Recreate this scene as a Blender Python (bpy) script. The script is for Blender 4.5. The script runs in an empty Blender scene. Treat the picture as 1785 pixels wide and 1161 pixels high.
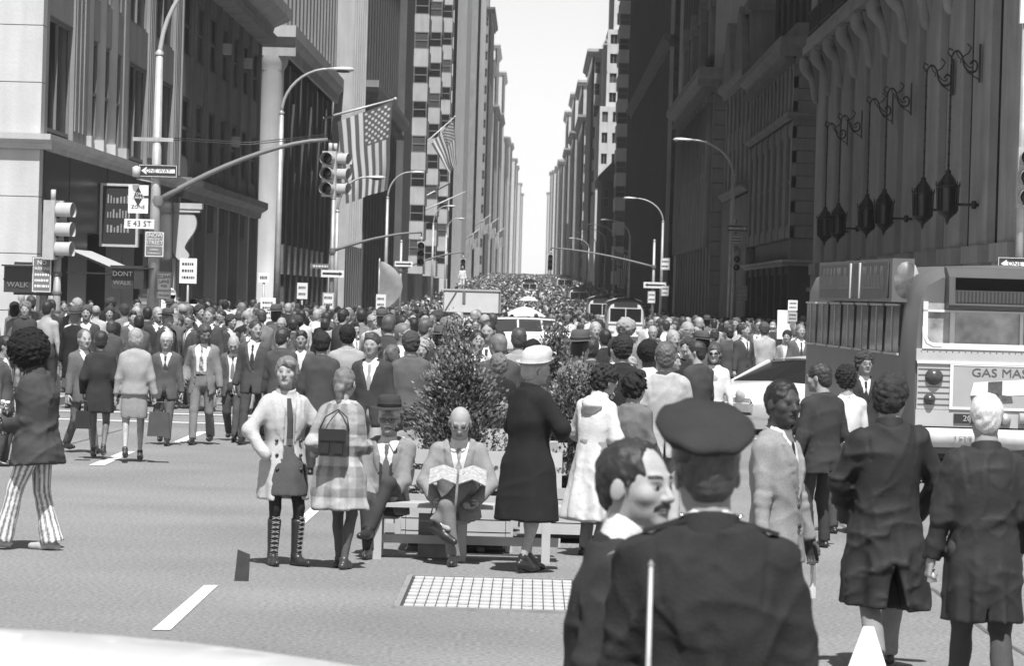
import bpy, math, random
import numpy as np
from mathutils import Matrix, Vector

scene = bpy.context.scene
C = scene.collection
rad = math.radians

# ------------------------------------------------------------------ camera
FPX, CX, CY = 6500.0, 892.5, 580.5          # focal length and centre in photo pixels (1785 wide)
EYE = 2.2
ROLL = rad(1.6)
_vx, _vy = 930 - CX, CY - 514               # where the street axis meets the picture
_ax = _vx*math.cos(ROLL) - _vy*math.sin(ROLL)
_ay = _vx*math.sin(ROLL) + _vy*math.cos(ROLL)
cam_d = bpy.data.cameras.new('camera')
cam = bpy.data.objects.new('camera', cam_d); C.objects.link(cam)
cam_d.sensor_width = 36.0
cam_d.lens = FPX/1785*36.0
cam_d.clip_start = 0.5; cam_d.clip_end = 9000
CR = (Matrix.Rotation(math.atan(_ax/FPX), 3, 'Z') @ Matrix.Rotation(math.pi/2 - math.atan(_ay/FPX), 3, 'X')
      @ Matrix.Rotation(ROLL, 3, 'Z'))
cam.matrix_world = Matrix.Translation((0, 0, EYE)) @ CR.to_4x4()
cam_d.dof.use_dof = True; cam_d.dof.focus_distance = 40.0; cam_d.dof.aperture_fstop = 11
scene.camera = cam

def ray(px, py):
    return CR @ Vector(((px-CX)/FPX, -(py-CY)/FPX, -1.0))
def at(px, py, d):
    r = ray(px, py); t = d/r.y
    return (r.x*t, d, EYE + r.z*t)
def gpt(px, py, z=0.0):
    r = ray(px, py); t = (z-EYE)/r.z
    return (r.x*t, r.y*t, z)
def atX(px, py, X):                          # where a sight line meets a facade plane x = X
    r = ray(px, py); t = X/r.x
    return (X, r.y*t, EYE + r.z*t)

# ------------------------------------------------------------------ sky, sun, exposure
HAZE = 0.00013
SUN_EL, SUN_AZ = rad(61), rad(6.0)           # sun behind the camera, a little to the right
world = bpy.data.worlds.new('World'); scene.world = world; world.use_nodes = True
wn = world.node_tree; wn.nodes.clear()
w_out = wn.nodes.new('ShaderNodeOutputWorld'); w_bg = wn.nodes.new('ShaderNodeBackground')
w_sky = wn.nodes.new('ShaderNodeTexSky'); w_bw = wn.nodes.new('ShaderNodeRGBToBW')
w_sky.sky_type = 'NISHITA'; w_sky.sun_disc = False
w_sky.sun_elevation = SUN_EL; w_sky.sun_rotation = math.pi - SUN_AZ
w_sky.dust_density = 0.2; w_sky.air_density = 1.0; w_sky.ozone_density = 1.0
w_bg.inputs['Strength'].default_value = 0.10
wn.links.new(w_sky.outputs['Color'], w_bw.inputs['Color'])
wn.links.new(w_bw.outputs['Val'], w_bg.inputs['Color'])
wn.links.new(w_bg.outputs['Background'], w_out.inputs['Surface'])
sun_d = bpy.data.lights.new('sun', 'SUN'); sun = bpy.data.objects.new('sun', sun_d); C.objects.link(sun)
sun_d.energy = 5.0; sun_d.angle = rad(0.5); sun_d.color = (1, 1, 1)
_to = Vector((math.sin(SUN_AZ)*math.cos(SUN_EL), -math.cos(SUN_AZ)*math.cos(SUN_EL), math.sin(SUN_EL)))
sun.rotation_euler = _to.to_track_quat('Z', 'Y').to_euler()
sun.location = (0, -20, 60)
vs = scene.view_settings
vs.view_transform = 'Standard'; vs.look = 'None'; vs.gamma = 1.0; vs.exposure = 0.50
vs.use_curve_mapping = False
scene.cycles.max_bounces = 6; scene.cycles.diffuse_bounces = 1; scene.cycles.glossy_bounces = 3
scene.cycles.volume_bounces = 0; scene.cycles.transparent_max_bounces = 8

# ------------------------------------------------------------------ materials (the photograph is black and white: all greys)
MATS = {}
def M(name, g=0.3, rough=0.8, amt=0.15, scale=6.0, bump=0.0, bscale=None, metal=0.0, spec=0.5, attr=False, coat=0.0, fine=0.0, fscale=250.0, obj=False, streak=0.0, strand=0.0):
    if name in MATS: return MATS[name]
    m = bpy.data.materials.new(name); m.use_nodes = True
    nt = m.node_tree; nd = nt.nodes; ln = nt.links
    b = nd['Principled BSDF']
    b.inputs['Roughness'].default_value = rough; b.inputs['Metallic'].default_value = metal
    b.inputs['Specular IOR Level'].default_value = spec
    if coat: b.inputs['Coat Weight'].default_value = coat; b.inputs['Coat Roughness'].default_value = 0.08
    tc = nd.new('ShaderNodeTexCoord')
    def mul(a, bsock):
        n = nd.new('ShaderNodeMath'); n.operation = 'MULTIPLY'
        if isinstance(a, float): n.inputs[0].default_value = a
        else: ln.new(a, n.inputs[0])
        ln.new(bsock, n.inputs[1]); return n.outputs[0]
    def noise(sc, lo, hi, det=4.0, vec=None):
        n = nd.new('ShaderNodeTexNoise'); n.inputs['Scale'].default_value = sc; n.inputs['Detail'].default_value = det
        ln.new(vec or tc.outputs['Object'], n.inputs['Vector'])
        r = nd.new('ShaderNodeMapRange'); r.inputs[1].default_value = 0.25; r.inputs[2].default_value = 0.75
        r.inputs[3].default_value = lo; r.inputs[4].default_value = hi
        ln.new(n.outputs[0], r.inputs[0]); return r.outputs[0], n.outputs[0]
    v = float(g)
    f, raw = noise(scale, 1-amt, 1+amt)
    v = mul(v, f)
    if fine:
        f2, raw2 = noise(fscale, 1-fine, 1+fine, 2.0); v = mul(v, f2)
    if streak:
        mp = nd.new('ShaderNodeMapping'); mp.inputs['Scale'].default_value = (1.0, 1.0, 0.08)
        ln.new(tc.outputs['Object'], mp.inputs['Vector'])
        f3, _ = noise(3.0, 1-streak, 1+streak, 5.0, mp.outputs['Vector']); v = mul(v, f3)
    if attr:
        a = nd.new('ShaderNodeAttribute'); a.attribute_name = 'col'; v = mul(v, a.outputs['Fac'])
    if obj:
        o = nd.new('ShaderNodeObjectInfo'); bw = nd.new('ShaderNodeRGBToBW'); ln.new(o.outputs['Color'], bw.inputs[0]); v = mul(v, bw.outputs[0])
    if strand:
        mp = nd.new('ShaderNodeMapping'); mp.inputs['Scale'].default_value = (1.0, 1.0, 0.10); ln.new(tc.outputs['Object'], mp.inputs['Vector'])
        f4, raw4 = noise(strand, .6, 1.4, 3.0, mp.outputs['Vector']); v = mul(v, f4)
        bp = nd.new('ShaderNodeBump'); bp.inputs['Strength'].default_value = 0.8; bp.inputs['Distance'].default_value = .003
        ln.new(raw4, bp.inputs['Height']); ln.new(bp.outputs['Normal'], b.inputs['Normal'])
    ln.new(v, b.inputs['Base Color'])
    if bump and not strand:
        n = nd.new('ShaderNodeTexNoise'); n.inputs['Scale'].default_value = bscale or scale*4; n.inputs['Detail'].default_value = 5.0
        ln.new(tc.outputs['Object'], n.inputs['Vector'])
        bp = nd.new('ShaderNodeBump'); bp.inputs['Strength'].default_value = 0.6; bp.inputs['Distance'].default_value = bump
        ln.new(n.outputs[0], bp.inputs['Height']); ln.new(bp.outputs['Normal'], b.inputs['Normal'])
    MATS[name] = m
    return m

# ------------------------------------------------------------------ mesh builder
class MB:
    def __init__(s): s.v = []; s.f = []; s.c = []; s.sm = []
    def _add(s, vs, fs, c=1.0, smooth=False):
        n = len(s.v); s.v += [tuple(p) for p in vs]; s.f += [tuple(i+n for i in q) for q in fs]
        s.c += [c]*len(vs); s.sm += [smooth]*len(fs); return s
    def box(s, x0, x1, y0, y1, z0, z1, c=1.0):
        v = [(x0,y0,z0),(x1,y0,z0),(x1,y1,z0),(x0,y1,z0),(x0,y0,z1),(x1,y0,z1),(x1,y1,z1),(x0,y1,z1)]
        f = [(0,3,2,1),(4,5,6,7),(0,1,5,4),(1,2,6,5),(2,3,7,6),(3,0,4,7)]
        return s._add(v, f, c)
    def bar(s, a, b, w, t=None, c=1.0, up=(0,0,1)):
        a = Vector(a); b = Vector(b); d = (b-a).normalized(); t = t or w
        u = d.cross(Vector(up)); u = u.normalized() if u.length > 1e-5 else Vector((1,0,0)); w2 = u.cross(d)
        v = []
        for p in (a, b):
            for i, j in ((-1,-1),(1,-1),(1,1),(-1,1)): v.append(p + u*(i*w/2) + w2*(j*t/2))
        return s._add(v, [(0,1,2,3),(7,6,5,4),(0,4,5,1),(1,5,6,2),(2,6,7,3),(3,7,4,0)], c)
    def tube(s, pts, r, n=10, c=1.0, caps=True):
        pts = [Vector(p) for p in pts]; rs = r if isinstance(r, (list, tuple)) else [r]*len(pts)
        v = []; prev = None
        for i, p in enumerate(pts):
            d = (pts[min(i+1, len(pts)-1)] - pts[max(i-1, 0)]).normalized()
            if prev is None:
                u = d.cross(Vector((0,0,1)));  u = u if u.length > 1e-3 else d.cross(Vector((0,1,0)))
            else: u = prev - d*prev.dot(d)
            u.normalize(); prev = u; w = d.cross(u)
            for k in range(n):
                a = 2*math.pi*k/n; v.append(p + (u*math.cos(a) + w*math.sin(a))*rs[i])
        f = []
        for i in range(len(pts)-1):
            for k in range(n):
                k2 = (k+1) % n; f.append((i*n+k, i*n+k2, (i+1)*n+k2, (i+1)*n+k))
        s._add(v, f, c, True)
        if caps:
            m = len(s.v) - len(v)
            s.f.append(tuple(m+k for k in reversed(range(n)))); s.sm.append(False)
            s.f.append(tuple(m+(len(pts)-1)*n+k for k in range(n))); s.sm.append(False)
        return s
    def lathe(s, prof, n=16, o=(0,0,0), c=1.0, axis='z', sx=1.0, sy=1.0):
        v = []; f = []
        for (r, z) in prof:
            for k in range(n):
                a = 2*math.pi*k/n; x, y = r*math.cos(a)*sx, r*math.sin(a)*sy
                v.append((o[0]+x, o[1]+y, o[2]+z) if axis == 'z' else ((o[0]+x, o[1]+z, o[2]+y) if axis == 'y' else (o[0]+z, o[1]+x, o[2]+y)))
        for i in range(len(prof)-1):
            for k in range(n):
                k2 = (k+1) % n; q = (i*n+k, i*n+k2, (i+1)*n+k2, (i+1)*n+k)
                f.append(q if axis != 'y' else q[::-1])
        return s._add(v, f, c, True)
    def prism(s, poly, y0, y1, c=1.0, axis='y', smooth=False):      # poly in (x,z) extruded along y; axis 'x': poly (y,z); axis 'z': poly (x,y)
        n = len(poly); v = []
        for t in (y0, y1):
            for (a, b) in poly: v.append((a, t, b) if axis == 'y' else ((t, a, b) if axis == 'x' else (a, b, t)))
        f = [tuple(range(n)), tuple(range(2*n-1, n-1, -1))] + [(i, i+n, (i+1) % n+n, (i+1) % n) for i in range(n)]
        return s._add(v, f, c)
    def quad(s, a, b, c_, d, c=1.0): return s._add([a, b, c_, d], [(0,1,2,3)], c)
    def grid(s, pts, c=1.0, smooth=True):                           # pts[i][j]
        n = len(pts); m = len(pts[0]); v = [p for r in pts for p in r]
        return s._add(v, [(i*m+j, i*m+j+1, (i+1)*m+j+1, (i+1)*m+j) for i in range(n-1) for j in range(m-1)], c, smooth)
    def mesh(s, name, mat):
        me = bpy.data.meshes.new(name); me.from_pydata(s.v, [], s.f)
        if any(s.sm): me.polygons.foreach_set('use_smooth', s.sm)
        if any(c != 1.0 for c in s.c) or mat in ATTRM:
            a = me.attributes.new('col', 'FLOAT', 'POINT'); a.data.foreach_set('value', s.c)
        me.materials.append(mat); me.update(); return me
    def build(s, name, mat, parent=None, loc=(0,0,0), rz=0.0):
        return link(name, s.mesh(name, mat), parent, loc, rz)
ATTRM = set()
def link(name, me, parent=None, loc=(0,0,0), rz=0.0):
    o = bpy.data.objects.new(name, me); C.objects.link(o); o.location = loc; o.rotation_euler = (0, 0, rz)
    if parent is not None: o.parent = parent
    return o
def tag(o, label, cat, group=None):
    o['label'] = label; o['category'] = cat
    if group: o['group'] = group
    return o
def thing(name, label, cat, loc=(0,0,0), rz=0.0, group=None):
    return tag(link(name, None, None, loc, rz), label, cat, group)
def struct(o): o['kind'] = 'structure'; return o
def copy_tree(o, parent=None):
    c = o.copy(); C.objects.link(c); c.parent = parent
    for ch in o.children: copy_tree(ch, c)
    return c
def text_mb(txt, size, mat, name='lettering', parent=None, loc=(0,0,0), rot=(math.pi/2,0,0), ext=0.004, align='CENTER', shear=0.0, sx=1.0):
    cu = bpy.data.curves.new('t', 'FONT'); cu.body = txt; cu.size = size; cu.align_x = align; cu.align_y = 'CENTER'
    cu.extrude = ext; cu.shear = shear; cu.resolution_u = 3; cu.space_line = 0.9;
    ob = link(name, cu, parent, loc); ob.rotation_euler = rot; ob.scale = (sx, 1, 1)
    TEXTS.append((ob, mat, name)); return ob
TEXTS = []
def finish_texts():                                                 # turn all lettering into meshes in one go
    dg = bpy.context.evaluated_depsgraph_get()
    ms = [bpy.data.meshes.new_from_object(o.evaluated_get(dg)) for o, m, n in TEXTS]
    for me, (o, m, n) in zip(ms, TEXTS):
        par, l, r, sc = o.parent, o.location.copy(), o.rotation_euler.copy(), o.scale.copy()
        cu = o.data; bpy.data.objects.remove(o); bpy.data.curves.remove(cu)
        if not len(me.polygons): continue
        me.materials.clear(); me.materials.append(m); me.name = n
        q = link(n, me, par, l); q.rotation_euler = r; q.scale = sc
_gd = [-100, 60, 90, 150, 235, 300, 430, 560, 900, 1200, 1800, 3800]; _gv = [0, 0, -.04, -.35, -.85, -.70, .30, 2.2, 5.5, 7.2, 10.0, 19.0]
def gz(d): return float(np.interp(d, _gd, _gv))                     # the avenue dips, then climbs the hill
def chaikin(pts, n=2):
    for _ in range(n):
        q = [pts[0]]
        for a, b in zip(pts[:-1], pts[1:]):
            a = np.array(a); b = np.array(b); q += [tuple(a*.75+b*.25), tuple(a*.25+b*.75)]
        pts = q + [pts[-1]]
    return pts
# ================================================================== PEOPLE: bodies and clothes as smooth solids, meshed on a grid
def nets(D, lo, cell):
    D = D.astype(np.float32); S = D < 0
    nx, ny, nz = D.shape
    cnt = np.zeros((nx-1, ny-1, nz-1), np.int8)
    for a in (0, 1):
        for b in (0, 1):
            for c in (0, 1): cnt += S[a:nx-1+a, b:ny-1+b, c:nz-1+c]
    act = (cnt > 0) & (cnt < 8)
    I, J, K = np.nonzero(act)
    n = len(I)
    if n == 0: return np.zeros((0, 3)), []
    idx = np.full(act.shape, -1, np.int32); idx[I, J, K] = np.arange(n)
    acc = np.zeros((n, 3), np.float32); num = np.zeros(n, np.float32)
    cs = [(a, b, c) for a in (0, 1) for b in (0, 1) for c in (0, 1)]
    val = {q: D[I+q[0], J+q[1], K+q[2]] for q in cs}
    for q in cs:
        for ax in range(3):
            if q[ax]: continue
            r = list(q); r[ax] = 1; r = tuple(r)
            a, b = val[q], val[r]; m = (a < 0) != (b < 0)
            t = np.where(m, a/np.where(m, a-b, 1), 0)
            for k in range(3):
                acc[:, k] += np.where(m, q[k] + (t if k == ax else 0), 0)
            num += m
    V = acc/num[:, None] + np.stack([I, J, K], 1); V = V*cell + np.array(lo, np.float32)
    F = []
    for ax in range(3):
        o1, o2 = (ax+1) % 3, (ax+2) % 3
        sl0 = [slice(None)]*3; sl1 = [slice(None)]*3
        sl0[ax] = slice(0, -1); sl1[ax] = slice(1, None)
        a = S[tuple(sl0)]; b = S[tuple(sl1)]
        ch = a != b
        P = np.array(np.nonzero(ch)).T
        P = P[(P[:, o1] > 0) & (P[:, o2] > 0) & (P[:, o1] < D.shape[o1]-1) & (P[:, o2] < D.shape[o2]-1)]
        if not len(P): continue
        inside = a[P[:, 0], P[:, 1], P[:, 2]]
        def cellid(d1, d2):
            Q = P.copy(); Q[:, o1] -= d1; Q[:, o2] -= d2
            return idx[Q[:, 0], Q[:, 1], Q[:, 2]]
        q = np.stack([cellid(1, 1), cellid(0, 1), cellid(0, 0), cellid(1, 0)], 1)
        q[~inside] = q[~inside][:, ::-1]
        F.append(q)
    F = np.concatenate(F) if F else np.zeros((0, 4), int)
    F = F[(F >= 0).all(1)]
    return V, F

class Fld:
    def __init__(s, lo, hi, cell):
        s.cell = cell; s.lo = np.array(lo, float) - 2*cell
        n = np.ceil((np.array(hi) + 2*cell - s.lo)/cell).astype(int) + 1
        s.ax = [(s.lo[i] + cell*np.arange(n[i])).astype(np.float32) for i in range(3)]
        s.D = np.full(tuple(n), 0.5, np.float32)
    def sub(s, lo, hi, m):
        r = []
        for i in range(3):
            a = int(max(0, math.floor((lo[i]-m-s.lo[i])/s.cell))); b = int(min(len(s.ax[i]), math.ceil((hi[i]+m-s.lo[i])/s.cell)+1))
            if b <= a: return None
            r.append(slice(a, b))
        return tuple(r)
    def pts(s, sl):
        return s.ax[0][sl[0]][:, None, None], s.ax[1][sl[1]][None, :, None], s.ax[2][sl[2]][None, None, :]
    def add(s, prim, k=0.03, op='u'):
        lo, hi, fn = prim
        sl = s.sub(lo, hi, k + 3*s.cell + 0.01)
        if sl is None: return s
        d = fn(*s.pts(sl)); A = s.D[sl]
        if op == 'u':
            if k > 0:
                h = np.clip(0.5 + 0.5*(d-A)/k, 0, 1); s.D[sl] = d*(1-h) + A*h - k*h*(1-h)
            else: s.D[sl] = np.minimum(A, d)
        elif op == 's':
            s.D[sl] = np.maximum(A, -d)
        return s
    def clip(s, n, p, side=1):                      # keep where dot(x-p, n) < 0
        x, y, z = s.pts((slice(None),)*3)
        d = (x-p[0])*n[0] + (y-p[1])*n[1] + (z-p[2])*n[2]
        s.D = np.maximum(s.D, d*side); return s
    def disp(s, fn):
        s.D = s.D + fn(*s.pts((slice(None),)*3)); return s
    def mesh(s): return nets(s.D, s.lo, s.cell)

def rc(a, b, r1, r2, cap=False):
    a = np.array(a, np.float32); b = np.array(b, np.float32); ba = b-a; L2 = float(ba @ ba) + 1e-9; L = math.sqrt(L2); R = max(r1, r2)
    def fn(x, y, z):
        px, py, pz = x-a[0], y-a[1], z-a[2]
        t0 = (px*ba[0] + py*ba[1] + pz*ba[2])/L2; t = np.clip(t0, 0, 1)
        d = np.sqrt((px-t*ba[0])**2 + (py-t*ba[1])**2 + (pz-t*ba[2])**2) - (r1 + (r2-r1)*t)
        if cap: d = np.maximum(d, (t0-1)*L)
        return d
    return np.minimum(a, b)-R, np.maximum(a, b)+R, fn
def ell(c, r, R=None):
    c = np.array(c, np.float32); r = np.array(r, np.float32); m = float(max(r)); R = np.eye(3, dtype=np.float32) if R is None else np.array(R, np.float32)
    def fn(x, y, z):
        q = [x-c[0], y-c[1], z-c[2]]
        l = [(R[0, i]*q[0] + R[1, i]*q[1] + R[2, i]*q[2])/r[i] for i in range(3)]
        k0 = np.sqrt(l[0]**2 + l[1]**2 + l[2]**2); k1 = np.sqrt((l[0]/r[0])**2 + (l[1]/r[1])**2 + (l[2]/r[2])**2) + 1e-6
        return k0*(k0-1)/k1
    return c-m, c+m, fn
def rbox(c, h, rnd=0.01, R=None):
    c = np.array(c, np.float32); h = np.array(h, np.float32)-rnd; m = float(np.linalg.norm(h))+rnd; R = np.eye(3, dtype=np.float32) if R is None else np.array(R, np.float32)
    def fn(x, y, z):
        q = [x-c[0], y-c[1], z-c[2]]
        l = [np.abs(R[0, i]*q[0] + R[1, i]*q[1] + R[2, i]*q[2]) - h[i] for i in range(3)]
        o = np.sqrt(np.maximum(l[0], 0)**2 + np.maximum(l[1], 0)**2 + np.maximum(l[2], 0)**2)
        return o + np.minimum(np.maximum(np.maximum(l[0], l[1]), l[2]), 0) - rnd
    return c-m, c+m, fn
def loft(o, R, zs, rx, ry, cx=0, cy=0, p=2.3, fold=None):
    """stack of super-ellipses along the frame's z"""
    o = np.array(o, np.float32); R = np.array(R, np.float32); zs = np.array(zs, float)
    f = lambda a: np.array(a, float) if np.ndim(a) else np.full(len(zs), float(a))
    rx, ry, cx, cy = f(rx), f(ry), f(cx), f(cy); m = float(max(rx.max()+abs(cx).max(), ry.max()+abs(cy).max()))
    ends = np.array([o + R[:, 2]*zs[0], o + R[:, 2]*zs[-1]])
    # finer table with smooth interpolation
    zt = np.linspace(zs[0], zs[-1], 60)
    def smooth(a):
        v = np.interp(zt, zs, a)
        for _ in range(3): v[1:-1] = 0.25*v[:-2] + 0.5*v[1:-1] + 0.25*v[2:]
        return v
    rxt, ryt, cxt, cyt = smooth(rx), smooth(ry), smooth(cx), smooth(cy)
    def fn(x, y, z):
        q = [x-o[0], y-o[1], z-o[2]]
        lx, ly, lz = [R[0, i]*q[0] + R[1, i]*q[1] + R[2, i]*q[2] for i in range(3)]
        t = np.clip((lz-zs[0])/(zs[-1]-zs[0])*59, 0, 59)
        i0 = np.minimum(t.astype(np.int32), 58); w = (t-i0).astype(np.float32)
        g = lambda T: (T[i0]*(1-w) + T[i0+1]*w).astype(np.float32)
        a, b = g(rxt), g(ryt); ux = lx-g(cxt); uy = ly-g(cyt)
        if fold is not None: 
            fo = fold(np.arctan2(uy, ux), lz); a = a+fo; b = b+fo
        k = (np.abs(ux/a)**p + np.abs(uy/b)**p + 1e-9)**(1/p)
        d = (k-1)*np.sqrt(ux*ux+uy*uy)/np.maximum(k, 1e-3)
        d = np.where(k < 0.3, -0.5*np.minimum(a, b), d)
        return np.maximum(d, np.maximum(zs[0]-lz, lz-zs[-1]))
    return ends.min(0)-m, ends.max(0)+m, fn

def rotm(rx=0, ry=0, rz=0):
    return np.array((Matrix.Rotation(rz, 3, 'Z') @ Matrix.Rotation(rx, 3, 'X') @ Matrix.Rotation(ry, 3, 'Y')), np.float32)
def wrinkle(seed, amp, f=14.0, zf=1.0, n=6):
    r = np.random.RandomState(seed); ks = r.normal(0, 1, (n, 3))*f*np.array([1, 1, zf]); ph = r.uniform(0, 6.28, n)
    ks = ks.astype(np.float32)
    def fn(x, y, z):
        s = 0
        for i in range(n):
            w = np.sin(ks[i, 0]*x + ks[i, 1]*y + ks[i, 2]*z + ph[i]); s = s + w*np.abs(w)
        return (amp/2.2*s*math.sqrt(6/n)).astype(np.float32)
    return fn
def ridges(seed, amp, f=9.0, zf=1.6, n=5):
    """crumple lines of uneven spacing and direction, strong in some places, absent in others"""
    r = np.random.RandomState(seed); fq = f*r.uniform(.45, 1.5, (n, 1)); ks = (r.normal(0, 1, (n, 3))*fq*np.array([.8, .8, zf])).astype(np.float32); ws = (r.normal(0, 1, (n, 3))*f*.55).astype(np.float32); w2 = (r.normal(0, 1, (n, 3))*f*1.3).astype(np.float32); ph = r.uniform(0, 6.28, (n, 4))
    def fn(x, y, z):
        s = 0
        for i in range(n):
            w = np.sin(ws[i, 0]*x + ws[i, 1]*y + ws[i, 2]*z + ph[i, 0]); v = np.sin(w2[i, 0]*x + w2[i, 1]*y + w2[i, 2]*z + ph[i, 3]); a = ks[i, 0]*x + ks[i, 1]*y + ks[i, 2]*z + ph[i, 1] + 2.6*w + .7*v
            m = np.clip(.15+1.1*np.sin(ws[i, 1]*.9*x + ws[i, 2]*.9*y + ws[i, 0]*.9*z + ph[i, 2]), 0, 1.25)
            s = s + m*(1-np.abs(np.sin(a*.5)))**3
        return (-amp/1.3*s + amp*.35).astype(np.float32)
    return fn
def ik(a, b, l1, l2, pole):
    a = np.array(a, float); b = np.array(b, float); d = b-a; L = np.linalg.norm(d); L = min(max(L, 1e-4), (l1+l2)*0.999)
    u = d/np.linalg.norm(d); x = (l1*l1 - l2*l2 + L*L)/(2*L); h = math.sqrt(max(l1*l1-x*x, 0))
    p = np.array(pole, float); p = p - u*(p @ u); p = p/(np.linalg.norm(p)+1e-9)
    return a + u*x + p*h, a + u*L

CLOTH = M('cloth', 1.0, 0.92, 0.14, 9.0, bump=0.004, bscale=90, attr=True, obj=True, fine=0.2, fscale=230, spec=0.2)
TWEED = M('tweed_cloth', 1.0, 0.95, 0.08, 14.0, bump=0.004, bscale=160, attr=True, obj=True, fine=0.26, fscale=190, spec=0.15)
SHEEN = M('raincoat_cloth', 1.0, 0.74, 0.14, 7.0, bump=0.004, bscale=45, attr=True, obj=True, fine=0.12, fscale=200, spec=0.3)
SKIN = M('skin', .70, 0.6, 0.10, 30.0, bump=0.0015, bscale=220, attr=True, spec=0.3, fine=.14, fscale=260)
HAIR = M('hair', 1.0, .5, .15, 12.0, attr=True, obj=True, spec=.45, strand=260.0)
CURL = M('curly_hair', 1.0, .8, .2, 30.0, attr=True, obj=True, spec=.2, fine=.6, fscale=150, bump=.010, bscale=150)
LEATH = M('leather', 1.0, 0.35, 0.1, 20.0, attr=True, obj=True, spec=0.5)
for _m in (CLOTH, TWEED, SHEEN, SKIN, HAIR, CURL, LEATH): ATTRM.add(_m)

def mk(name, VF, mat, col, parent=None, label=None):
    V, F = VF
    me = bpy.data.meshes.new(name); n = len(V)
    F = np.asarray(F)
    me.vertices.add(n); me.vertices.foreach_set('co', np.asarray(V, np.float32).ravel())
    if len(F):
        me.loops.add(len(F)*4); me.loops.foreach_set('vertex_index', F.astype(np.int32).ravel())
        me.polygons.add(len(F)); me.polygons.foreach_set('loop_start', np.arange(0, 4*len(F), 4, dtype=np.int32))
        me.polygons.foreach_set('loop_total', np.full(len(F), 4, np.int32))
        me.polygons.foreach_set('use_smooth', np.ones(len(F), bool))
    me.update(calc_edges=True); me.validate()
    a = me.attributes.new('col', 'FLOAT', 'POINT')
    c = col(V) if callable(col) else np.full(n, col)
    a.data.foreach_set('value', np.asarray(c, np.float32))
    me.materials.append(mat)
    o = link(name, me, parent)
    if label: o['label'] = label
    return o
def join(parts):
    Vs, Fs, n = [], [], 0
    for V, F in parts:
        if len(V) == 0 or len(F) == 0: continue
        Vs.append(V); Fs.append(np.asarray(F)+n); n += len(V)
    return np.concatenate(Vs), np.concatenate(Fs)
def fldbox(prims, cell, m=0.02):
    lo = np.min([p[0] for p in prims], 0)-m; hi = np.max([p[1] for p in prims], 0)+m
    return Fld(lo, hi, cell)

def head_field(Hc, Hr, sc, cell, p):
    """head + neck in head frame, y forward"""
    fem = p.get('fem', False)
    jw = 0.9 if fem else 1.0
    T = lambda c: Hc + Hr @ (np.array(c)*sc)
    S = lambda r: np.array(r)*sc
    pr = [(ell(T((0, -.018, .030)), S((.076, .097, .088)), Hr), .03),
          (ell(T((0, .018, -.020)), S((.066, .076, .088)), Hr), .03),
          (ell(T((0, .030, -.068)), S((.053*jw, .055, .042)), Hr), .03),
          (rc(T((-.010, .076, -.096)), T((.010, .076, -.096)), .015*sc*jw, .015*sc*jw), .02),
          (rc(T((-.034, .079, .022)), T((.034, .079, .022)), .012*sc, .012*sc), .015),
          (rc(T((0, .088, .008)), T((0, .108, -.028)), .008*sc, .0125*sc), .012),
          (rc(T((-.011, .098, -.032)), T((.011, .098, -.032)), .0085*sc, .0085*sc), .008),
          (ell(T((.045, .058, -.022)), S((.022, .024, .022)), Hr), .02),
          (ell(T((-.045, .058, -.022)), S((.022, .024, .022)), Hr), .02)]
    for s in (-1, 1):
        pr.append((ell(T((s*.080, -.008, -.008)), S((.008, .021, .033)), Hr @ rotm(rx=-.2, rz=s*.35)), .006))
    f = fldbox([q[0] for q in pr] + [rc(T((0, -.03, -.05)), T((0, -.055, -.20)), .07*sc, .07*sc)], cell)
    for q, k in pr: f.add(q, k*sc)
    if cell < 0.009:
        for s in (-1, 1):
            f.add(ell(T((s*.031, .099, .000)), S((.019, .014, .011)), Hr), 0, 's')
            f.add(ell(T((s*.030, .076, -.001)), S((.014, .013, .0115)), Hr), .002)
        f.add(ell(T((0, .088, -.057)), S((.026, .011, .0055)), Hr), .006)
        f.add(ell(T((0, .086, -.067)), S((.021, .011, .0062)), Hr), .006)
        f.add(rbox(T((0, .102, -.0625)), S((.024, .012, .0011)), .0008, Hr), 0, 's')
    nb = p['_neckbase']
    f.add(rc(T((0, -.022, -.055)), nb, .056*sc*(.85 if fem else 1.0), .064*sc*(.85 if fem else 1.0)), .03)
    V, F = f.mesh()
    return V, F
def head_col(Hc, Hr, sc, p, skin):
    def fn(V):
        L = (V-Hc) @ Hr/sc; x, y, z = L[:, 0], L[:, 1], L[:, 2]; ax = np.abs(x)
        c = np.full(len(V), skin)
        front = y > .05; BL = 0 if p.get('hcell', .01) < .005 else .45
        lips = front & (ax < .025) & (z < -.052) & (z > -.074) & (y > .078)
        c[lips] *= .62
        if not p.get('nobrow'):
            brow = front & (ax > .014) & (ax < .050) & (np.abs(z-.0245-.004*np.sin((ax-.012)*70)) < .0055)
            c[brow] = np.minimum(c[brow], (p.get('haircol', .05)*1.3+.02)*(1-BL)+skin*BL)
        eye = front & (ax > .018) & (ax < .044) & (np.abs(z) < .009) & (y > .068)
        c[eye] = skin*(.75 if BL == 0 else .55)  # eye area below skin tone, socket shade put into the colour
        iris = front & (((ax-.031)**2 + (z+.001)**2) < .0075**2) & (y > .07)
        c[iris] = .02 if BL == 0 else skin*.22
        if p.get('stubble'):
            st = (z < -.035) & (y > .02); c[st] *= .82
        return c
    return fn

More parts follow.
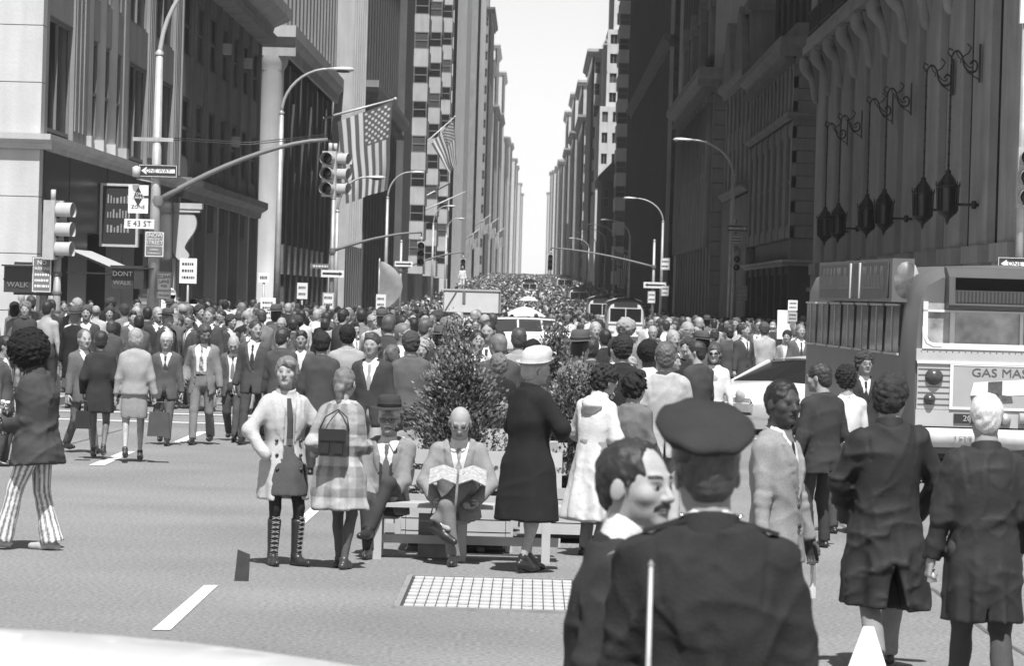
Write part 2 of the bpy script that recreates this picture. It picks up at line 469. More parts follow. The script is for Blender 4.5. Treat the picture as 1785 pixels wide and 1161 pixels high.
def hair_field(Hc, Hr, sc, cell, p):
    st = p.get('hair', 'short'); seed = p.get('seed', 1)
    T = lambda c: Hc + Hr @ (np.array(c)*sc)
    S = lambda r: np.array(r)*sc
    amp, fr = .004, 60
    add, cut = [], []
    if st in ('short', 'bushy', 'curly', 'neat', 'combed'):
        g = {'short': .010, 'neat': .008, 'combed': .012, 'bushy': .024, 'curly': .028}[st]; amp, fr = {'bushy': (.006, 95), 'curly': (.010, 80)}.get(st, (.003, 90))
        add = [(ell(T((0, -.022, .034)), S((.076+g, .097+g, .088+g)), Hr), .02)]
        if st != 'neat': add.append((ell(T((0, -.060, -.03)), S((.068+g*.6, .056+g*.5, .070)), Hr), .02))
        else: add.append((ell(T((0, -.06, -.02)), S((.066, .056, .06)), Hr), .02))
        cut = [ell(T((0, .085, -.028)), S((.074, .075, .082)), Hr), rbox(T((0, .10, -.12)), S((.2, .112, .12)), .01, Hr),
               rbox(T((0, 0, -.20)), S((.2, .2, .105)), .01, Hr)]
        if st == 'combed': add.append((ell(T((.01, .055, .105)), S((.055, .04, .028)), Hr), .02))
        if p.get('sideburn'): add += [(ell(T((s*.077, .022, -.02)), S((.008, .016, .035)), Hr), .005) for s in (-1, 1)]
        
    elif st == 'bald':
        add = [(ell(T((0, -.030, -.005)), S((.084, .094, .058)), Hr), .02)]
        cut = [ell(T((0, .070, .03)), S((.09, .09, .11)), Hr), ell(T((0, -.01, .09)), S((.066, .08, .075)), Hr), rbox(T((0, 0, -.19)), S((.2, .2, .105)), .01, Hr)]
    elif st == 'bob':
        amp = .005
        add = [(ell(T((0, -.018, .034)), S((.090, .108, .098)), Hr), .02), (ell(T((0, -.035, -.035)), S((.092, .085, .085)), Hr), .03)]
        cut = [ell(T((.012, .095, -.045)), S((.062, .085, .098)), Hr), rbox(T((0, 0, -.24)), S((.25, .25, .125)), .01, Hr)]
        if p.get('bang'): add.append((ell(T((-.03, .075, .065)), S((.055, .030, .04)), Hr), .015))
    elif st == 'long':
        amp = .007
        add = [(ell(T((0, -.018, .034)), S((.088, .108, .098)), Hr), .02), (ell(T((0, -.045, -.08)), S((.092, .075, .15)), Hr), .03)]
        cut = [ell(T((0, .095, -.045)), S((.058, .085, .105)), Hr)]
    elif st == 'bun':
        amp = .003
        add = [(ell(T((0, -.020, .034)), S((.084, .104, .096)), Hr), .02), (ell(T((0, -.045, -.01)), S((.080, .075, .075)), Hr), .02),
               (ell(T((0, -.115, -.055)), S((.045, .035, .035)), Hr), .012)]
        cut = [ell(T((0, .095, -.045)), S((.066, .085, .098)), Hr)]
        if p.get('tail'): add.append((rc(T((0, -.115, -.07)), T((0, -.10, -.22)), .032*sc, .012*sc), .01))
    elif st == 'afro':
        amp = .008; fr = 90; a = p.get('afro', .075)
        add = [(ell(T((0, -.030, .045)), S((.076+a, .086+a, .080+a)), Hr), .02)]
        cut = [ell(T((0, .125, -.045)), S((.075, .085, .10)), Hr)]
    elif st == 'none': return None
    f = fldbox([q[0] for q in add], cell, .03)
    for q, k in add: f.add(q, k*sc)
    for q in cut: f.add(q, 0, 's')
    if st in ('short', 'neat', 'combed', 'bushy', 'curly'):
        nrm = Hr @ np.array([0, .90, .36]); f.clip(nrm, T(tuple(np.array([0, .90, .36])*((.068 if p.get('recede') else .086) + (.012 if st in ('curly', 'bushy', 'combed') else 0))/.94)))
    f.disp(wrinkle(seed+77, amp, fr, n=14))
    return f.mesh()

def hand_field(wr, dirv, palm, cell, kind='relaxed', side=1, sc=1.0):
    """wrist, direction of fingers, palm normal; five fingers, thumb on the inner side"""
    d = np.array(dirv, float); d /= np.linalg.norm(d); n = np.array(palm, float); n = n - d*(n @ d); n /= np.linalg.norm(n)+1e-9
    t = np.cross(d, n)*side                                  # thumb side
    if cell > .011:
        prs = [(rc(wr-d*.03, wr+d*.05*sc, .026*sc, .030*sc), .01), (rc(wr+d*.06*sc, wr+d*.145*sc+n*.03*sc, .027*sc, .016*sc), .02), (rc(wr+d*.02*sc+t*.02*sc, wr+d*.08*sc+t*.05*sc+n*.01*sc, .014*sc, .011*sc), .01)]
        f = fldbox([q[0] for q in prs], cell)
        for q, k in prs: f.add(q, k)
        return f.mesh()
    prs = [(rc(wr-d*.04, wr+d*.02*sc, .024*sc, .026*sc), .01)]
    for i, o in enumerate((-.028, -.010, .009, .027)): prs.append((rc(wr+d*.015*sc+t*o*.6*sc, wr+d*.085*sc+t*o*sc, .014*sc, .0115*sc), .012))
    curl = {'relaxed': (.25, .75, .6), 'fist': (1.35, 1.5, 1.0), 'grip': (1.0, 1.2, .9), 'flat': (.05, .15, .1), 'hold': (.6, .8, .5)}[kind]
    lens = (.070, .084, .090, .080)
    for i, o in enumerate((-.028, -.010, .009, .027)):
        pnt = wr + d*.088*sc + t*o*sc; a = 0
        for j, (fr, rr) in enumerate(((.45, .0098), (.32, .0088), (.23, .0078))):
            a += curl[j]; q = pnt + (d*math.cos(a) + n*math.sin(a))*lens[i]*fr*sc
            prs.append((rc(pnt, q, rr*sc, (rr-.0008)*sc), .003)); pnt = q
    th = wr + d*.022*sc + t*.022*sc; t1 = th + (d*.6 + t*.62 + n*.5)*.042*sc; t2 = t1 + (d*.85 + t*.2 + n*.5)*.030*sc; t3 = t2 + (d*.9 - t*.05 + n*.45)*.024*sc
    prs += [(rc(th, t1, .015*sc, .0125*sc), .010), (rc(t1, t2, .012*sc, .0105*sc), .004), (rc(t2, t3, .0105*sc, .009*sc), .003)]
    f = fldbox([q[0] for q in prs], cell)
    for q, k in prs: f.add(q, k)
    return f.mesh()

def person(name='person', label='', group=None, loc=(0, 0, 0), yaw=0.0, **p):
    """local frame: y forward, x to the person's right, z up, feet on z = 0"""
    h = p.get('h', 1.76); k = h/1.76; fem = p.get('fem', False); fat = p.get('fat', 1.0); cell = p.get('cell', .016); rng = random.Random(p.get('seed', 1)); seed = p.get('seed', 1)
    sit = p.get('sit'); hipz = (.46 if sit else .925)*k - p.get('crouch', 0.0) + (0.035 if p.get('heels') else 0)
    lean, side, twist = p.get('lean', 0.0), p.get('side', 0.0), p.get('twist', 0.0)
    P = np.array([0, 0, hipz]); Tr = rotm(rx=-lean, ry=side, rz=twist)
    G = lambda x, y, z: P + Tr @ (np.array([x, y, z])*k)
    sw = (.146 if fem else .166)*p.get('broad', 1.0); hw = .088
    sh = {s: G(s*sw, -.005 + p.get('hunch', 0), .458) for s in (-1, 1)}
    nb = G(0, -.005, .53); p['_neckbase'] = nb
    # head
    hy, hp, hr_ = p.get('head', (0, 0, 0))
    Hr = Tr @ rotm(rx=lean*.7) @ rotm(rx=-hp, ry=hr_, rz=hy); hs = p.get('hs', 1.07)*(k*.35+.65)*(.96 if fem else 1.0)
    Hc = nb + (Tr @ np.array([0, .022, .072+p.get('neck', 0)]))*k + Hr @ np.array([0, .022, .108])*hs
    # legs
    hips, knees, ank, footyaw = {}, {}, {}, {}
    fd = p.get('feet', {-1: (-.10, .02, 0, 0), 1: (.10, -.02, 0, 0)})
    heel = .045 if p.get('heels') else 0.0
    for s in (-1, 1):
        hips[s] = P + np.array([s*hw*k, 0, -.01])
        x, y, lift, fy = fd[s]; footyaw[s] = fy
        tgt = np.array([x*k, y*k, .085*k + lift + heel]); 
        pole = p.get('knee', {}).get(s, (s*.12, 1, .15 if sit else 0)); knees[s], ank[s] = ik(hips[s], tgt, .43*k, .415*k, pole)
    # arms
    el, wr = {}, {}
    hd = p.get('hands', {})
    for s in (-1, 1):
        t = hd.get(s, (s*.27, .05, -.10)); tgt = G(*t); pole = p.get('elbow', {}).get(s, (s*.35, -1, -.25))
        el[s], wr[s] = ik(sh[s], tgt, .295*k, .255*k, Tr @ np.array(pole))
    lift = lambda v: v + min(.2*v, .02)
    skin = p.get('skin', .42); jk = p.get('top', 'suit'); jc = lift(p.get('jc', .06)); pc = lift(p.get('pc', p.get('jc', .06))); off = .016*fat
    wm = p.get('mat', CLOTH); fa = fat
    # ---------------- body (skin), one mesh
    bc = max(cell*1.25, .014)
    tors = loft(P, Tr, np.array([-.14, -.08, 0, .12, .28, .40, .48, .55])*k, np.array([.10, .15, .160 if not fem else .172, .138 if not fem else .122, .158 if not fem else .140, .165 if not fem else .142, .14, .06])*k*fa,
                np.array([.08, .105, .112, .098, .112, .110 if not fem else .125, .085, .055])*k*fa)
    bp = [(tors, .04)]; lg = .7 if p.get('legs', 'trousers') == 'trousers' else 1
    for s in (-1, 1):
        bp += [(rc(nb, sh[s], .048*k, .048*k), .04), (rc(sh[s], el[s], .047*k*fa, .038*k), .03), (rc(el[s], wr[s], .038*k, .026*k), .015),
               (rc(hips[s], knees[s], .078*k*fa*lg, .052*k*lg), .03*lg), (rc(knees[s], ank[s], .050*k*lg, .034*k), .015)]
        if lg == 1: cm = knees[s]*.68 + ank[s]*.32; bk = np.array([0, -.016, 0]); bp.append((ell(cm+bk, (.043*k, .046*k, .10*k)), .02))
        fv = np.array([math.sin(-footyaw[s]), math.cos(footyaw[s]), 0])
        bp.append((rc(ank[s]+np.array([0, 0, -.02]), ank[s]+fv*.12*k+np.array([0, 0, -.055*k-heel]), .032*k, .026*k), .02))
    fb = fldbox([q[0] for q in bp], bc)
    for q, kk in bp: fb.add(q, kk)
    parts = [fb.mesh()]; nbody = len(parts[0][0])
    hc = min(cell, p.get('hcell', cell*.5)); hv = head_field(Hc, Hr, hs, hc, p); parts.append(hv)
    for s in (-1, 1):
        if p.get('pocket', {}).get(s): continue
        d = p.get('handdir', {}).get(s); d = (wr[s]-el[s]) if d is None else Tr @ np.array(d, float)
        pn = Tr @ np.array(p.get('palm', {}).get(s, (-s, .15, 0)), float)
        parts.append(hand_field(wr[s], d, pn, min(cell*.42, .016), p.get('grip', {}).get(s, 'relaxed'), side=(1 if s > 0 else -1), sc=k*(.9 if fem else 1.0)))
    V, F = join(parts)
    stock = p.get('stocking')
    hcf = head_col(Hc, Hr, hs, p, skin)
    def bcol(V):
        c = np.full(len(V), skin); c[nbody:nbody+len(hv[0])] = hcf(V[nbody:nbody+len(hv[0])])
        if stock is not None: m = (np.arange(len(V)) < nbody) & (V[:, 2] < hipz-.05); c[m] = stock
        return c
    root = mk(name, (V, F), SKIN, bcol)
    tag(root, label, p.get('cat', 'person'), group)
    root.location = loc; root.rotation_euler = (0, 0, yaw)
    def part(nm, f, mat, col, lab=None): return mk(nm, f.mesh(), mat, col, root, lab)
    # ---------------- hair
    if p.get('hair') != 'none':
        hf = hair_field(Hc, Hr, hs, max(hc, .006), p)
        if hf is not None and len(hf[1]): mk('hair', hf, CURL if p.get('hair') in ('afro', 'curly', 'bushy') else HAIR, p.get('haircol', .03), root)
    # ---------------- trousers / shoes
    if p.get('legs', 'trousers') == 'trousers':
        fl = p.get('flare', 0.0); tp = []
        pel = loft(P, np.eye(3), np.array([-.12, -.06, .02, .10, .16])*k, np.array([.13, .165, .168, .150, .145])*k*fa+.008, np.array([.09, .118, .118, .108, .105])*k*fa+.008)
        tp.append((pel, .03))
        for s in (-1, 1):
            a2 = ank[s] + (ank[s]-knees[s])/np.linalg.norm(ank[s]-knees[s])*.02
            tp += [(rc(hips[s], knees[s], .090*k*fa, .070*k), .03), (rc(knees[s], a2, .066*k, (.058+fl)*k, True), .02)]
        ft = fldbox([q[0] for q in tp], cell)
        for q, kk in tp: ft.add(q, kk)
        ft.disp(wrinkle(seed+5, .0045, 16, .8)); 
        ft.disp(ridges(seed+9, .006, 15, 1.0))
        stripes = p.get('stripes')
        def tcol(V):
            c = np.full(len(V), pc)
            if stripes:
                best = np.full(len(V), 9.); ang = np.zeros(len(V))
                for s in (-1, 1):
                    for a, b in ((hips[s], knees[s]), (knees[s], ank[s])):
                        ba = b-a; t = np.clip((V-a) @ ba/(ba @ ba), 0, 1); dv = V-(a+t[:, None]*ba); dd = np.linalg.norm(dv, axis=1); m = dd < best
                        best[m] = dd[m]; ang[m] = np.arctan2(dv[m, 1], dv[m, 0])
                st = np.sin(ang*stripes); c = np.where(st > .1, pc, np.where(st < -.55, pc*.22, pc*.5))
            return c
        part('trousers', ft, p.get('pmat', CLOTH), tcol)
        if p.get('belt'):
            bl = loft(P, np.eye(3), np.array([.085, .115])*k, .162*k*fa+.008, .118*k*fa+.008); f = fldbox([bl], max(cell*.7, .01)); f.add(bl, 0); part('belt', f, LEATH, .02)
    for s in (-1, 1):
        fv = np.array([math.sin(-footyaw[s]), math.cos(footyaw[s]), 0]); pitch = p.get('footpitch', {}).get(s, 0.0)
        A = ank[s]; hl = np.array([A[0], A[1], A[2]-.055*k]) - fv*.045*k; toe = hl + fv*.235*k*(.92 if fem else 1); toe[2] -= heel + pitch; 
        boot = p.get('boots')
        sp = [(rc(hl, toe*.55+hl*.45, .034*k, .040*k), .02), (rc(toe*.55+hl*.45, toe, .040*k, .028*k), .02), (rc(A+fv*.0, A+fv*.06*k-np.array([0, 0, .045*k]), .042*k, .034*k), .02)]
        if boot: sp.append((rc(A, knees[s]*.78+A*.22, .044*k, .060*k, True), .02))
        f = fldbox([q[0] for q in sp], min(cell, .014))
        for q, kk in sp: f.add(q, kk)
        up = np.array([0, 0, 1.0])
        if abs(pitch) < .02 and heel == 0 and fd[s][2] < .02: f.clip((0, 0, -1), (0, 0, .002))
        if heel:
            f.add(rc(hl-np.array([0, 0, .02]), np.array([hl[0], hl[1], .008+fd[s][2]]), .018, .010), .006)
        o = part('boot' if boot else 'shoe', f, LEATH, p.get('shoecol', .025))
        if boot and p.get('laces'):
            lb = MB(); ax = (knees[s]*.78+A*.22)
            for i in range(9):
                t = i/8; c0 = A + (ax-A)*t; r = .046*k + (.062-.046)*k*t; ww = .030
                lft = np.array([fv[1], -fv[0], 0])
                lb.bar(tuple(c0+fv*r-lft*ww+np.array([0, 0, .0])), tuple(c0+fv*r+lft*ww+np.array([0, 0, .018])), .006, .006, .30)
                lb.bar(tuple(c0+fv*r-lft*ww+np.array([0, 0, .018])), tuple(c0+fv*r+lft*ww), .006, .006, .30)
            lb.build('boot_lace', LEATH, o)
    # ---------------- shirt + tie
    vneck = p.get('v', .20)                       # button height in torso frame for jackets
    if p.get('shirt') is not None and jk in ('suit', 'coat', 'jacket', 'open', 'shirt'):
        so = .006
        shirt = loft(P, Tr, np.array([-.02, .10, .26, .40, .48, .55])*k, np.array([.155, .142, .158, .165, .14, .068])*k*fa+so, np.array([.112, .106, .114, .112, .09, .066])*k*fa+so)
        col = loft(nb+Tr @ np.array([0, .008, 0])*k, Tr @ rotm(rx=-.30), np.array([-.02, .055+p.get('scol', 0)])*k, (.070+p.get('scol', 0)*.35)*k, (.070+p.get('scol', 0)*.35)*k)
        prs = [(shirt, .03), (col, .012)]
        if jk == 'shirt':
            for s in (-1, 1): prs += [(rc(nb, sh[s], .055*k, .056*k), .04), (rc(sh[s], el[s], .060*k, .052*k), .03), (rc(el[s], wr[s], .050*k, .040*k, True), .02)]
        f = fldbox([q[0] for q in prs], min(cell, .012) if cell < .02 else cell)
        for q, kk in prs: f.add(q, kk)
        if jk == 'shirt': f.disp(wrinkle(seed+3, .005, 18, .9))
        if p.get('tuckin'): f.clip((0, 0, -1), (0, 0, hipz+.10*k))
        part('shirt', f, CLOTH if jk != 'shirt' else wm, p['shirt'])
        if p.get('tie') is not None:
            tb = MB(); pts = []
            for z, w in ((.50, .016), (.475, .020), (.46, .015), (.30, .030), (.14, .036), (.10, .004)):
                y = np.interp(z, [-.02, .10, .26, .40, .48, .55], np.array([.112, .106, .114, .112, .092, .074])*fa)+.016
                pts.append([tuple(G(-w, y-.006, z)), tuple(G(0, y, z)), tuple(G(w, y-.006, z))])
            n0 = 24; tc = p['tie']
            zz = [.50, .475, .46, .30, .14, .10]
            P2 = []
            for i in range(n0+1):
                t = i/n0*(len(pts)-1); i0 = min(int(t), len(pts)-2); w = t-i0
                P2.append([tuple(np.array(pts[i0][j])*(1-w)+np.array(pts[i0+1][j])*w) for j in range(3)])
            tb.grid(P2); cs = []
            for i in range(n0+1):
                for j in range(3): cs.append(tc if not p.get('tiestripe') else (p['tiestripe'] if ((i+j) // 2) % 2 else tc))
            tb.c = cs
            tb.build('necktie', CLOTH, root)
    # ---------------- upper garment
    if jk in ('suit', 'coat', 'jacket', 'open', 'sweater', 'dress', 'tunic'):
        hem = p.get('hem', -.20)                   # torso frame z of hem (standing) 
        fr = p.get('flarec', 1.0)
        wv = p.get('waist', .95 if not fem else .86)
        zs = [min(hem, -.10)-.0, -.06, .02, .13, .28, .40, .475, .545]
        lowx = (.185*fr, .152*fr)
        if hem < -.45: lowx = (.215*fr, .175*fr)
        rx = np.array([lowx[0], .178*max(fr*.95, 1), .172, .158*wv/.95, .168, .172, .145, .085])*k*fa*p.get('broad', 1.0)**.5 + off
        ry = np.array([lowx[1], .142*max(fr*.95, 1), .130, .118, .128 if not fem else .138, .125, .098, .082])*k*fa + off
        nf = p.get('nfold', 7); fa_ = p.get('fold', .004 if hem > -.3 else .010)
        ph = rng.uniform(0, 6)
        fold = lambda a, z: (fa_*np.sin(nf*a+ph+2*z)*np.clip((.05*k-z)/(.35*k), 0, 1.3) + fa_*.6*np.sin((nf*2-3)*a+ph*2)*np.clip((.02*k-z)/(.5*k), 0, 1)).astype(np.float32)
        frame = Tr
        body = loft(P, Tr, np.array(zs)*k, rx, ry, fold=fold, p=2.4)
        prs = [(body, .03)]
        sl = p.get('sleeve', 1.0)
        for s in (-1, 1):
            prs.append((rc(G(s*.035, -.012, .522), sh[s]+Tr @ np.array([0, 0, .004]), .046*k+off*.4, .050*k+off*.4), .06))
            if p.get('noarms'): continue
            prs.append((rc(sh[s], el[s], (.058*k+off*.6)*sl, (.050*k+off*.6)*sl), .045))
            w2 = wr[s] + (wr[s]-el[s])*.02
            pk_ = bool(p.get('pocket', {}).get(s)); prs.append((rc(el[s], w2, (.053*k+off*.5)*sl, (.042*k+off*.5)*sl, not pk_), .045 if pk_ else .022))
        f = fldbox([q[0] for q in prs], cell)
        for q, kk in prs: f.add(q, kk*(.8 if 0 else 1))
        wa = p.get('wr', .005)
        f.disp(wrinkle(seed, wa, 11, .8)); f.disp(ridges(seed+21, wa*p.get('ridge', 1.5), 8, 1.5)); f.disp(ridges(seed+33, wa*p.get('ridge', 1.5)*.6, 17, 1.2)) if cell < .018 else 0
        # elbow creases run round the sleeve
        for s in (-1, 1):
            e = el[s]; ud = (wr[s]-sh[s]); ud /= np.linalg.norm(ud)+1e-9
            sl_ = f.sub(e-.11, e+.11, 0)
            if sl_ is not None:
                x, y, z = f.pts(sl_); t = (x-e[0])*ud[0] + (y-e[1])*ud[1] + (z-e[2])*ud[2]
                r2 = (x-e[0])**2 + (y-e[1])**2 + (z-e[2])**2
                f.D[sl_] += (p.get('crease', .0032)*np.sin(t*115 + 2.0*np.sin(25*(x+y)+seed))*np.exp(-r2/.006)).astype(np.float32)
        # openings, in torso frame
        x, y, z = f.pts((slice(None),)*3); q = [x-P[0], y-P[1], z-P[2]]
        lx, ly, lz = [(Tr[0, i]*q[0] + Tr[1, i]*q[1] + Tr[2, i]*q[2])/k for i in range(3)]
        if p.get('hemcut') is not None: f.D = np.maximum(f.D, p['hemcut']-lz)
        if jk in ('suit', 'coat', 'open') and p.get('shirt') is not None:
            top = .56; ww = p.get('vw', .085)
            vx = ww*np.clip((lz-vneck)/(.50-vneck), -1, 1.3)
            if jk == 'open': vx = np.maximum(vx, p.get('openw', .05) + .06*np.clip(-(lz-.05)/.3, 0, 2))
            lap = (np.abs(lx)-vx); lw = p.get('lapel', .055)*np.clip((lz-vneck)/.12, 0, 1)
            isl = (ly > .02) & (lap > 0) & (lap < lw) & (lz < .50) & (lz > vneck)
            f.D = f.D - np.where(isl, .009, 0).astype(np.float32)
            m = np.minimum(vx-np.abs(lx), ly-.015)
            m = np.minimum(m, .07+ly)
            f.D = np.maximum(f.D, m*k)
            if jk in ('suit',):
                cutx = .16*np.clip((vneck-.10-lz), 0, 1)**1.3*1.6 - .004
                m2 = np.minimum(cutx-np.abs(lx), ly-.03); f.D = np.maximum(f.D, m2*k)
            elif jk == 'coat':
                m2 = np.minimum(.004-np.abs(lx+.02), ly-.03); f.D = np.maximum(f.D, np.minimum(m2*k, .02))
        if p.get('vent'):
            vz, vw2 = p['vent']; m2 = np.minimum(np.clip((vz-lz), -1, 1)*vw2-np.abs(lx-p.get('ventx', 0)), -ly-.05); f.D = np.maximum(f.D, m2*k)
        if cell < .018:                                 # seams: centre back and round the armholes
            f.D = f.D + np.where(ly < -.03, .0045*np.exp(-(lx/.008)**2), 0).astype(np.float32)
            for s in (-1, 1):
                c0 = (np.array(sh[s])-P) @ Tr/k; f.D = f.D + (.004*np.exp(-((np.abs(lx)-abs(c0[0])+.035-(lz-c0[2])*.12)/.008)**2)*((lz > c0[2]-.12) & (lz < c0[2]+.09))).astype(np.float32)
        # neck hole
        f.add(rc(nb-Tr @ np.array([0, 0, .03]), nb+Tr @ np.array([0, .03, .2]), .066*k, .085*k), 0, 's')
        cf = p.get('jcol')
        def jcolf(V):
            c = np.full(len(V), jc)
            if cf is not None:
                L = (V-P) @ Tr/k; c = cf(L, V)
            return c
        nm = {'suit': 'jacket', 'coat': 'coat', 'jacket': 'jacket', 'open': 'jacket', 'sweater': 'sweater', 'dress': 'dress', 'tunic': 'dress'}[jk]
        jo = part(nm, f, wm, jcolf)
        # collar: a thin standing ring round the neck, open in front
        if p.get('collar', 1):
            cr = loft(nb+Tr @ np.array([0, -.002, -.005])*k, Tr @ rotm(rx=-.25), np.array([-.025, .045*p.get('collar', 1)])*k, np.array([.100, .082])*k, np.array([.092, .082])*k, p=2)
            ci = loft(nb+Tr @ np.array([0, -.002, -.005])*k, Tr @ rotm(rx=-.25), np.array([-.05, .08])*k, np.array([.082, .062])*k, np.array([.074, .060])*k, p=2)
            f = fldbox([cr], min(cell, .0075)); f.add(cr, 0); f.add(ci, 0, 's')
            if p.get('shirt') is not None or jk == 'coat':
                f.add(rbox(nb+Tr @ np.array([0, .11, 0])*k, (.06*k, .08*k, .2*k), .005, Tr), 0, 's')
            if f.D.min() < 0: part('collar', f, wm, p.get('collarc', jc))
        if p.get('buttons'):
            b = MB(); 
            for (bx, bz) in p['buttons']:
                yy = np.interp(bz, zs, ry)/k
                rr = np.interp(bz, zs, rx)/k; yy = yy*(1-abs(bx/rr)**2.4)**(1/2.4)
                c0 = G(bx, yy+.012, bz); b.lathe([(0, -.006), (.014, -.006), (.014, .004), (0, .005)], 8, tuple(c0), .03, axis='y')
            b.build('button', LEATH, jo)
        if p.get('cuffshirt') is not None:
            for s in (-1, 1):
                if p.get('pocket', {}).get(s): continue
                u = (wr[s]-el[s]); u /= np.linalg.norm(u); c_ = rc(wr[s]-u*.03, wr[s]+u*.022, .034*k, .034*k, True); f = fldbox([c_], .008); f.add(c_, 0); part('shirt_cuff', f, CLOTH, p['cuffshirt'])
    # ---------------- skirt
    if p.get('skirt'):
        hemz, top, col, flr = p['skirt']          # world hem height and top, in metres at h=1.76
        n = 6; zt = np.linspace(hemz*k, top*k, n)
        t = np.linspace(0, 1, n)
        rx = (.165+.03*flr+(.135-.165-.03*flr)*np.clip((t-.45)/.55, 0, 1)**1.5)*k*fa+.012; ry = (.130+.03*flr+(.105-.13-.03*flr)*np.clip((t-.45)/.55, 0, 1)**1.5)*k*fa+.012
        kc = (knees[-1]+knees[1])/2
        cy = np.linspace(kc[1]*.7, P[1], n)
        ph = rng.uniform(0, 6)
        fo = lambda a, z: (.007*np.sin(6*a+ph)*np.clip((top*k-z)/(.5*k), 0, 1)).astype(np.float32)
        l = loft((0, 0, 0), np.eye(3), zt, rx, ry, P[0], cy, fold=fo); f = fldbox([l], cell); f.add(l, 0)
        for s in (-1, 1): f.add(rc(hips[s], knees[s], .080*k, .060*k), .03)
        f.clip((0, 0, -1), (0, 0, hemz*k)); f.disp(wrinkle(seed+4, .004, 15))
        sc = p.get('skirtcol')
        mk('skirt', f.mesh(), p.get('skmat', wm), (lambda V: sc(V)) if sc else col, root)
    # ---------------- glasses, hats
    T = lambda c: Hc + Hr @ (np.array(c)*hs)
    if p.get('glasses'):
        b = MB(); dark = p['glasses'] == 'dark'
        for s in (-1, 1):
            pts = [tuple(T((s*(.033+.023*math.cos(a)), .107-.012*abs(math.cos(a))*(1 if math.cos(a) > 0 else 0), -.001+.018*math.sin(a)))) for a in np.linspace(0, 2*math.pi, 13)]
            b.tube(pts, .0024, 5, .02, False); b.bar(T((s*.056, .093, .004)), T((s*.083, -.01, .006)), .004, .005, .02)
            if dark: b._add([pts[i] for i in range(12)], [tuple(range(12))], .01)
        b.bar(T((-.010, .110, .002)), T((.010, .110, .002)), .004, .004, .02)
        b.build('glasses', LEATH, root)
    hat = p.get('hat')
    if hat == 'fedora':
        b = MB(); hc_ = p.get('hatc', .05)
        b.lathe([(.155, .0), (.152, .006), (.10, .004), (.094, .012), (.092, .06), (.082, .098), (.055, .108), (.0, .098)], 28, (0, 0, 0), hc_, sy=1.2)
        b.v = [tuple(T((x, y*1.0-.012 , z+.084-.10*max(y, 0)*abs(y)*3+.35*x*x+y*.06))) for x, y, z in b.v]
        ho = b.build('hat', CLOTH, root); b2 = MB(); b2.lathe([(.0965, .012), (.0955, .034)], 28, (0, 0, 0), hc_*.4, sy=1.2)
        b2.v = [tuple(T((x, y-.012, z+.084+y*.06))) for x, y, z in b2.v]; b2.build('hat_band', CLOTH, ho)
    elif hat == 'cap':       # police cap: band, wide soft flat crown, visor
        b = MB(); b.lathe([(.0885, .0), (.090, .03), (.102, .05), (.126, .075), (.133, .088), (.126, .100), (.09, .110), (.04, .114), (.0, .115)], 40, (0, 0, 0), .032, sy=1.14)
        def capw(x, y, z, tilt=.06):
            a = math.atan2(y, x); rr = math.hypot(x, y); z2 = z + (.004*math.cos(8*a)*(rr/.14)**3 if z > .07 else 0) + (.056*(y/.14) if z > .06 else 0)
            return tuple(T((x, y-.012, z2+.040+y*tilt)))
        b.v = [capw(*q) for q in b.v]; co = b.build('cap_crown', CLOTH, root)
        b = MB(); b.lathe([(.0900, -.004), (.0925, .004), (.0925, .030), (.0905, .034)], 40, (0, 0, 0), .012, sy=1.14); b.v = [capw(*q) for q in b.v]; b.build('cap_band', LEATH, co)
        b = MB(); G2 = []
        for i in range(13):
            a = math.pi*(.12+.76*i/12); G2.append([capw(.092*math.cos(a), .092*1.14*math.sin(a), .004), capw(.098*math.cos(a), (.092*1.14+.055*math.sin(a)**.7)*math.sin(a), -.018)])
        b.grid(G2, .012); b.build('cap_visor', LEATH, co)
    elif hat == 'cloche':
        b = MB(); hc_ = p.get('hatc', .6)
        b.lathe([(.135, .018), (.138, .024), (.110, -.006), (.104, .004), (.110, .045), (.106, .09), (.085, .120), (.045, .134), (.0, .136)], 32, (0, 0, 0), hc_, sy=1.12)
        b.v = [tuple(T((x, y-.022, z+.045-y*-.22+(.035*(y/.13)**2 if y > 0 and math.hypot(x, y/1.12) > .11 else 0)))) for x, y, z in b.v]
        b.build('hat', CLOTH, root)
    elif hat == 'flat':
        b = MB(); b.lathe([(.098, .0), (.104, .025), (.095, .06), (.06, .078), (0, .082)], 24, (0, 0, 0), p.get('hatc', .4), sy=1.2); b.v = [tuple(T((x, y-.012, z+.06))) for x, y, z in b.v]; b.build('hat', CLOTH, root)
    root['_k'] = k
    PINFO[root.name] = dict(T=T, G=G, wr=wr, el=el, sh=sh, knees=knees, ank=ank, P=P, Hr=Hr, Hc=Hc, k=k, Tr=Tr, hs=hs)
    del root['_k']
    return root
PINFO = {}
# ================================================================== SETTING
ORD = ['nearest', 'second', 'third', 'fourth', 'fifth', 'sixth', 'seventh', 'eighth', 'ninth', 'tenth', 'eleventh', 'last']
XF = 12.6                                   # building line, metres from the street axis
KERB = 8.4
random.seed(7)
asphalt = M('asphalt', .205, .92, .18, .35, fine=.42, fscale=30, spec=.15)
walkm = M('sidewalk_concrete', .30, .9, .12, 1.5, fine=.15, fscale=60)
kerbm = M('kerb_stone', .36, .85, .12, 3, bump=.004, bscale=30)
paint = M('road_paint', .72, .8, .10, 5, fine=.15, fscale=60)
ds = [-60, 0, 60, 90, 120, 150, 190, 235, 270, 300, 350, 400, 430, 480, 520, 560, 650, 750, 900, 1200, 1500, 1750, 2400, 3000, 3600]
def strip(name, x0, x1, z, mat, kind=True):
    b = MB(); b.grid([[(x0, d, gz(d)+z), (x1, d, gz(d)+z)] for d in ds], smooth=True); b.f = [q[::-1] for q in b.f]
    o = b.build(name, mat); return struct(o) if kind else o
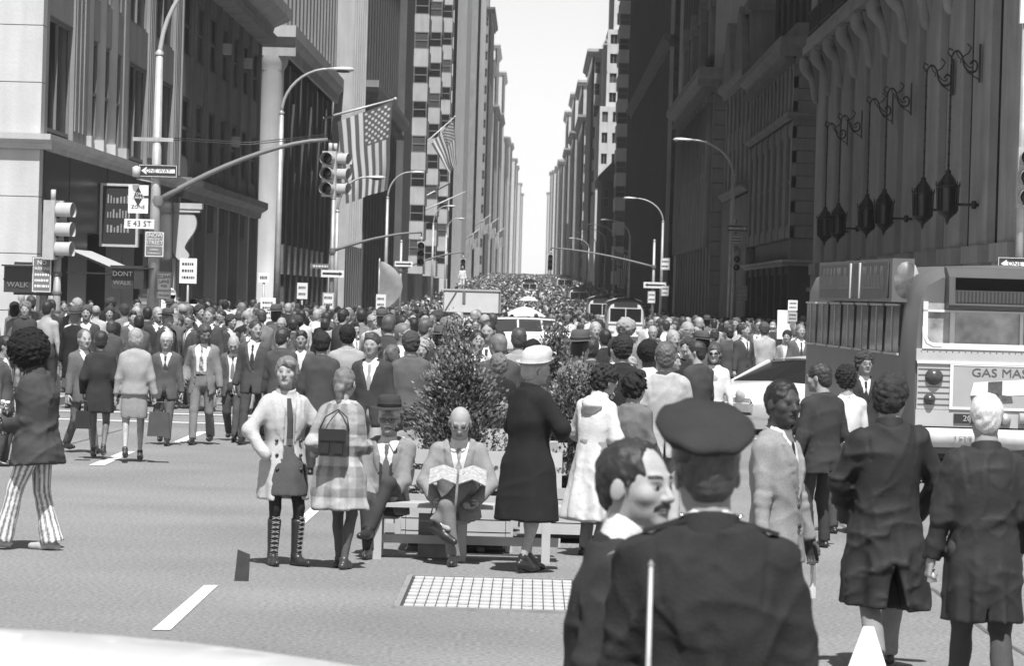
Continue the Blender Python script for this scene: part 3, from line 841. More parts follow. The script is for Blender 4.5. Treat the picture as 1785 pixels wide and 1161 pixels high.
strip("ground", -900, 900, -.30, asphalt)
strip('road', -60, 60, 0.0, asphalt)
CROSS = [(76, 93.5), (168.5, 185), (251, 268.5), (333, 351), (415, 433), (497, 515), (580, 598), (662, 680)]
def sidewalks():
    e0 = -50.0
    for i, (a, b) in enumerate(CROSS + [(760, 3600)]):
        for s in (-1, 1):
            bm = MB(); y0, y1 = e0 + 1.8 if i else e0, a - 1.8
            n = 6 if a < 700 else 60; ys = [y0 + (y1-y0)*t/n for t in range(n+1)]
            x0, x1 = sorted((s*(KERB+.16), s*60)); k0, k1 = sorted((s*KERB, s*(KERB+.155)))
            bm.grid([[(x0, y, gz(y)+.14), (x1, y, gz(y)+.14)] for y in ys]); bm.f = [q[::-1] for q in bm.f]
            bm.quad((x0, y0, gz(y0)-.1), (x1, y0, gz(y0)-.1), (x1, y0, gz(y0)+.14), (x0, y0, gz(y0)+.14))
            w = struct(bm.build('sidewalk', walkm))
            kb = MB()
            for j in range(n):
                kb._add([(k0, ys[j], gz(ys[j])-.1), (k1, ys[j], gz(ys[j])-.1), (k1, ys[j+1], gz(ys[j+1])-.1), (k0, ys[j+1], gz(ys[j+1])-.1),
                         (k0, ys[j], gz(ys[j])+.143), (k1, ys[j], gz(ys[j])+.143), (k1, ys[j+1], gz(ys[j+1])+.143), (k0, ys[j+1], gz(ys[j+1])+.143)],
                        [(4,5,6,7),(0,1,5,4),(1,2,6,5),(2,3,7,6),(3,0,4,7)])
            kb.build('kerb', kerbm, w)
        e0 = b
sidewalks()
def paintbar(pts, z=.006, name='lane_dash'):
    b = MB(); n = len(pts); b._add([(x, y, z) for x, y in pts], [tuple(range(n))]); return b
def dash(X, d0, d1, w, lab):
    o = paintbar([(X-w/2, d0), (X+w/2, d0), (X+w/2, d1), (X-w/2, d1)]).build('lane_marking', paint); struct(o); return o
for pts in ([(265,1100),(297,1100),(380,1022),(356,1022)], [(155,812),(182,812),(236,788),(214,788)], [(512,915),(530,915),(583,868),(560,868)]):
    q = [gpt(*p_)[:2] for p_ in pts]; a, b_ = q[0], q[3]; X = sum(p_[0] for p_ in q)/4
    struct(paintbar(q).build('lane_marking', paint))
for X, d0, d1 in ((-4.9, 52, 56), (-2.3, 52, 56)): dash(X, d0, d1, .14, '')
for d in (59.3, 63.2): struct(paintbar([(-8.3, d), (8.3, d), (8.3, d+.34), (-8.3, d+.34)]).build('crosswalk_line', paint))

# ---------------------------------------------------------------- buildings
glass = M('window_glass', .012, .30, .2, .8, spec=.15)
glass2 = M('window_glass_pale', .08, .3, .5, .35, spec=.25)
frame_m = M('window_frame', .18, .6, .1, 4)
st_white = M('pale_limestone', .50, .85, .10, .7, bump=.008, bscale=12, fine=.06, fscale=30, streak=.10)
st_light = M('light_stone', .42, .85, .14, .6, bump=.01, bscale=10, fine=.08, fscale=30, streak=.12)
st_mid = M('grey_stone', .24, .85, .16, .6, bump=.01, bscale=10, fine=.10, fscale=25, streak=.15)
st_dark = M('shade_dark_stone', .085, .85, .18, .6, bump=.01, bscale=10, fine=.10, fscale=25, streak=.16)  # darkened stone tone, deep facade shade put into the base colour
st_black = M('polished_dark_granite', .055, .30, .12, 2.0, fine=.2, fscale=60, spec=.6)
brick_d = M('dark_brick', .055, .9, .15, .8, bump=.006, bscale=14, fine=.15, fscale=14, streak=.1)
metal_d = M('dark_metal', .03, .5, .1, 8, spec=.5)
metal_l = M('aluminium_paint', .55, .45, .08, 6, metal=.2)
WM = {}
def winmesh(w, h, kind='sash', fm=None, g=None):
    key = (round(w, 2), round(h, 2), kind, fm.name if fm else '', g.name if g else '')
    if key in WM: return WM[key]
    fm = fm or frame_m; g = g or glass
    me = bpy.data.meshes.new('window'); b = MB(); t = min(.10, w*.06)
    b.quad((0, 0, 0), (w, 0, 0), (w, 0, h), (0, 0, h)); nf = 1
    f0 = len(b.f)
    for (x0, x1, z0, z1) in ((0, t, 0, h), (w-t, w, 0, h), (t, w-t, h-t, h), (t, w-t, 0, t)) + (((t, w-t, h*.5-.05, h*.5+.05),) if kind == 'sash' else ()) + (((w/2-.05, w/2+.05, t, h-t),) if kind == 'pair' else ()):
        b.box(x0, x1, -.07, .0, z0, z1)
    me.from_pydata(b.v, [], b.f); me.materials.append(g); me.materials.append(fm)
    mi = [0]*f0 + [1]*(len(b.f)-f0); me.polygons.foreach_set('material_index', mi); me.update()
    WM[key] = me; return me
def facade(root, o, rz, L, z0, z1, nb, nf, pw, sh, rec, mat, smat=None, win='sash', gl=None, windows=True, pierout=.12, name='wall', maxw=400, jit=0, fm=None):
    """grid of piers and spandrels with windows set back in the openings; local x along, -y out of the wall"""
    b = MB(); bw = L/nb; fh = (z1-z0)/nf
    for i in range(nb+1):
        x0 = max(0, i*bw-pw/2); x1 = min(L, i*bw+pw/2); b.box(x0, x1, 0, rec, z0, z1)
    n0 = len(b.f)
    for i in range(nb):
        for j in range(nf+1):
            za = z0+j*fh-(sh/2 if j else 0); zb = z0+j*fh+(sh/2 if j < nf else 0)
            if j == nf: za = z1-sh/2
            b.box(i*bw+pw/2-.02, (i+1)*bw-pw/2+.02, pierout, rec-.01, za, zb)
    w = b.build(name, mat, root, o, rz)
    if smat is not None and smat != mat:
        w.data.materials.append(smat); w.data.polygons.foreach_set('material_index', [0]*n0+[1]*(len(b.f)-n0))
    if windows:
        ww, wh = bw-pw, fh-sh; me = winmesh(ww, wh, win, fm, gl); n = 0
        c, s = math.cos(rz), math.sin(rz)
        for j in range(nf):
            for i in range(nb):
                x, y, z = i*bw+pw/2, rec-.06, z0+j*fh+sh/2
                if gl is None and random.random() < .16: m2 = winmesh(ww, wh, win, fm, glass2)
                else: m2 = me
                link('window', m2, root, (o[0]+c*x-s*y, o[1]+s*x+c*y, z), rz); n += 1
                if n >= maxw: return w
    return w
def core(root, x0, x1, y0, y1, z0, z1, mat, name='core'):
    b = MB(); b.box(min(x0, x1), max(x0, x1), y0, y1, z0, z1); return b.build(name, mat, root)
def band(root, side, X, d0, d1, z, h, out, mat, name='cornice', front=True, dent=False, deep=14):
    """moulding along the street front and round the corner that faces the camera"""
    b = MB(); n = -side
    prof = [(0, 0), (out*.35, .0), (out*.45, h*.35), (out*.8, h*.5), (out, h*.62), (out, h), (0, h)]
    pl = [(X + n*a, z+c) for a, c in prof]
    if n < 0: pl = pl[::-1]
    b.prism(pl, d0-out*.0, d1)
    if front:
        pf = [(d0 - a, z+c) for a, c in prof]; xa, xb = (X+n*out, X-n*deep)
        b.prism(pf if xa > xb else pf[::-1], xa, xb, axis='x')
    if dent:
        m = int((d1-d0)/.9)
        for i in range(m): y = d0+.2+i*.9; b.box(*sorted((X+n*.02, X+n*out*.6)), y, y+.42, z-.35, z)
        if front:
            for i in range(int(deep/.9)): x = X-n*(i*.9+.1); b.box(*sorted((x, x-n*.42)), d0-out*.6, d0-.02, z-.35, z)
    return b.build(name, mat, root)
RL, RR, RC = math.pi/2, -math.pi/2, 0.0
def lfac(root, X, d0, d1, *a, **k): return facade(root, (X, d0, 0), RL, d1-d0, *a, **k)
def rfac(root, X, d0, d1, *a, **k): return facade(root, (X, d1, 0), RR, d1-d0, *a, **k)

# ---- left block, corner house with pale end wall
def left_corner():
    r = thing('corner_building', 'pale stone corner building with dark polished ground floor at the left edge', 'building')
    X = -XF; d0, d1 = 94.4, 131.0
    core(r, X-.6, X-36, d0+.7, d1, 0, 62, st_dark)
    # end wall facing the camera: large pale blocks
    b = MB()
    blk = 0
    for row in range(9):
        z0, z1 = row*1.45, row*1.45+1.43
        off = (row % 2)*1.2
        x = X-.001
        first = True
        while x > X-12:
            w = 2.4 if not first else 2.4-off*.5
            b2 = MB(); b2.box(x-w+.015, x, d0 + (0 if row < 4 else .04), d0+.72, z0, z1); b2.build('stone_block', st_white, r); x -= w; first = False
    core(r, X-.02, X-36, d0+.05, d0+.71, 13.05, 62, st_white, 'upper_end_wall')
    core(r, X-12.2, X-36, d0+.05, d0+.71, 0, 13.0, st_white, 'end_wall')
    # ground floor, dark slabs
    zg = 5.55
    xs = [(94.4, 96.2), (100.4, 104.6), (109.2, 113.5), (113.55, 117.0), (119.6, 124.8), (124.85, 131)]
    for a, c in xs:
        b = MB(); b.box(X-.7, X+.04, a+.74 if a == 94.4 else a, c-.03, 0, zg); b.build('granite_slab', st_black, r)
    for a, c, z1 in ((96.2, 100.4, 4.0), (104.6, 109.2, 3.6), (117, 119.6, 3.8)):
        b = MB(); b.box(X-.7, X+.02, a, c, z1, zg); b.build('granite_lintel', st_black, r)
        dr = MB(); n = 3
        for i in range(n+1): y = a+(c-a)*i/n; dr.box(X-.62, X-.5, y-.06, y+.06, 0, z1)
        dr.box(X-.62, X-.5, a, c, 2.3, 2.45)
        do = dr.build('door_frame', M('bronze_frame', .20, .4, .1, 5, metal=.5), r)
        g = MB(); g.box(X-.59, X-.55, a, c, 0, z1); g.build('pane', glass, do)
    band(r, -1, X, d0, d1, zg, .38, .30, st_light, 'ledge')
    # upper storeys
    z = 6.0
    for (a, c) in ((94.4, 95.7), (101.0, 104.2), (113.2, 114.6), (120.3, 122.4), (129, 131)):
        b = MB(); b.box(X-.62, X, max(a, d0+.74), c, 5.93, 60); b.build('pier', st_mid, r)
        for q in range(3):
            if c-a > 1.6: pb = MB(); pb.box(X-.01, X+.03, a+.25+q*(c-a-.5)/3, a+.25+q*(c-a-.5)/3+.35, 6.3, 60); pb.build('fluting', st_mid, r)
    for j, (z0, z1) in enumerate(((6.1, 9.1), (10.3, 13.2), (14.4, 17.2), (18.4, 21.2), (22.4, 25.2))):
        for (a, c) in ((95.7, 101.0), (114.6, 120.3), (122.4, 129.0)):
            b = MB(); b.box(X-.6, X-.06, a, c, z1, z1+1.2); b.build('spandrel', st_mid, r)
            link('window', winmesh(c-a, z1-z0, 'pair'), r, (X-.19, a, z0), RL)
        # three slim windows between lit columns
        for q in range(3):
            a = 104.2+q*3; b = MB(); b.box(X-.6, X-.06, a+.6, a+3, z1, z1+1.2); b.build('spandrel', st_mid, r)
            link('window', winmesh(2.4, z1-z0, 'sash'), r, (X-.19, a+.6, z0), RL)
    for q in range(4):
        b = MB(); b.tube([(X-.12, 104.4+q*3, 6.0), (X-.12, 104.4+q*3, 40)], .22, 12)
        b.box(X-.5, X+.14, 104.1+q*3, 104.7+q*3, 5.94, 6.3); b.build('column', st_white if q in (1, 2) else st_light, r)  # two middle columns whiter, their sunlit look put into the colour
    # sign lettering on the slab and the neon cabinet sign
    text_mb('HO', .95, M('sign_letter_metal', .6, .3, .05, 5, metal=.4), 'sign_letter', r, (X+.08, 98.7, 3.7), (math.pi/2, 0, RL), .03)
    return r
left_corner()
cab = thing('cabinet_sign', 'dark framed vertical cabinet sign with faint lettering projecting from the granite wall', 'sign', (-XF+.1, 107.2, 0))
b = MB(); b.box(0, 1.05, 0, .32, 3.32, 5.0); b.build('cabinet', metal_d, cab)
b = MB()
for x0, x1, z0, z1 in ((-.03, 1.08, 5.0, 5.07), (-.03, 1.08, 3.25, 3.32), (-.03, .04, 3.32, 5.0), (1.01, 1.08, 3.32, 5.0)): b.box(x0, x1, -.04, .36, z0, z1)
b.build('frame', metal_l, cab)
rr_ = random.Random(8)
for i in range(3):
    b = MB(); x0 = .18
    while x0 < .82: ww = rr_.uniform(.03, .06); b.box(x0, x0+ww, -.012, 0, 4.50-i*.42, 4.50-i*.42+rr_.uniform(.14, .26)); x0 += ww+.05
    q_ = b.build('sign_letters', M('dim_letter', .30, .5, .2, 9), cab); q_['kind'] = 'stuff'
b = MB(); 
b.grid([[(-XF+.1, 99.5, 3.1), (-XF+.1, 104.8, 3.1)], [(-XF+1.5, 99.5, 2.55), (-XF+1.5, 104.8, 2.55)], [(-XF+1.5, 99.5, 2.4), (-XF+1.5, 104.8, 2.4)]], smooth=False)
aw = b.build('awning', M('awning_canvas', .45, .9, .1, 4)); tag(aw, 'light canvas awning over the doorway of the pale corner building', 'awning')
b = MB(); 
for y in (99.5, 104.8): b.bar((-XF+.02, y, 2.45), (-XF+1.5, y, 2.45), .04); b.bar((-XF+.02, y, 3.1), (-XF+1.5, y, 2.5), .03)
b.build('awning_arm', metal_d, aw)

def left_second():
    r = thing('office_building', 'dark grey facade with deep cornice left of the sunlit round column', 'building')
    X = -XF; d0, d1 = 131.0, 168.5
    core(r, X-.65, X-30, d0, d1, 0, 60, st_dark); core(r, X-.23, X-.64, d0, d1, 6.0, 13.4, st_black, 'inner_wall')
    for i in range(8):
        y = d0+i*5.28; b = MB(); b.box(X-.6, X+.06, y, y+.75, 0, 5.3); b.build('pilaster', st_mid if i % 3 else st_light, r)
        if i < 7:
            w = link('window', winmesh(4.53, 3.9, 'pair'), r, (X-.5, y+.75, .4), RL); b = MB(); b.box(X-.55, X-.1, y+.75, y+5.28, 4.3, 5.3); b.build('fascia', st_dark, r)
            b = MB(); b.box(X-.55, X-.2, y+.75, y+5.28, 0, .4); b.build('stallriser', st_black, r)
    band(r, -1, X, d0, d1, 5.3, .7, .5, st_mid, 'ledge', front=False)
    lfac(r, X, d0, d1, 6.0, 13.4, 7, 2, 2.0, 1.5, .22, st_mid, st_mid, pierout=.05)
    for j in range(8):
        b = MB(); b.box(X, X+.06, d0+j*5.28-.4 if j else d0, min(d0+j*5.28+.4, d1), 6.05, 13.3); b.build('pilaster', st_mid, r)
    for (i, z) in ((4, 8.0), (5, 11.6), (3, 11.5)):
        y = d0 + i*5.36+2.0; b = MB(); b.box(X-.3, X+.22, y, y+.7, z, z+.42); b.build('air_conditioner', metal_l, r)
    band(r, -1, X, d0, d1, 13.5, 1.3, 1.3, st_light, 'cornice', front=False, dent=True)
    lfac(r, X-.4, d0, d1, 15, 59, 7, 11, 2.0, 1.5, .5, st_dark, st_dark, maxw=21)
    return r
left_second()
# scroll bracket sign + storefront boxes on the second house
o = thing('scroll_bracket', 'white scroll shaped console bracket on the boundary of the two dark facades', 'bracket', (-XF, 129.6, 0))
b = MB(); prof = chaikin([(0, 4.72), (.72, 4.72), (.86, 4.45), (.80, 4.1), (.55, 3.75), (.42, 3.5), (.55, 3.35), (.62, 3.2), (.5, 3.05), (.28, 3.05), (.12, 3.2), (.0, 3.4)], 2); b.prism(prof[::-1], -.22, .22); b.build('scroll', st_white, o)
b = MB(); b.box(0, .95, -.27, .27, 4.73, 4.85); b.box(0, 1.02, -.3, .3, 4.85, 5.05); b.build('scroll_cap', st_white, o)
b = MB(); b.box(0, .12, -.3, .3, 0, 3.1); b.build('white_pilaster', st_white, o)

def left_third():
    r = thing('bank_building', 'dark tall building with a sunlit pale corner column and heavy entablature on the left', 'building')
    X = -XF; d0, d1 = 185.0, 231.0
    core(r, X-1.1, X-30, d0+.6, d1, 0, 110, st_dark)
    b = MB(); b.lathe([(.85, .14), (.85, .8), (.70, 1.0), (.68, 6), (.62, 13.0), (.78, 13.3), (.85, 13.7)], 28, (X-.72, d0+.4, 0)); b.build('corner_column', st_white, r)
    b = MB(); b.box(X-14, X-1.5, d0+.15, d0+.59, 0, 13.6); b.build('end_wall', st_dark, r)
    band(r, -1, X, d0-.2, d1, 13.7, 1.5, .5, st_light, 'entablature')
    lfac(r, X-.2, d0+1.6, d1, 0, 13.6, 9, 1, 1.2, 1.0, .8, st_dark, win='pair', pierout=.3)
    for i in range(8):
        z = 3.9; y = d0+3.2+i*4.93; b = MB(); b.box(X-.22, X-.1, y, y+1.0, 2.9, 4.4); b.build('bronze_panel', M('bronze_panel', .25, .4, .3, 9, metal=.4), r)
    lfac(r, X, d0+.6, d1, 15.2, 100, 15, 20, 1.3, .9, .6, st_mid, st_black, maxw=200)
    facade(r, (X-14, d0, 0), RC, 14, 15.2, 100, 4, 20, 1.3, .9, .6, st_mid, st_black, maxw=60)
    return r
left_third()
def left_fourth():
    r = thing('department_building', 'narrow dark tower with a bright sunlit edge behind the large hanging flag', 'building')
    X = -XF+.85; d0, d1 = 231.0, 251.0
    core(r, X-.6, X-30, d0+.05, d1, 0, 120, st_dark)
    b = MB(); b.box(X-1.0, X-.6, d0, d0+.6, 0, 120); b.build('edge_pier', st_light, r)
    lfac(r, X, d0, d1, 0, 120, 7, 26, .9, .8, .6, st_light, st_black, maxw=150)
    for i in range(7):
        b = MB(); b.box(X, X+.22, d0+i*2.857-.16 if i else d0, d0+i*2.857+.22, 5, 120); b.build('rib', st_light, r)
    return r
left_fourth()
def left_fifth():
    r = thing('stone_building', 'dark carved stone building behind the flags with a lit corner pier at the third crossing', 'building')
    X = -XF; d0, d1 = 268.5, 333.0
    core(r, X-.7, X-30, d0+.6, d1, 0, 75, brick_d)
    b = MB(); b.box(X-16, X-.72, d0, d0+.59, 0, 16); b.build('lit_end_wall', st_white, r)  # white on a dark brick house, sunlight put into the wall colour
    facade(r, (X-16, d0, 0), RC, 15.3, 17, 75, 5, 15, 1.4, 1.2, .55, brick_d, maxw=60)
    lfac(r, X, d0, d1, 0, 16, 12, 3, 1.5, 1.2, .65, st_dark, brick_d)
    band(r, -1, X, d0, d1, 16, 1.3, 1.1, st_mid, 'cornice', dent=True)
    lfac(r, X, d0, d1, 17.4, 74, 14, 14, 1.7, 1.4, .6, brick_d, maxw=170)
    band(r, -1, X, d0, d1, 38, .7, .6, st_mid, 'string_course')
    return r
left_fifth()
def left_bays():
    r = thing('bay_window_building', 'tall building with stacked bay windows and white spandrels facing the camera on the left', 'building')
    X = -XF; d0, d1 = 351.0, 497.0
    core(r, X-.02, X-30, d0+.3, d1, 0, 95, brick_d); b = MB(); b.box(X-30, X-.01, d0, d0+.29, 0, 95); b.build('end_wall', st_dark, r)
    for k_, y in enumerate((372, 421, 470)):
        for j in range(26):
            z = 4+j*3.45
            b = MB(); b.box(X+.01, X+1.45, y, y+9, z, z+1.75); b.build('spandrel', st_light, r)
            w_ = link('window', winmesh(1.40, 1.68, 'sash', None, glass2 if (j+k_) % 3 == 0 else glass), r, (X+.03, y+.08, z+1.76), RC)
            b = MB(); b.box(X+.01, X+1.32, y+.2, y+9, z+1.75, z+3.45); b.build('bay_side', st_dark, r)
    return r
left_bays()
def slab(side, X, d0, d1, h, mat, label, fronts=1, nb=None, nf=None, wide=None, endmat=None, nm='office_building', maxw=120, pw=.45, name2='wall', base=True):
    r = thing(nm, label, 'building'); n = -side; g = gz(d0)
    L = d1-d0; nb = nb or max(3, int(L/5.5)); nf = nf or max(4, int(h/4))
    core(r, X-n*.5, X-n*32, d0+.5, d1, g-2, h, mat)
    (lfac if side < 0 else rfac)(r, X, d0, d1, g-1, h, nb, nf, L/nb*pw, h/nf*.42, .48, mat, maxw=maxw)
    if wide:
        w, wb = wide
        facade(r, (X if side > 0 else X-w, d0, 0), RC, w, g-1, h, wb, nf, w/wb*.5, h/nf*.45, .45, endmat or mat, maxw=160)
    else:
        b = MB(); b.box(*sorted((X-n*.01, X-n*30)), d0, d0+.49, g-2, h); b.build('end_wall', endmat or mat, r)
    band(r, side, X, d0, d1, h, 1.4, .9, mat, 'cornice', front=True, deep=8)
    return r
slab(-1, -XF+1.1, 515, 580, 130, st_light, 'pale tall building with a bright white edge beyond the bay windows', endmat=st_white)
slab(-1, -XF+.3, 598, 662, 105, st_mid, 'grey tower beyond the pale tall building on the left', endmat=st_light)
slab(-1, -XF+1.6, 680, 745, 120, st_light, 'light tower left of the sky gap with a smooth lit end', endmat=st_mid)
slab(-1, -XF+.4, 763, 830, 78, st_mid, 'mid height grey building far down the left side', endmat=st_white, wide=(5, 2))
r_ = slab(-1, -XF+1.2, 848, 915, 66, st_dark, 'far left building with a small cornice and rooftop block', endmat=st_mid, wide=(4.5, 2))
b = MB(); b.box(-XF-4, -XF+.6, 850, 870, 66, 76); b.build('rooftop_block', st_mid, r_)
b = MB(); b.box(-XF-1.6, -XF-.2, 852, 856, 76, 100); b.build('chimney', st_mid, r_)
for i, (d0, h, X, m) in enumerate(((935, 60, -12.2, st_light), (1010, 52, -11.6, st_mid), (1090, 74, -12.6, st_white), (1180, 58, -11.9, st_mid), (1290, 78, -12.4, st_white), (1400, 60, -11.8, st_mid), (1540, 66, -12.2, st_light), (1750, 72, -12.2, st_mid), (2050, 76, -11.8, st_light), (2400, 84, -12.4, st_mid), (2900, 88, -12.0, st_light), (3350, 92, -12.0, st_mid))):  # pale stones carry part of the haze in their colour
    slab(-1, X, d0, d0+65, h, m, ['far pale building', 'far grey building'][i % 2] + ' in the haze down the left side, %s of the hazy row' % ORD[i], nb=6, nf=12, maxw=40, endmat=m)

# ---- right side
def bank():
    r = thing('bank_hall', 'dark bank hall with tall rounded stone piers and scroll brackets on the right', 'building')
    X = XF; d0, d1 = 93.5, 167.0
    core(r, X+1.6, X+36, d0, d1, 0, 46, st_dark)
    nb = 11; bw = (d1-d0)/nb
    pm = M('bank_stone', .36, .85, .16, .8, bump=.01, bscale=10, fine=.12, fscale=25, streak=.15)
    for i in range(nb+1):
        y = d0+i*bw
        b = MB(); out = [(X+.34, -1.75), (X+.10, -1.75), (X+.03, -1.70), (X-.02, -1.5), (X-.10, -.8), (X-.13, 0), (X-.10, .8), (X-.02, 1.5), (X+.03, 1.70), (X+.10, 1.75), (X+.34, 1.75)]
        b.grid([[(a_, y+c_, z) for a_, c_ in out] for z in (3.9, 8.0, 13.2)], smooth=False); b.build('pier', pm, r)
        b = MB(); b.box(X+.34, X+1.6, y-1.78, y+1.78, .14, 13.2); b.build('groove_shade_strip', M('groove_shade', .012, .6, .2, 4, spec=.2), r)  # near-black strips beside the piers, groove shade put into the colour
        b = MB(); b.box(X-.10, X+1, y-1.95, y+1.95, 0.14, 3.45); b.build('plinth', pm, r); b = MB(); b.box(X-.18, X+1, y-2.0, y+2.0, 3.45, 3.95); b.build('plinth_cap', pm, r)
        # scroll console on each side of the pier
        for sft in (0.0,):
            b = MB(); sp = [(X-1.25, 13.1), (X-1.4, 12.8), (X-1.1, 12.5), (X-.75, 12.3), (X-.6, 11.9), (X-.55, 11.4), (X-.45, 11.15), (X-.25, 11.2), (X-.22, 11.5)]
            sp = chaikin(sp, 1); b.tube([(X+.1+(a-X)*.62, y+sft, 12.15+(c-12.15)*.95) for a, c in sp], [.30-.18*q/(len(sp)-1) for q in range(len(sp))], 8); b.prism([(X+.3, 13.2), (X-.6, 13.2), (X-.3, 12.3), (X-.1, 11.4), (X+.3, 11.2)], y+sft-.4, y+sft+.4); b.build('console', pm, r)
        if i < nb:
            g = MB(); g.box(X+.80, X+1.6, y+1.8, y+bw-1.8, .3, 13.2); g.build('groove_shade_backing', M('groove_shade', .012, .5, .2, 4), r)  # dark backing between piers, shade of the groove put into its colour
    b = MB(); b.box(X-.85, X+1, d0-1, d1+.4, 13.25, 13.6); b.box(X-.7, X+1, d0-1, d1+.2, 13.6, 14.0); b.build('balcony', pm, r)
    # iron railing
    for i in range(nb):
        y = d0+i*bw; b = MB()
        for q in range(14): b.bar((X-.65, y+.5+q*.42, 14.0), (X-.65, y+.5+q*.42, 15.1), .05)
        b.bar((X-.65, y+.4, 15.1), (X-.65, y+bw-.3, 15.1), .07); b.bar((X-.65, y+.4, 14.2), (X-.65, y+bw-.3, 14.2), .05); b.tube([(X-.65, y+.3, 14), (X-.65, y+.3, 15.5)], .07, 6); b.build('railing', metal_d, r)
    for i in range(nb+1):
        b = MB(); b.tube([(X+.2, d0+i*bw, 14.0), (X+.2, d0+i*bw, 26)], [.75, .62], 14); b.build('upper_column', pm, r)
    band(r, 1, X-.3, d0, d1, 26, 2.2, 1.4, pm, 'cornice', front=False)
    core(r, X-.2, X+36, d0, d1, 46.01, 96, st_dark, 'shade_storeys')  # unseen height added so its shadow reaches the right sidewalk
    core(r, X-.2, X+1.55, d0, d1, 28.21, 46, st_dark, 'attic')
    return r
bank()
lant_m = M('wrought_iron', .018, .45, .2, 10, spec=.5); lg_m = M('lantern_glass', .02, .25, .2, 6)
def lantern():
    r = link('hanging_lantern', None)
    b = MB(); b.lathe([(0, -.95), (.05, -.85), (.09, -.72), (.30, -.52), (.36, -.50), (.36, -.44), (.40, -.44), (.40, -.38)], 8); b.lathe([(.40, .48), (.45, .50), (.45, .58), (.34, .64), (.30, .78), (.16, .98), (.10, 1.05), (.12, 1.12), (.05, 1.2), (0, 1.3)], 8)
    for q in range(8):
        a = q*math.pi/4; b.bar((.39*math.cos(a), .39*math.sin(a), -.4), (.43*math.cos(a), .43*math.sin(a), .5), .05); b.tube([(.44*math.cos(a), .44*math.sin(a), .55), (.46*math.cos(a), .46*math.sin(a), .75)], [.045, .01], 5)
    b.v = [(x*.74, y_*.74, z*.74) for x, y_, z in b.v]; b.build('lantern_cage', lant_m, r)
    b = MB(); b.lathe([(.27, -.30), (.29, .37)], 8); b.build('lantern_glass', lg_m, r)
    b = MB(); b.tube([(0, 0, .9), (0, 0, 3.9)], .028, 6)
    for q in range(9): b.lathe([(0, -.05), (.05, 0), (0, .05)], 6, (0, 0, 1.0+q*.33))
    b.build('chain', lant_m, r)
    b = MB()
    b.tube(chaikin([(0, 0, 3.9), (.02, 0, 4.25), (.25, 0, 4.45), (.5, 0, 4.2), (.55, 0, 3.8), (.8, 0, 3.5), (1.15, 0, 3.55), (1.2, 0, 3.9), (1.0, 0, 4.05), (.85, 0, 3.85)]), .05, 6); b.tube(chaikin([(.55, 0, 4.0), (.75, 0, 3.75), (.95, 0, 3.7), (1.0, 0, 3.85)]), .03, 6); b.tube(chaikin([(.2, 0, 4.4), (.3, 0, 4.15), (.45, 0, 4.05), (.4, 0, 3.9)]), .03, 6)
    b.tube([(.0, 0, 4.1), (-.18, 0, 4.3), (-.1, 0, 4.5), (.06, 0, 4.4)], .04, 6); b.tube([(.5, 0, 4.15), (.75, 0, 4.3), (.9, 0, 4.55), (.7, 0, 4.7)], .035, 6); b.box(1.25, 1.33, -.12, .12, 3.1, 4.7); b.bar((.7, 0, 3.55), (1.3, 0, 3.2), .05)
    b.v = [(x*.62, y_*.7, 3.95+(z-3.95)*.68) for x, y_, z in b.v]; b.build('bracket', lant_m, r)
    b = MB(); b.tube([(.25, 0, -.1), (.95, 0, -.1)], .045, 6); b.lathe([(0, -.1), (.12, -.06), (.12, .06), (0, .1)], 8, (.75, 0, -.1), axis='x'); b.build('stay_bar', lant_m, r)
    return r
ln = lantern()
for i, (px, py) in enumerate(((1652, 338), (1609, 346), (1541, 364), (1511, 370), (1461, 383), (1438, 388))):
    q = atX(px, py, XF-.95)
    o = ln if i == 0 else copy_tree(ln); o.location = (XF-.95, q[1], 5.2)
    tag(o, ['largest wrought iron hanging lantern nearest the camera on the bank wall', 'second wrought iron lantern from the right on the bank wall', 'third wrought iron lantern from the right on the bank wall', 'fourth wrought iron lantern from the right on the bank wall', 'fifth wrought iron lantern from the right on the bank wall', 'smallest and farthest wrought iron lantern on the bank wall'][i], 'lantern', 'lanterns on the bank wall')
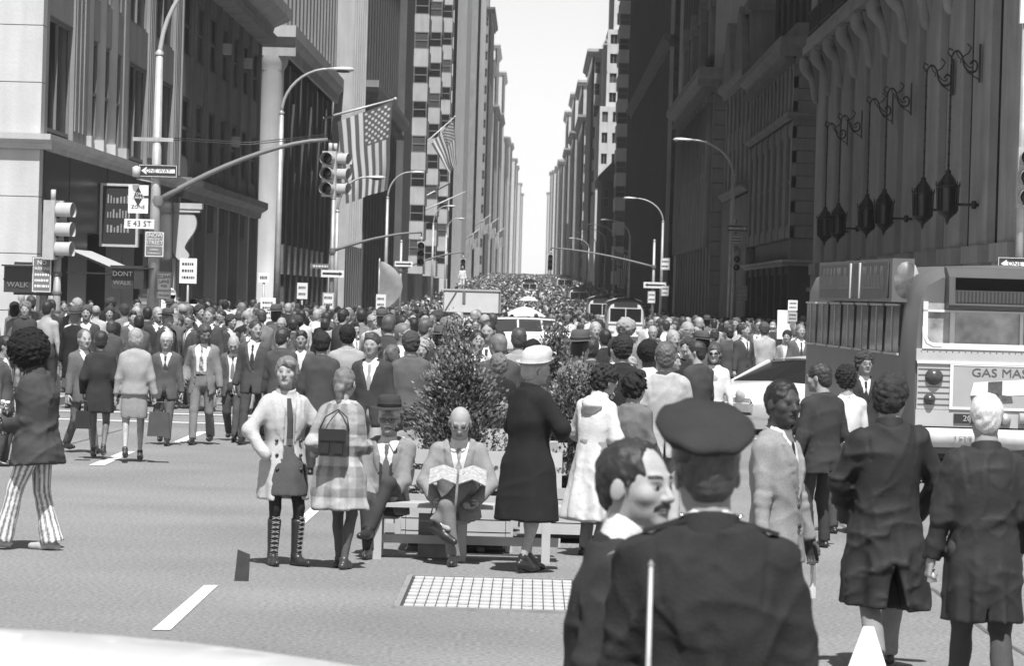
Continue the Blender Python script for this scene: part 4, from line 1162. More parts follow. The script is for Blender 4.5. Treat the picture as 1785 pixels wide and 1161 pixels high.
def right_second():
    r = thing('corner_shop_building', 'low ashlar corner building with dentil cornice between the bank and the gabled house', 'building')
    X = XF; d0, d1 = 185.0, 222.0
    core(r, X+.5, X+30, d0+.6, d1, 0, 14.6, st_mid)
    zc = [0.14, 4.2] + [5.4+i*.62 for i in range(15)]
    # coursed end wall towards the camera
    for i in range(2, len(zc)-1):
        b = MB(); b.box(X+.012, X+9, d0+.015*(i % 2), d0+.59, zc[i], zc[i+1]-.03); b.build('stone_course', st_mid, r)
    b = MB(); b.box(X+.02, X+9, d0+.1, d0+.59, 4.2, 5.36); b.build('sign_fascia', st_mid, r)
    b = MB(); b.box(X+.02, X+1.1, d0+.02, d0+.59, 0, 4.2); b.box(X+1.1, X+9, d0+.1, d0+.59, 2.9, 4.2); b.box(X+3.6, X+9, d0+.1, d0+.59, 0, 2.9); b.build('shopfront', st_dark, r)
    b = MB(); b.box(X+1.1, X+3.6, d0+.45, d0+.5, .14, 2.9); b.build('shop_window', glass, r)
    b = MB(); b.box(X+.9, X+3.8, d0-.3, d0+.1, 2.75, 2.95); b.build('canopy_edge', st_white, r)
    band(r, 1, X, d0, d1, 4.0, .3, .35, st_light, 'ledge'); band(r, 1, X, d0, d1, 11.3, .32, .3, st_mid, 'string_course'); band(r, 1, X, d0, d1, 14.4, .95, .75, st_mid, 'cornice', dent=True)
    core(r, X+.1, X+9, d0+.1, d1, 15.35, 16.1, st_mid, 'parapet')
    rfac(r, X, d0, d1, 5.4, 11.2, 7, 1, 2.6, 1.2, .24, st_mid, st_mid, pierout=.06); rfac(r, X, d0, d1, 11.62, 14.3, 12, 1, 1.5, .9, .24, st_mid, st_mid, pierout=.06); core(r, X+.25, X+.49, d0+.7, d1, 5.4, 14.3, st_black, 'inner_wall'); rfac(r, X, d0, d1, 0, 4.0, 7, 1, 1.0, .8, .5, st_dark)
    b = MB(); b.lathe([(.52, -.05), (.52, .05), (.44, .06), (.43, .02), (0, .02)], 24, (X+1.75, d0+.02, 4.75), axis='y', sx=.62); b.build('oval_sign_rim', st_light, r)
    text_mb('U', .7, st_light, 'sign_letter', r, (X+1.75, d0-.05, 4.75))
    return r
right_second()
t = thing('office_tower', 'black tall tower behind the low ashlar corner building on the right', 'building')
core(t, XF+1.8, XF+36, 190, 251, 0, 90, brick_d); rfac(t, XF+1.3, 190, 251, 16, 90, 12, 18, 2.2, 1.6, .48, brick_d, maxw=120)
def right_gable():
    r = thing('gabled_house', 'grey stone house with a curved gable and a shopfront of thin vertical fins', 'building')
    X = XF; d0, d1 = 222.0, 251.0
    core(r, X+.5, X+1.7, d0+.1, d1, 0, 17, st_mid)
    rfac(r, X, d0, d1, 9.0, 16, 6, 2, 2.4, 1.2, .24, st_mid, st_mid, pierout=.06); core(r, X+.25, X+.49, d0+.2, d1, 9.0, 16, st_black, 'inner_wall')
    b = MB()
    for i in range(22): y = d0+.4+i*1.3; b.box(X-.14, X+.3, y, y+.16, .14, 8.6)
    b.build('fin', st_light, r); b = MB(); b.box(X+.25, X+.45, d0+.1, d1, .14, 9); b.build('fin_glass', glass, r)
    b = MB(); b.box(X-.05, X+.45, d0, d1, 4.4, 5.6); b.build('fascia', st_mid, r)
    b = MB()
    for q, y in enumerate((d0+6, d0+20)):
        P_ = [(y-5+10*k/12, 16+4.2*math.sin(math.pi*k/12)**.7) for k in range(13)]; b.prism(P_[::-1], X-.5, X+1.2, axis='x')
    b.build('gable', st_mid, r)
    b = MB(); b.box(X-.1, X+1.7, d0-.1, d0+4, 16, 19.5); b.box(X-.3, X+1.7, d0-.3, d0+4.2, 19.5, 20.2); b.build('end_turret', st_mid, r)
    band(r, 1, X, d0, d1, 15.6, .8, .6, st_mid, 'cornice'); band(r, 1, X, d0, d1, 8.8, .4, .4, st_mid, 'ledge', front=False)
    return r
right_gable()
def right_rust():
    r = thing('rusticated_building', 'rusticated stone corner house with carved upper storeys beyond the finned shopfront', 'building')
    X = XF; d0, d1 = 268.5, 333.0
    core(r, X+.6, X+2.0, d0+.6, d1, 0, 20, st_mid)
    for i in range(16):
        b = MB(); b.box(X-.03*(i % 2), X+9, d0+.03*(i % 2), d0+.58, .14+i*1.05, .14+i*1.05+1.0); b.build('stone_course', st_mid, r)
    b = MB(); b.box(X-.02, X+9, d0-.05, d0+.5, 17, 17.6); b.build('end_frieze', st_mid, r)
    rfac(r, X, d0+.6, d1, 0, 17, 12, 4, 2.6, 1.5, .55, st_mid, st_dark)
    for i in range(12):
        y = d0+2+i*5.3; b = MB(); b.tube([(X-.1, y, 6), (X-.1, y, 16.6)], [.42, .36], 10); b.box(X-.5, X+.1, y-.55, y+.55, 16.5, 17); b.build('engaged_column', st_mid, r)
        b = MB(); b.prism([(y+1.2, 11.2), (y+4.0, 11.2), (y+2.6, 12.2)], X-.35, X+.1, axis='x'); b.build('window_pediment', st_light, r)
        if i % 3 == 0: b = MB(); b.box(X-.3, X+1.6, y-.2, y+4, 20, 23.5); b.prism([(y-.4, 23.5), (y+4.2, 23.5), (y+1.9, 25.4)], X-.4, X+1.6, axis='x'); b.build('dormer', st_mid, r)
    band(r, 1, X, d0, d1, 17.6, 1.3, 1.2, st_mid, 'cornice', dent=True)
    for i in range(8): y = d0+6+i*.9; 
    return r
right_rust()
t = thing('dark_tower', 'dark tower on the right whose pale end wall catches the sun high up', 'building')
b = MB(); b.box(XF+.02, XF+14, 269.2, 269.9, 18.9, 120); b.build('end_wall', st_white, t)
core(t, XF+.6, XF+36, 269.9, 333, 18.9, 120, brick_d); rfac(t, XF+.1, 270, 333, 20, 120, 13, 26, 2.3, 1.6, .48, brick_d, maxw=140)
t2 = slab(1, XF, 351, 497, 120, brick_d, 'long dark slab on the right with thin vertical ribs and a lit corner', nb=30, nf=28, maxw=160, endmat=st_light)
for i in range(24):
    b = MB(); b.box(XF-.35, XF, 352+i*6, 352.6+i*6, gz(400), 120); b.build('rib', brick_d if i else st_light, t2)  # corner rib paler than the others, sunlight put into its colour
band(t2, 1, XF, 352, 497, 26, 1.2, 1.0, st_dark, 'string_course', front=False)
r_ = thing('bay_window_house', 'slim building with stacked white bay windows right of the sky gap', 'building')
core(r_, XF-.3, XF+20, 515.3, 575, 0, 90, brick_d)
for j in range(26):
    z = 4+j*3.4; b = MB(); b.box(XF-1.75, XF-.31, 515, 526, z, z+1.8); b.build('spandrel', st_white, r_); link('window', winmesh(1.38, 1.56, 'sash', None, glass2 if j % 3 else glass), r_, (XF-1.72, 515.1, z+1.81), RC); b = MB(); b.box(XF-1.6, XF-.31, 515.3, 526, z+1.8, z+3.4); b.build('bay_glass', glass, r_)
r_ = thing('hip_roof_house', 'low brick house with dark hipped roof right of the sky gap', 'building')
core(r_, 9.4, 12.2, 540.3, 575, 0, 19, brick_d); facade(r_, (9.4, 540, 0), RC, 2.8, 2, 18.6, 2, 4, .6, 1.6, .28, brick_d)
b = MB(); b.box(9.0, 12.25, 539.4, 575, 19, 19.8); b._add([(9.0, 539.4, 19.82), (12.25, 539.4, 19.82), (12.25, 575, 19.82), (9.0, 575, 19.82), (11.5, 543, 22.5), (12.2, 543, 22.5), (12.2, 570, 22.5), (11.5, 570, 22.5)], [(0,1,5,4),(1,2,6,5),(2,3,7,6),(3,0,4,7),(4,5,6,7)]); b.build('roof', M('slate_roof', .06, .8, .2, 2), r_)
def stepped():
    r = thing('stepped_tower', 'white stepped tower with dark square windows right of the sky gap', 'building')
    for (x0, x1, d0, z0, z1, nb, nf) in ((9.8, 15.5, 620, 0, 20, 3, 5), (10.2, 15.5, 622, 20, 34, 3, 4), (11.2, 15.5, 624, 34, 47, 2, 4), (12.2, 17, 627, 47, 75, 2, 7)):
        core(r, x0+.02, x1+8, d0+.6, d0+50, z0, z1, st_white, 'tier'); facade(r, (x0, d0, 0), RC, x1-x0, z0, z1, nb, nf, (x1-x0)/nb*.45, (z1-z0)/nf*.5, .5, st_white, win='pair', name='tier_wall')
    lf = rfac(r, 9.8, 620.6, 668, 4, 20, 8, 5, 2, 1.5, .3, st_light, maxw=40)
    text_mb('A', 2.2, M('faded_paint', .4, .8, .1, 4), 'painted_letter', r, (10.9, 621.7, 44.5), ext=.02)
    return r
stepped()
b = MB(); r_ = slab(1, 9.5, 680, 745, 46, st_light, 'pale setback building beyond the white stepped tower', wide=(4, 2), endmat=st_white)
slab(1, 9.0, 763, 830, 38, st_mid, 'grey building with rooftop tank down the right side', wide=(4, 2), endmat=st_light)
for i, (d0, h, X, m) in enumerate(((848, 50, 9.6, st_light), (930, 42, 8.8, st_mid), (1010, 56, 9.4, st_white), (1090, 44, 8.6, st_mid), (1190, 60, 9.2, st_white), (1300, 48, 8.6, st_mid), (1450, 54, 8.9, st_light), (1700, 60, 9.0, st_mid), (2050, 70, 9.0, st_light), (2500, 84, 9.2, st_mid), (3000, 84, 9.0, st_light))):  # paler stones here hold some of the distance haze as colour
    slab(1, X, d0, d0+62, h, m, ['far pale building', 'far grey building'][i % 2] + ' in the haze down the right side, %s of the hazy row' % ORD[i], nb=6, nf=10, maxw=40, endmat=m)
t = thing('distant_tower', 'pale slab tower at the far end of the avenue, faint in the haze', 'building')
core(t, 12.5, 26, 3200, 3240, 0, 104, st_light); facade(t, (12.5, 3199.4, 0), RC, 13.5, 4, 104, 5, 20, 1.4, 2.4, .5, st_light, maxw=100)

tar = M('tar_seam', .10, .8, .3, 8)
rs_ = random.Random(12)
for pts in ([(-6.5, 20), (-6.2, 30), (-6.3, 44), (-6.1, 58)], [(3.2, 20), (3.1, 34), (3.3, 46)]):
    q = []; 
    for (a0, b0), (a1, b1) in zip(pts[:-1], pts[1:]):
        for t in range(8): q.append((a0+(a1-a0)*t/8+rs_.uniform(-.04, .04), b0+(b1-b0)*t/8+rs_.uniform(-.1, .1)))
    b = MB(); b.grid([[(x-.018 if pts[0][1] != pts[-1][1] and abs(pts[0][0]-pts[-1][0]) < 1 else x, y-(.0 if abs(pts[0][0]-pts[-1][0]) < 1 else .05), .004), (x+.018 if abs(pts[0][0]-pts[-1][0]) < 1 else x, y+(.0 if abs(pts[0][0]-pts[-1][0]) < 1 else .05), .004)] for x, y in q]); struct(b.build('tar_seam', tar))
# ================================================================== STREET FURNITURE, VEHICLES, FLAGS, PLANTS
pole_m = M('galvanised_pole', .42, .5, .2, 3, metal=.3, fine=.1, fscale=40)
sig_y = M('signal_paint', .40, .5, .1, 8); sig_d = M('signal_dark', .04, .4, .1, 8); lens_m = M('signal_lens', .02, .2, .3, 20, spec=.7); lens_l = M('signal_lens_pale', .45, .3, .2, 20)
sgn_w = M('sign_white', .78, .5, .06, 3); sgn_b = M('sign_black', .03, .5, .1, 5); sgn_g = M('sign_grey', .16, .5, .12, 5)
def sign(parent, x, y, z, w, h, bg, fg, lines, name='sign_panel', rz=0.0, border=True, arrow=None, sizes=None):
    """flat plate with raised print facing -y, centre x,z"""
    root = link(name, None, parent, (x, y, z), rz); 
    b = MB(); b.box(-w/2, w/2, 0, .02, -h/2, h/2); p_ = b.mesh(name, bg); root.data = None
    bpy.data.objects.remove(root); root = link(name, p_, parent, (x, y, z), rz)
    if border:
        t = min(w, h)*.035; b = MB()
        for x0, x1, z0, z1 in ((-w/2+t, w/2-t, h/2-2*t, h/2-t), (-w/2+t, w/2-t, -h/2+t, -h/2+2*t), (-w/2+t, -w/2+2*t, -h/2+2*t, h/2-2*t), (w/2-2*t, w/2-t, -h/2+2*t, h/2-2*t)): b.box(x0, x1, -.004, 0, z0, z1)
        b.build('sign_border', fg, root)
    if arrow:
        s = arrow; b = MB(); hw, hh = w/2*.88, h/2*.62
        b._add([(s*hw, -.005, 0), (s*(hw-hh*1.4), -.005, hh), (s*(hw-hh*1.4), -.005, hh*.5), (-s*hw, -.005, hh*.5), (-s*hw, -.005, -hh*.5), (s*(hw-hh*1.4), -.005, -hh*.5), (s*(hw-hh*1.4), -.005, -hh)], [tuple(range(7)) if s > 0 else tuple(range(6, -1, -1))])
        b.build('sign_arrow', fg, root)
    n = len(lines)
    for i, tx in enumerate(lines):
        if tx == '~':                                   # print too small to read in the photograph: broken strokes
            zz = h*.40-(i+.5)*h*.80/n; b = MB(); x0 = -w*.36; rr_ = random.Random(int(x*50+y+i))
            while x0 < w*.34: ww = rr_.uniform(.05, .14)*w; b.box(x0, min(x0+ww, w*.38), -.004, 0, zz-h*.16/n, zz+h*.16/n); x0 += ww+.04*w
            o_ = b.build('print_line', fg, root); o_['kind'] = 'stuff'; continue
        sz = (sizes[i] if sizes else h*.8/n*1.05); zz = h*.42-(i+.5)*h*.84/n
        text_mb(tx, sz, bg if arrow else fg, 'lettering', root, (0, -.008, zz), ext=.002)
    return root
def signal(parent, x, y, z, rz=0.0, lit=None):
    """three-lens traffic signal with hoods, lenses facing -y"""
    r = link('signal_head', None, parent, (x, y, z), rz)
    b = MB(); b.box(-.17, .17, 0, .22, -.55, .55); b.tube([(0, .1, .55), (0, .1, .75)], .05, 8); hb = b.mesh('signal_head', sig_y); bpy.data.objects.remove(r); r = link('signal_head', hb, parent, (x, y, z), rz)
    for i, zz in enumerate((.36, 0, -.36)):
        b = MB(); b.lathe([(.145, -.01), (.10, -.03), (0, -.035)], 16, (0, 0, zz), axis='y'); b.build('lens', lens_l if lit == i else lens_m, r)
        b = MB(); P_ = []
        for yy in (0, -.30):
            P_.append([(.155*math.cos(a), yy, zz+.155*math.sin(a)) for a in [math.pi*(-.25+1.5*q/14) for q in range(15)]])
        b.grid(P_); b.build('visor', sig_y, r)
    return r
def walkbox(parent, x, y, z, rz=0.0, text=True):
    r = link('pedestrian_signal', None, parent)
    b = MB(); b.box(-.26, .26, 0, .26, -.24, .24); hb = b.mesh('pedestrian_signal', sig_d); bpy.data.objects.remove(r); r = link('pedestrian_signal', hb, parent, (x, y, z), rz)
    if text:
        text_mb('DONT', .165, sgn_w, 'lettering', r, (0, -.01, .11)); text_mb('WALK', .155, M('lamp_off', .2, .5), 'lettering', r, (0, -.01, -.11))
    b = MB(); b.box(-.29, .29, -.16, .28, .24, .27); b.box(-.27, .27, -.012, 0, -.015, .015); b.build('hood', sig_d, r)
    return r
def cobra(parent, x, y, z0, z1, side, reach, head_z):
    """street lamp: arm sweeping from the pole top to a flat lamp head; side +1 reaches to +x"""
    b = MB(); pts = []
    for i in range(11):
        t = i/10; pts.append((x+side*reach*(1-math.cos(t*math.pi/2)), y, z1+(head_z-z1)*math.sin(t*math.pi/2)))
    b.tube(pts, [.06-.02*i/10 for i in range(11)], 8); b.build('lamp_arm', pole_m, parent)
    hx = x+side*reach; b = MB(); b.lathe([(0, -.1), (.07, -.05), (.11, .15), (.16, .45), (.13, .75), (0, .86)] if side > 0 else [(0, .1), (.07, .05), (.11, -.15), (.16, -.45), (.13, -.75), (0, -.86)], 12, (hx, y, head_z), axis='x', sy=.6)
    h_ = b.build('lamp_head', metal_l, parent); b = MB(); b.lathe([(.15, 0), (.12, -.07), (0, -.09)], 12, (hx+side*.45, y, head_z-.04), sx=1.8); b.build('lamp_glass', glass2, h_)
def pole(parent, x, y, z1, r0=.13, r1=.09, name='pole', base=.14):
    b = MB(); b.lathe([(r0*1.7, 0), (r0*1.7, .1), (r0*1.25, .35), (r0, .5)], 14, (x, y, base)); b.tube([(x, y, base+.4), (x, y, z1)], [r0, r1], 14); b.lathe([(r1*1.2, 0), (r1*1.25, .06), (.02, .16)], 12, (x, y, z1)); return b.build(name, pole_m, parent)
def mast(parent, x, y, z, side, reach, rise):
    b = MB(); pts = [(x+side*reach*t, y, z+rise*(1-(1-t)**1.6)) for t in [i/10 for i in range(11)]]; b.tube(pts, [.075-.03*i/10 for i in range(11)], 8); b.lathe([(.14, -.12), (.16, 0), (.14, .12)], 12, (x, y, z)); b.build('mast_arm', M('mast_paint', .16, .5, .1, 4), parent); return pts[-1]
# -- left near pole: three-lens signal side on, pedestrian box, parking sign
x, y = at(94, 700, 69)[0], 69
p_ = thing('signal_pole', 'short pole with sideways signal head and no parking sign at the left edge', 'traffic signal')
pole(p_, x, y, 3.05, .075, .07)
signal(p_, x+.0, y-.15, 3.15, rad(75)); b = MB(); b.box(x-.09, x+.09, y-.1, y+.1, 2.65, 3.7); b.build('signal_bracket', sig_y, p_)
sign(p_, x-.27, y-.14, 2.32, .36, .66, sgn_g, sgn_w, ['NO', 'PARKING', '~', '~', '~'], sizes=[.11, .085, .07, .06, .06])
walkbox(p_, x-.72, y-.05, 2.22, 0.0, text=False); text_mb('WALK', .14, M('lamp_off', .2, .5), 'lettering', p_, (x-.72, y-.066, 2.12))
for z_ in (2.52, 1.96): b = MB(); b.bar((x, y, z_), (x-.8, y, z_), .05); b.build('bracket_arm', sig_d, p_)
b = MB()
for z in (1.3, 1.62, 1.95, 2.3): b.lathe([(.08, 0), (.09, .02), (.09, .06), (.08, .08)], 12, (x, y, z))
b.build('pole_strap', sgn_g, p_)
# -- left main pole with mast arm, signs
x, y = at(269, 430, 90)[0], 90.0
p_ = thing('signal_pole', 'tall lamp and signal pole carrying one way, street name and snow emergency signs', 'traffic signal')
zt = lambda py, d, px=272: at(px, py, d)[2]
pole(p_, x, y, zt(95, 90), .16, .085)
e = mast(p_, x+.05, y, zt(350, 90), 1, at(568, 240, 90)[0]-x, zt(243, 90, 568)-zt(350, 90)); signal(p_, e[0]+.05, y-.15, zt(303, 90, 568), rad(-12)); signal(p_, e[0]+.27, y+.05, zt(303, 90, 568), rad(62))
b = MB(); b.bar((e[0]+.05, y, e[2]), (e[0]+.05, y, zt(272, 90, 568)), .05); b.build('hanger', sig_d, p_)
b = MB(); b.bar((x-.58, y-.05, zt(243, 90)), (x+.4, y-.05, zt(243, 90)), .09); b.lathe([(.12, 0), (.13, .06), (.12, .12)], 12, (x, y, zt(247, 90))); b.build('cross_arm', pole_m, p_)
b = MB(); 
for dz in (0, .05): b.tube([(x+.4, y-.05, zt(243, 90)+dz), (x+2.2, y, zt(246, 90)+dz-.02), (e[0], y, e[2]+.08+dz)], .012, 5)
b.build('guy_wire', sig_d, p_)
sign(p_, x+.06, y-.2, zt(298, 90), .92, .30, sgn_b, sgn_w, ['ONE WAY'], arrow=-1, sizes=[.13])
b = MB(); b.lathe([(0, -.14), (.09, -.12), (.10, .1), (0, .14)], 12, (x-.45, y-.3, zt(300, 90))); b.build('fire_call_lamp', metal_l, p_)
b = MB(); b.bar((x-.45, y-.2, zt(313, 90)), (x, y-.1, zt(318, 90)), .03); b.build('lamp_bracket', pole_m, p_)
s_ = sign(p_, x-.40, y-.18, zt(348, 90), .48, .68, sgn_w, sgn_b, ['', '', 'ZONE'], border=False, sizes=[.1, .1, .12]); b = MB(); b._add([(0, -.006, -.18), (.12, -.006, .05), (0, -.006, .30), (-.12, -.006, .05)], [(0,1,2,3)]); b.box(.10, .26, -.006, -.004, .03, .09); b.build('diamond_mark', sgn_b, s_); text_mb('TOW\nAWAY', .10, sgn_w, 'lettering', s_, (0, -.01, .08))
sign(p_, x-.36, y-.18, zt(391, 90), .72, .23, sgn_w, sgn_b, ['E 43 ST'], border=False, sizes=[.19])
sign(p_, x+.02, y-.2, zt(426, 90), .47, .62, sgn_g, sgn_w, ['SNOW', 'EMERGENCY', 'STREET', 'NO STANDING', 'DURING', 'EMERGENCY'], sizes=[.13, .07, .125, .06, .055, .055])
walkbox(p_, x-.74, y-.1, zt(487, 90), 0); walkbox(p_, x-.12, y-.05, zt(487, 90), rad(70), text=False)
b = MB(); b.bar((x-1.05, y, zt(466, 90)), (x, y, zt(466, 90)), .05); b.build('bracket_arm', sig_d, p_)
sign(p_, x+.28, y-.22, zt(498, 90), .34, .66, sgn_g, sgn_b, ['CLEAR', 'LANE', 'FOR', 'EMERGENCY', 'VEHICLES'], border=True, sizes=[.1, .1, .08, .06, .06])
# lamp arm on the tall pole
cobra(p_, x, y, 0, zt(108, 90), 1, 1.6, zt(108, 90)+2.3)
# -- dark information kiosk board behind it
p_ = thing('kiosk_board', 'dark tall poster board with rounded white panel below the clear lane sign', 'kiosk', (at(262, 545, 92)[0], 92, 0))
b = MB(); b.box(-.28, .24, 0, .2, .1, 2.1); b.build('board', sgn_g, p_); b = MB(); b.box(.26, .62, -.02, .18, .1, 1.95); b.lathe([(0, -.02), (.18, -.02), (.18, .18), (0, .18)], 16, (.44, 0, 1.95), axis='y'); b.build('white_panel', sgn_w, p_)
for i in range(8): b = MB(); b.box(-.22, .18, -.008, 0, 1.90-i*.2, 1.96-i*.2); b.build('print_line', M('dim_letter', .3, .5, .2, 9), p_)
# -- lamp posts down both kerbs:   (pole px, depth, head px, head py, side, label)
LP = [(482, 128.5, 596, 120, 1, 'nearest tall lamp post on the left with its arm over the sunlit column'), (584, 167, 655, 309, 1, 'low lamp post crossing the large hanging flag'), (671, 222, 728, 300, 1, 'lamp post just right of the large hanging flag'),
      (752, 329, 786, 359, 1, 'lamp post below the second flag'), (775, 373, 803, 381, 1, 'small lamp post far down the left kerb'),
      (1272, 170, 1190, 243, -1, 'lamp post with bright head before the dark gabled house'), (1152, 260, 1098, 345, -1, 'tall pale lamp post on the right kerb before the dark slab'),
      (1095, 351, 1055, 383, -1, 'second of the row of lamp posts far down the right kerb'), (1069, 413, 1030, 391, -1, 'third of the row of lamp posts far down the right kerb'), (1053, 475, 1018, 398, -1, 'fourth of the row of lamp posts far down the right kerb'), (1036, 545, 1006, 406, -1, 'fifth of the row of lamp posts far down the right kerb'), (1024, 620, 996, 415, -1, 'last lamp post of the row far down the right kerb')]
for px, d, hx, hy, s, lab in LP:
    X = at(px, 520, d)[0]; hp_ = at(hx, hy, d); g = gz(d); o = thing('street_lamp', lab, 'street lamp', group='lamp posts along the kerbs')
    pole(o, X, d, hp_[2]-1.6, .13, .08, base=g+.1); cobra(o, X, d, 0, hp_[2]-1.6, s, abs(hp_[0]-X)-.4, hp_[2])
# -- second signal pole left and right ones
def sigpole(px, d, lab, arm=None, z1=None, extra=None):
    X = at(px, 520, d)[0]; o = thing('signal_pole', lab, 'traffic signal'); pole(o, X, d, z1 or 6.2, .12, .08, base=gz(d)+.1)
    if arm:
        (ax, ay, zs) = arm; q = at(ax, ay, d); e = mast(o, X, d, zs, 1 if ax > px else -1, abs(q[0]-X), q[2]-zs); signal(o, e[0], d-.15, q[2]-.95); b = MB(); b.bar((e[0], d, e[2]), (e[0], d, q[2]-.3), .05); b.build('hanger', sig_d, o)
    return o, X
o, X = sigpole(577, 165, 'signal pole with long arm below the large flag on the left', (735, 405, 3.9)); sign(o, X+.05, 164.8, at(577, 477, 165)[2], 1.0, .32, sgn_w, sgn_b, [''], arrow=1, border=False); sign(o, X-.5, 164.8, at(560, 464, 165)[2], .9, .22, sgn_g, sgn_w, ['~'], border=False); sign(o, X-.1, 164.7, at(577, 525, 165)[2], .5, .75, sgn_w, sgn_b, ['~', '~'])
o, X = sigpole(697, 250, 'signal pole at the third crossing on the left', (808, 440, 3.6), 5.5); sign(o, X+.2, 249.8, at(700, 460, 250)[2], 1.2, .35, sgn_w, sgn_b, [''], arrow=1, border=False)
o, X = sigpole(1278, 166, 'dark signal pole with one way sign by the finned shopfront', None, 5.7); signal(o, X+.1, 165.8, at(1276, 452, 166)[2], 0, lit=0); sign(o, X+.1, 165.7, at(1280, 398, 166)[2], .92, .30, sgn_b, sgn_w, ['ONE WAY'], arrow=1, sizes=[.12]); sign(o, X+.05, 165.7, at(1280, 418, 166)[2], .5, .5, sgn_g, sgn_w, ['~', '~', '~']); sign(o, X+.35, 165.7, at(1290, 511, 166)[2], .5, .65, M('sign_pale_grey', .4, .5), sgn_g, ['TOW', 'AWAY', 'ZONE'], sizes=[.17, .15, .15])
o, X = sigpole(1138, 250, 'pale signal pole with white signs and an arm reaching left', (960, 432, 4.3), 6.0); sign(o, X+.1, 249.8, at(1140, 497, 250)[2], 1.5, .4, sgn_w, sgn_b, [''], arrow=-1, border=False); sign(o, X-.1, 249.8, at(1134, 518, 250)[2], .5, .8, sgn_w, sgn_b, ['~', '~']); sign(o, X+.75, 249.7, at(1156, 460, 250)[2], .6, .8, sgn_w, sgn_b, ['~', '~']); sign(o, X+.8, 249.7, at(1158, 507, 250)[2], .5, .7, sgn_w, sgn_b, ['~', '~'])
# -- right near pole at the frame's edge
X = at(1781, 300, 68)[0]; o = thing('signal_pole', 'signal pole at the right edge with one way sign above the bus', 'traffic signal'); pole(o, X, 68, 8.5, .075, .065); signal(o, X+.08, 67.8, at(1781, 310, 68)[2]); sign(o, X+.05, 67.8, at(1765, 460, 68)[2], .92, .24, sgn_b, sgn_w, ['ONE WAY'], arrow=-1, sizes=[.12])
b = MB(); b.box(X-.12, X+.05, 67.9, 68.1, at(1775, 40, 68)[2], 8.4); b.build('sign_edge', sgn_w, o)
# -- free standing small sign posts (crowd and kerb)
def post_sign(px, py, d, w, h, bg, fg, lines, lab, zb=0.0, sizes=None):
    q = at(px, py, d); o = thing('sign_post', lab, 'sign', (q[0], d, gz(d))); b = MB(); b.tube([(0, .04, zb), (0, .04, q[2]+h/2-gz(d))], .035, 8); b.build('post', pole_m, o); sign(o, 0, -.02, q[2]-gz(d), w, h, bg, fg, lines, border=False, sizes=sizes); return o
o = post_sign(1371, 566, 80, .40, .62, sgn_w, sgn_b, [''], 'white blank sign on a post left of the bus'); 
sign(o, .12, -.05, at(1378, 530, 80)[2], .20, .22, sgn_w, sgn_b, ['~', '~'], border=False); sign(o, .12, -.05, at(1378, 550, 80)[2], .20, .20, M('sign_pale_grey', .4, .5), sgn_b, ['~', '~'], border=False)
b = MB(); b._add([(.06, -.06, .1), (.19, -.06, .1), (.17, -.06, -.25)], [(2,1,0)]); q_ = b.build('dark_mark', sgn_g, o); q_.location.z = at(1371, 566, 80)[2]
post_sign(467, 541, 118, .48, .80, sgn_w, sgn_b, ['~', '~', '~', '~'], 'white paper placard held above the crowd before the sunlit column', 1.0)
post_sign(527, 507, 150, .42, .65, sgn_w, sgn_b, ['~', '~'], 'white kerb sign right of the sunlit column')
post_sign(328, 472, 104, .48, .70, sgn_w, sgn_b, ['~', '~', '~'], 'white sign plate beside the white pilaster on the left')
post_sign(337, 541, 101, .26, .34, sgn_w, sgn_b, ['~', '~'], 'small white placard above the crowd below the white sign plate', 1.0)
post_sign(664, 526, 190, .50, .75, sgn_w, sgn_b, ['~', '~'], 'white placard in the crowd left of the grey banner')
post_sign(460, 484, 122, .35, .32, sgn_w, sgn_b, ['~'], 'small white sign left of the sunlit column')
# -- round grey disc sculpture / banner
q = at(676, 482, 215); o = thing('banner', 'grey leaf shaped cloth banner standing above the crowd on the left', 'banner', (q[0], 215, gz(215)))
b = MB(); P_ = []
for i in range(13):
    a = i/12; w = 1.05*math.sin(math.pi*min(1, a*.9+.08))**.6; P_.append([(-.5+w*t*1.3, .12*math.sin(3*t+a*4), 2.0+a*2.6) for t in (0, .25, .5, .75, 1)])
b.grid(P_); b.build('cloth', M('banner_cloth', .30, .9, .15, 3), o); b = MB(); b.tube([(-.5, 0, .2), (-.5, 0, 4.8)], .04, 6); b.build('staff', pole_m, o)
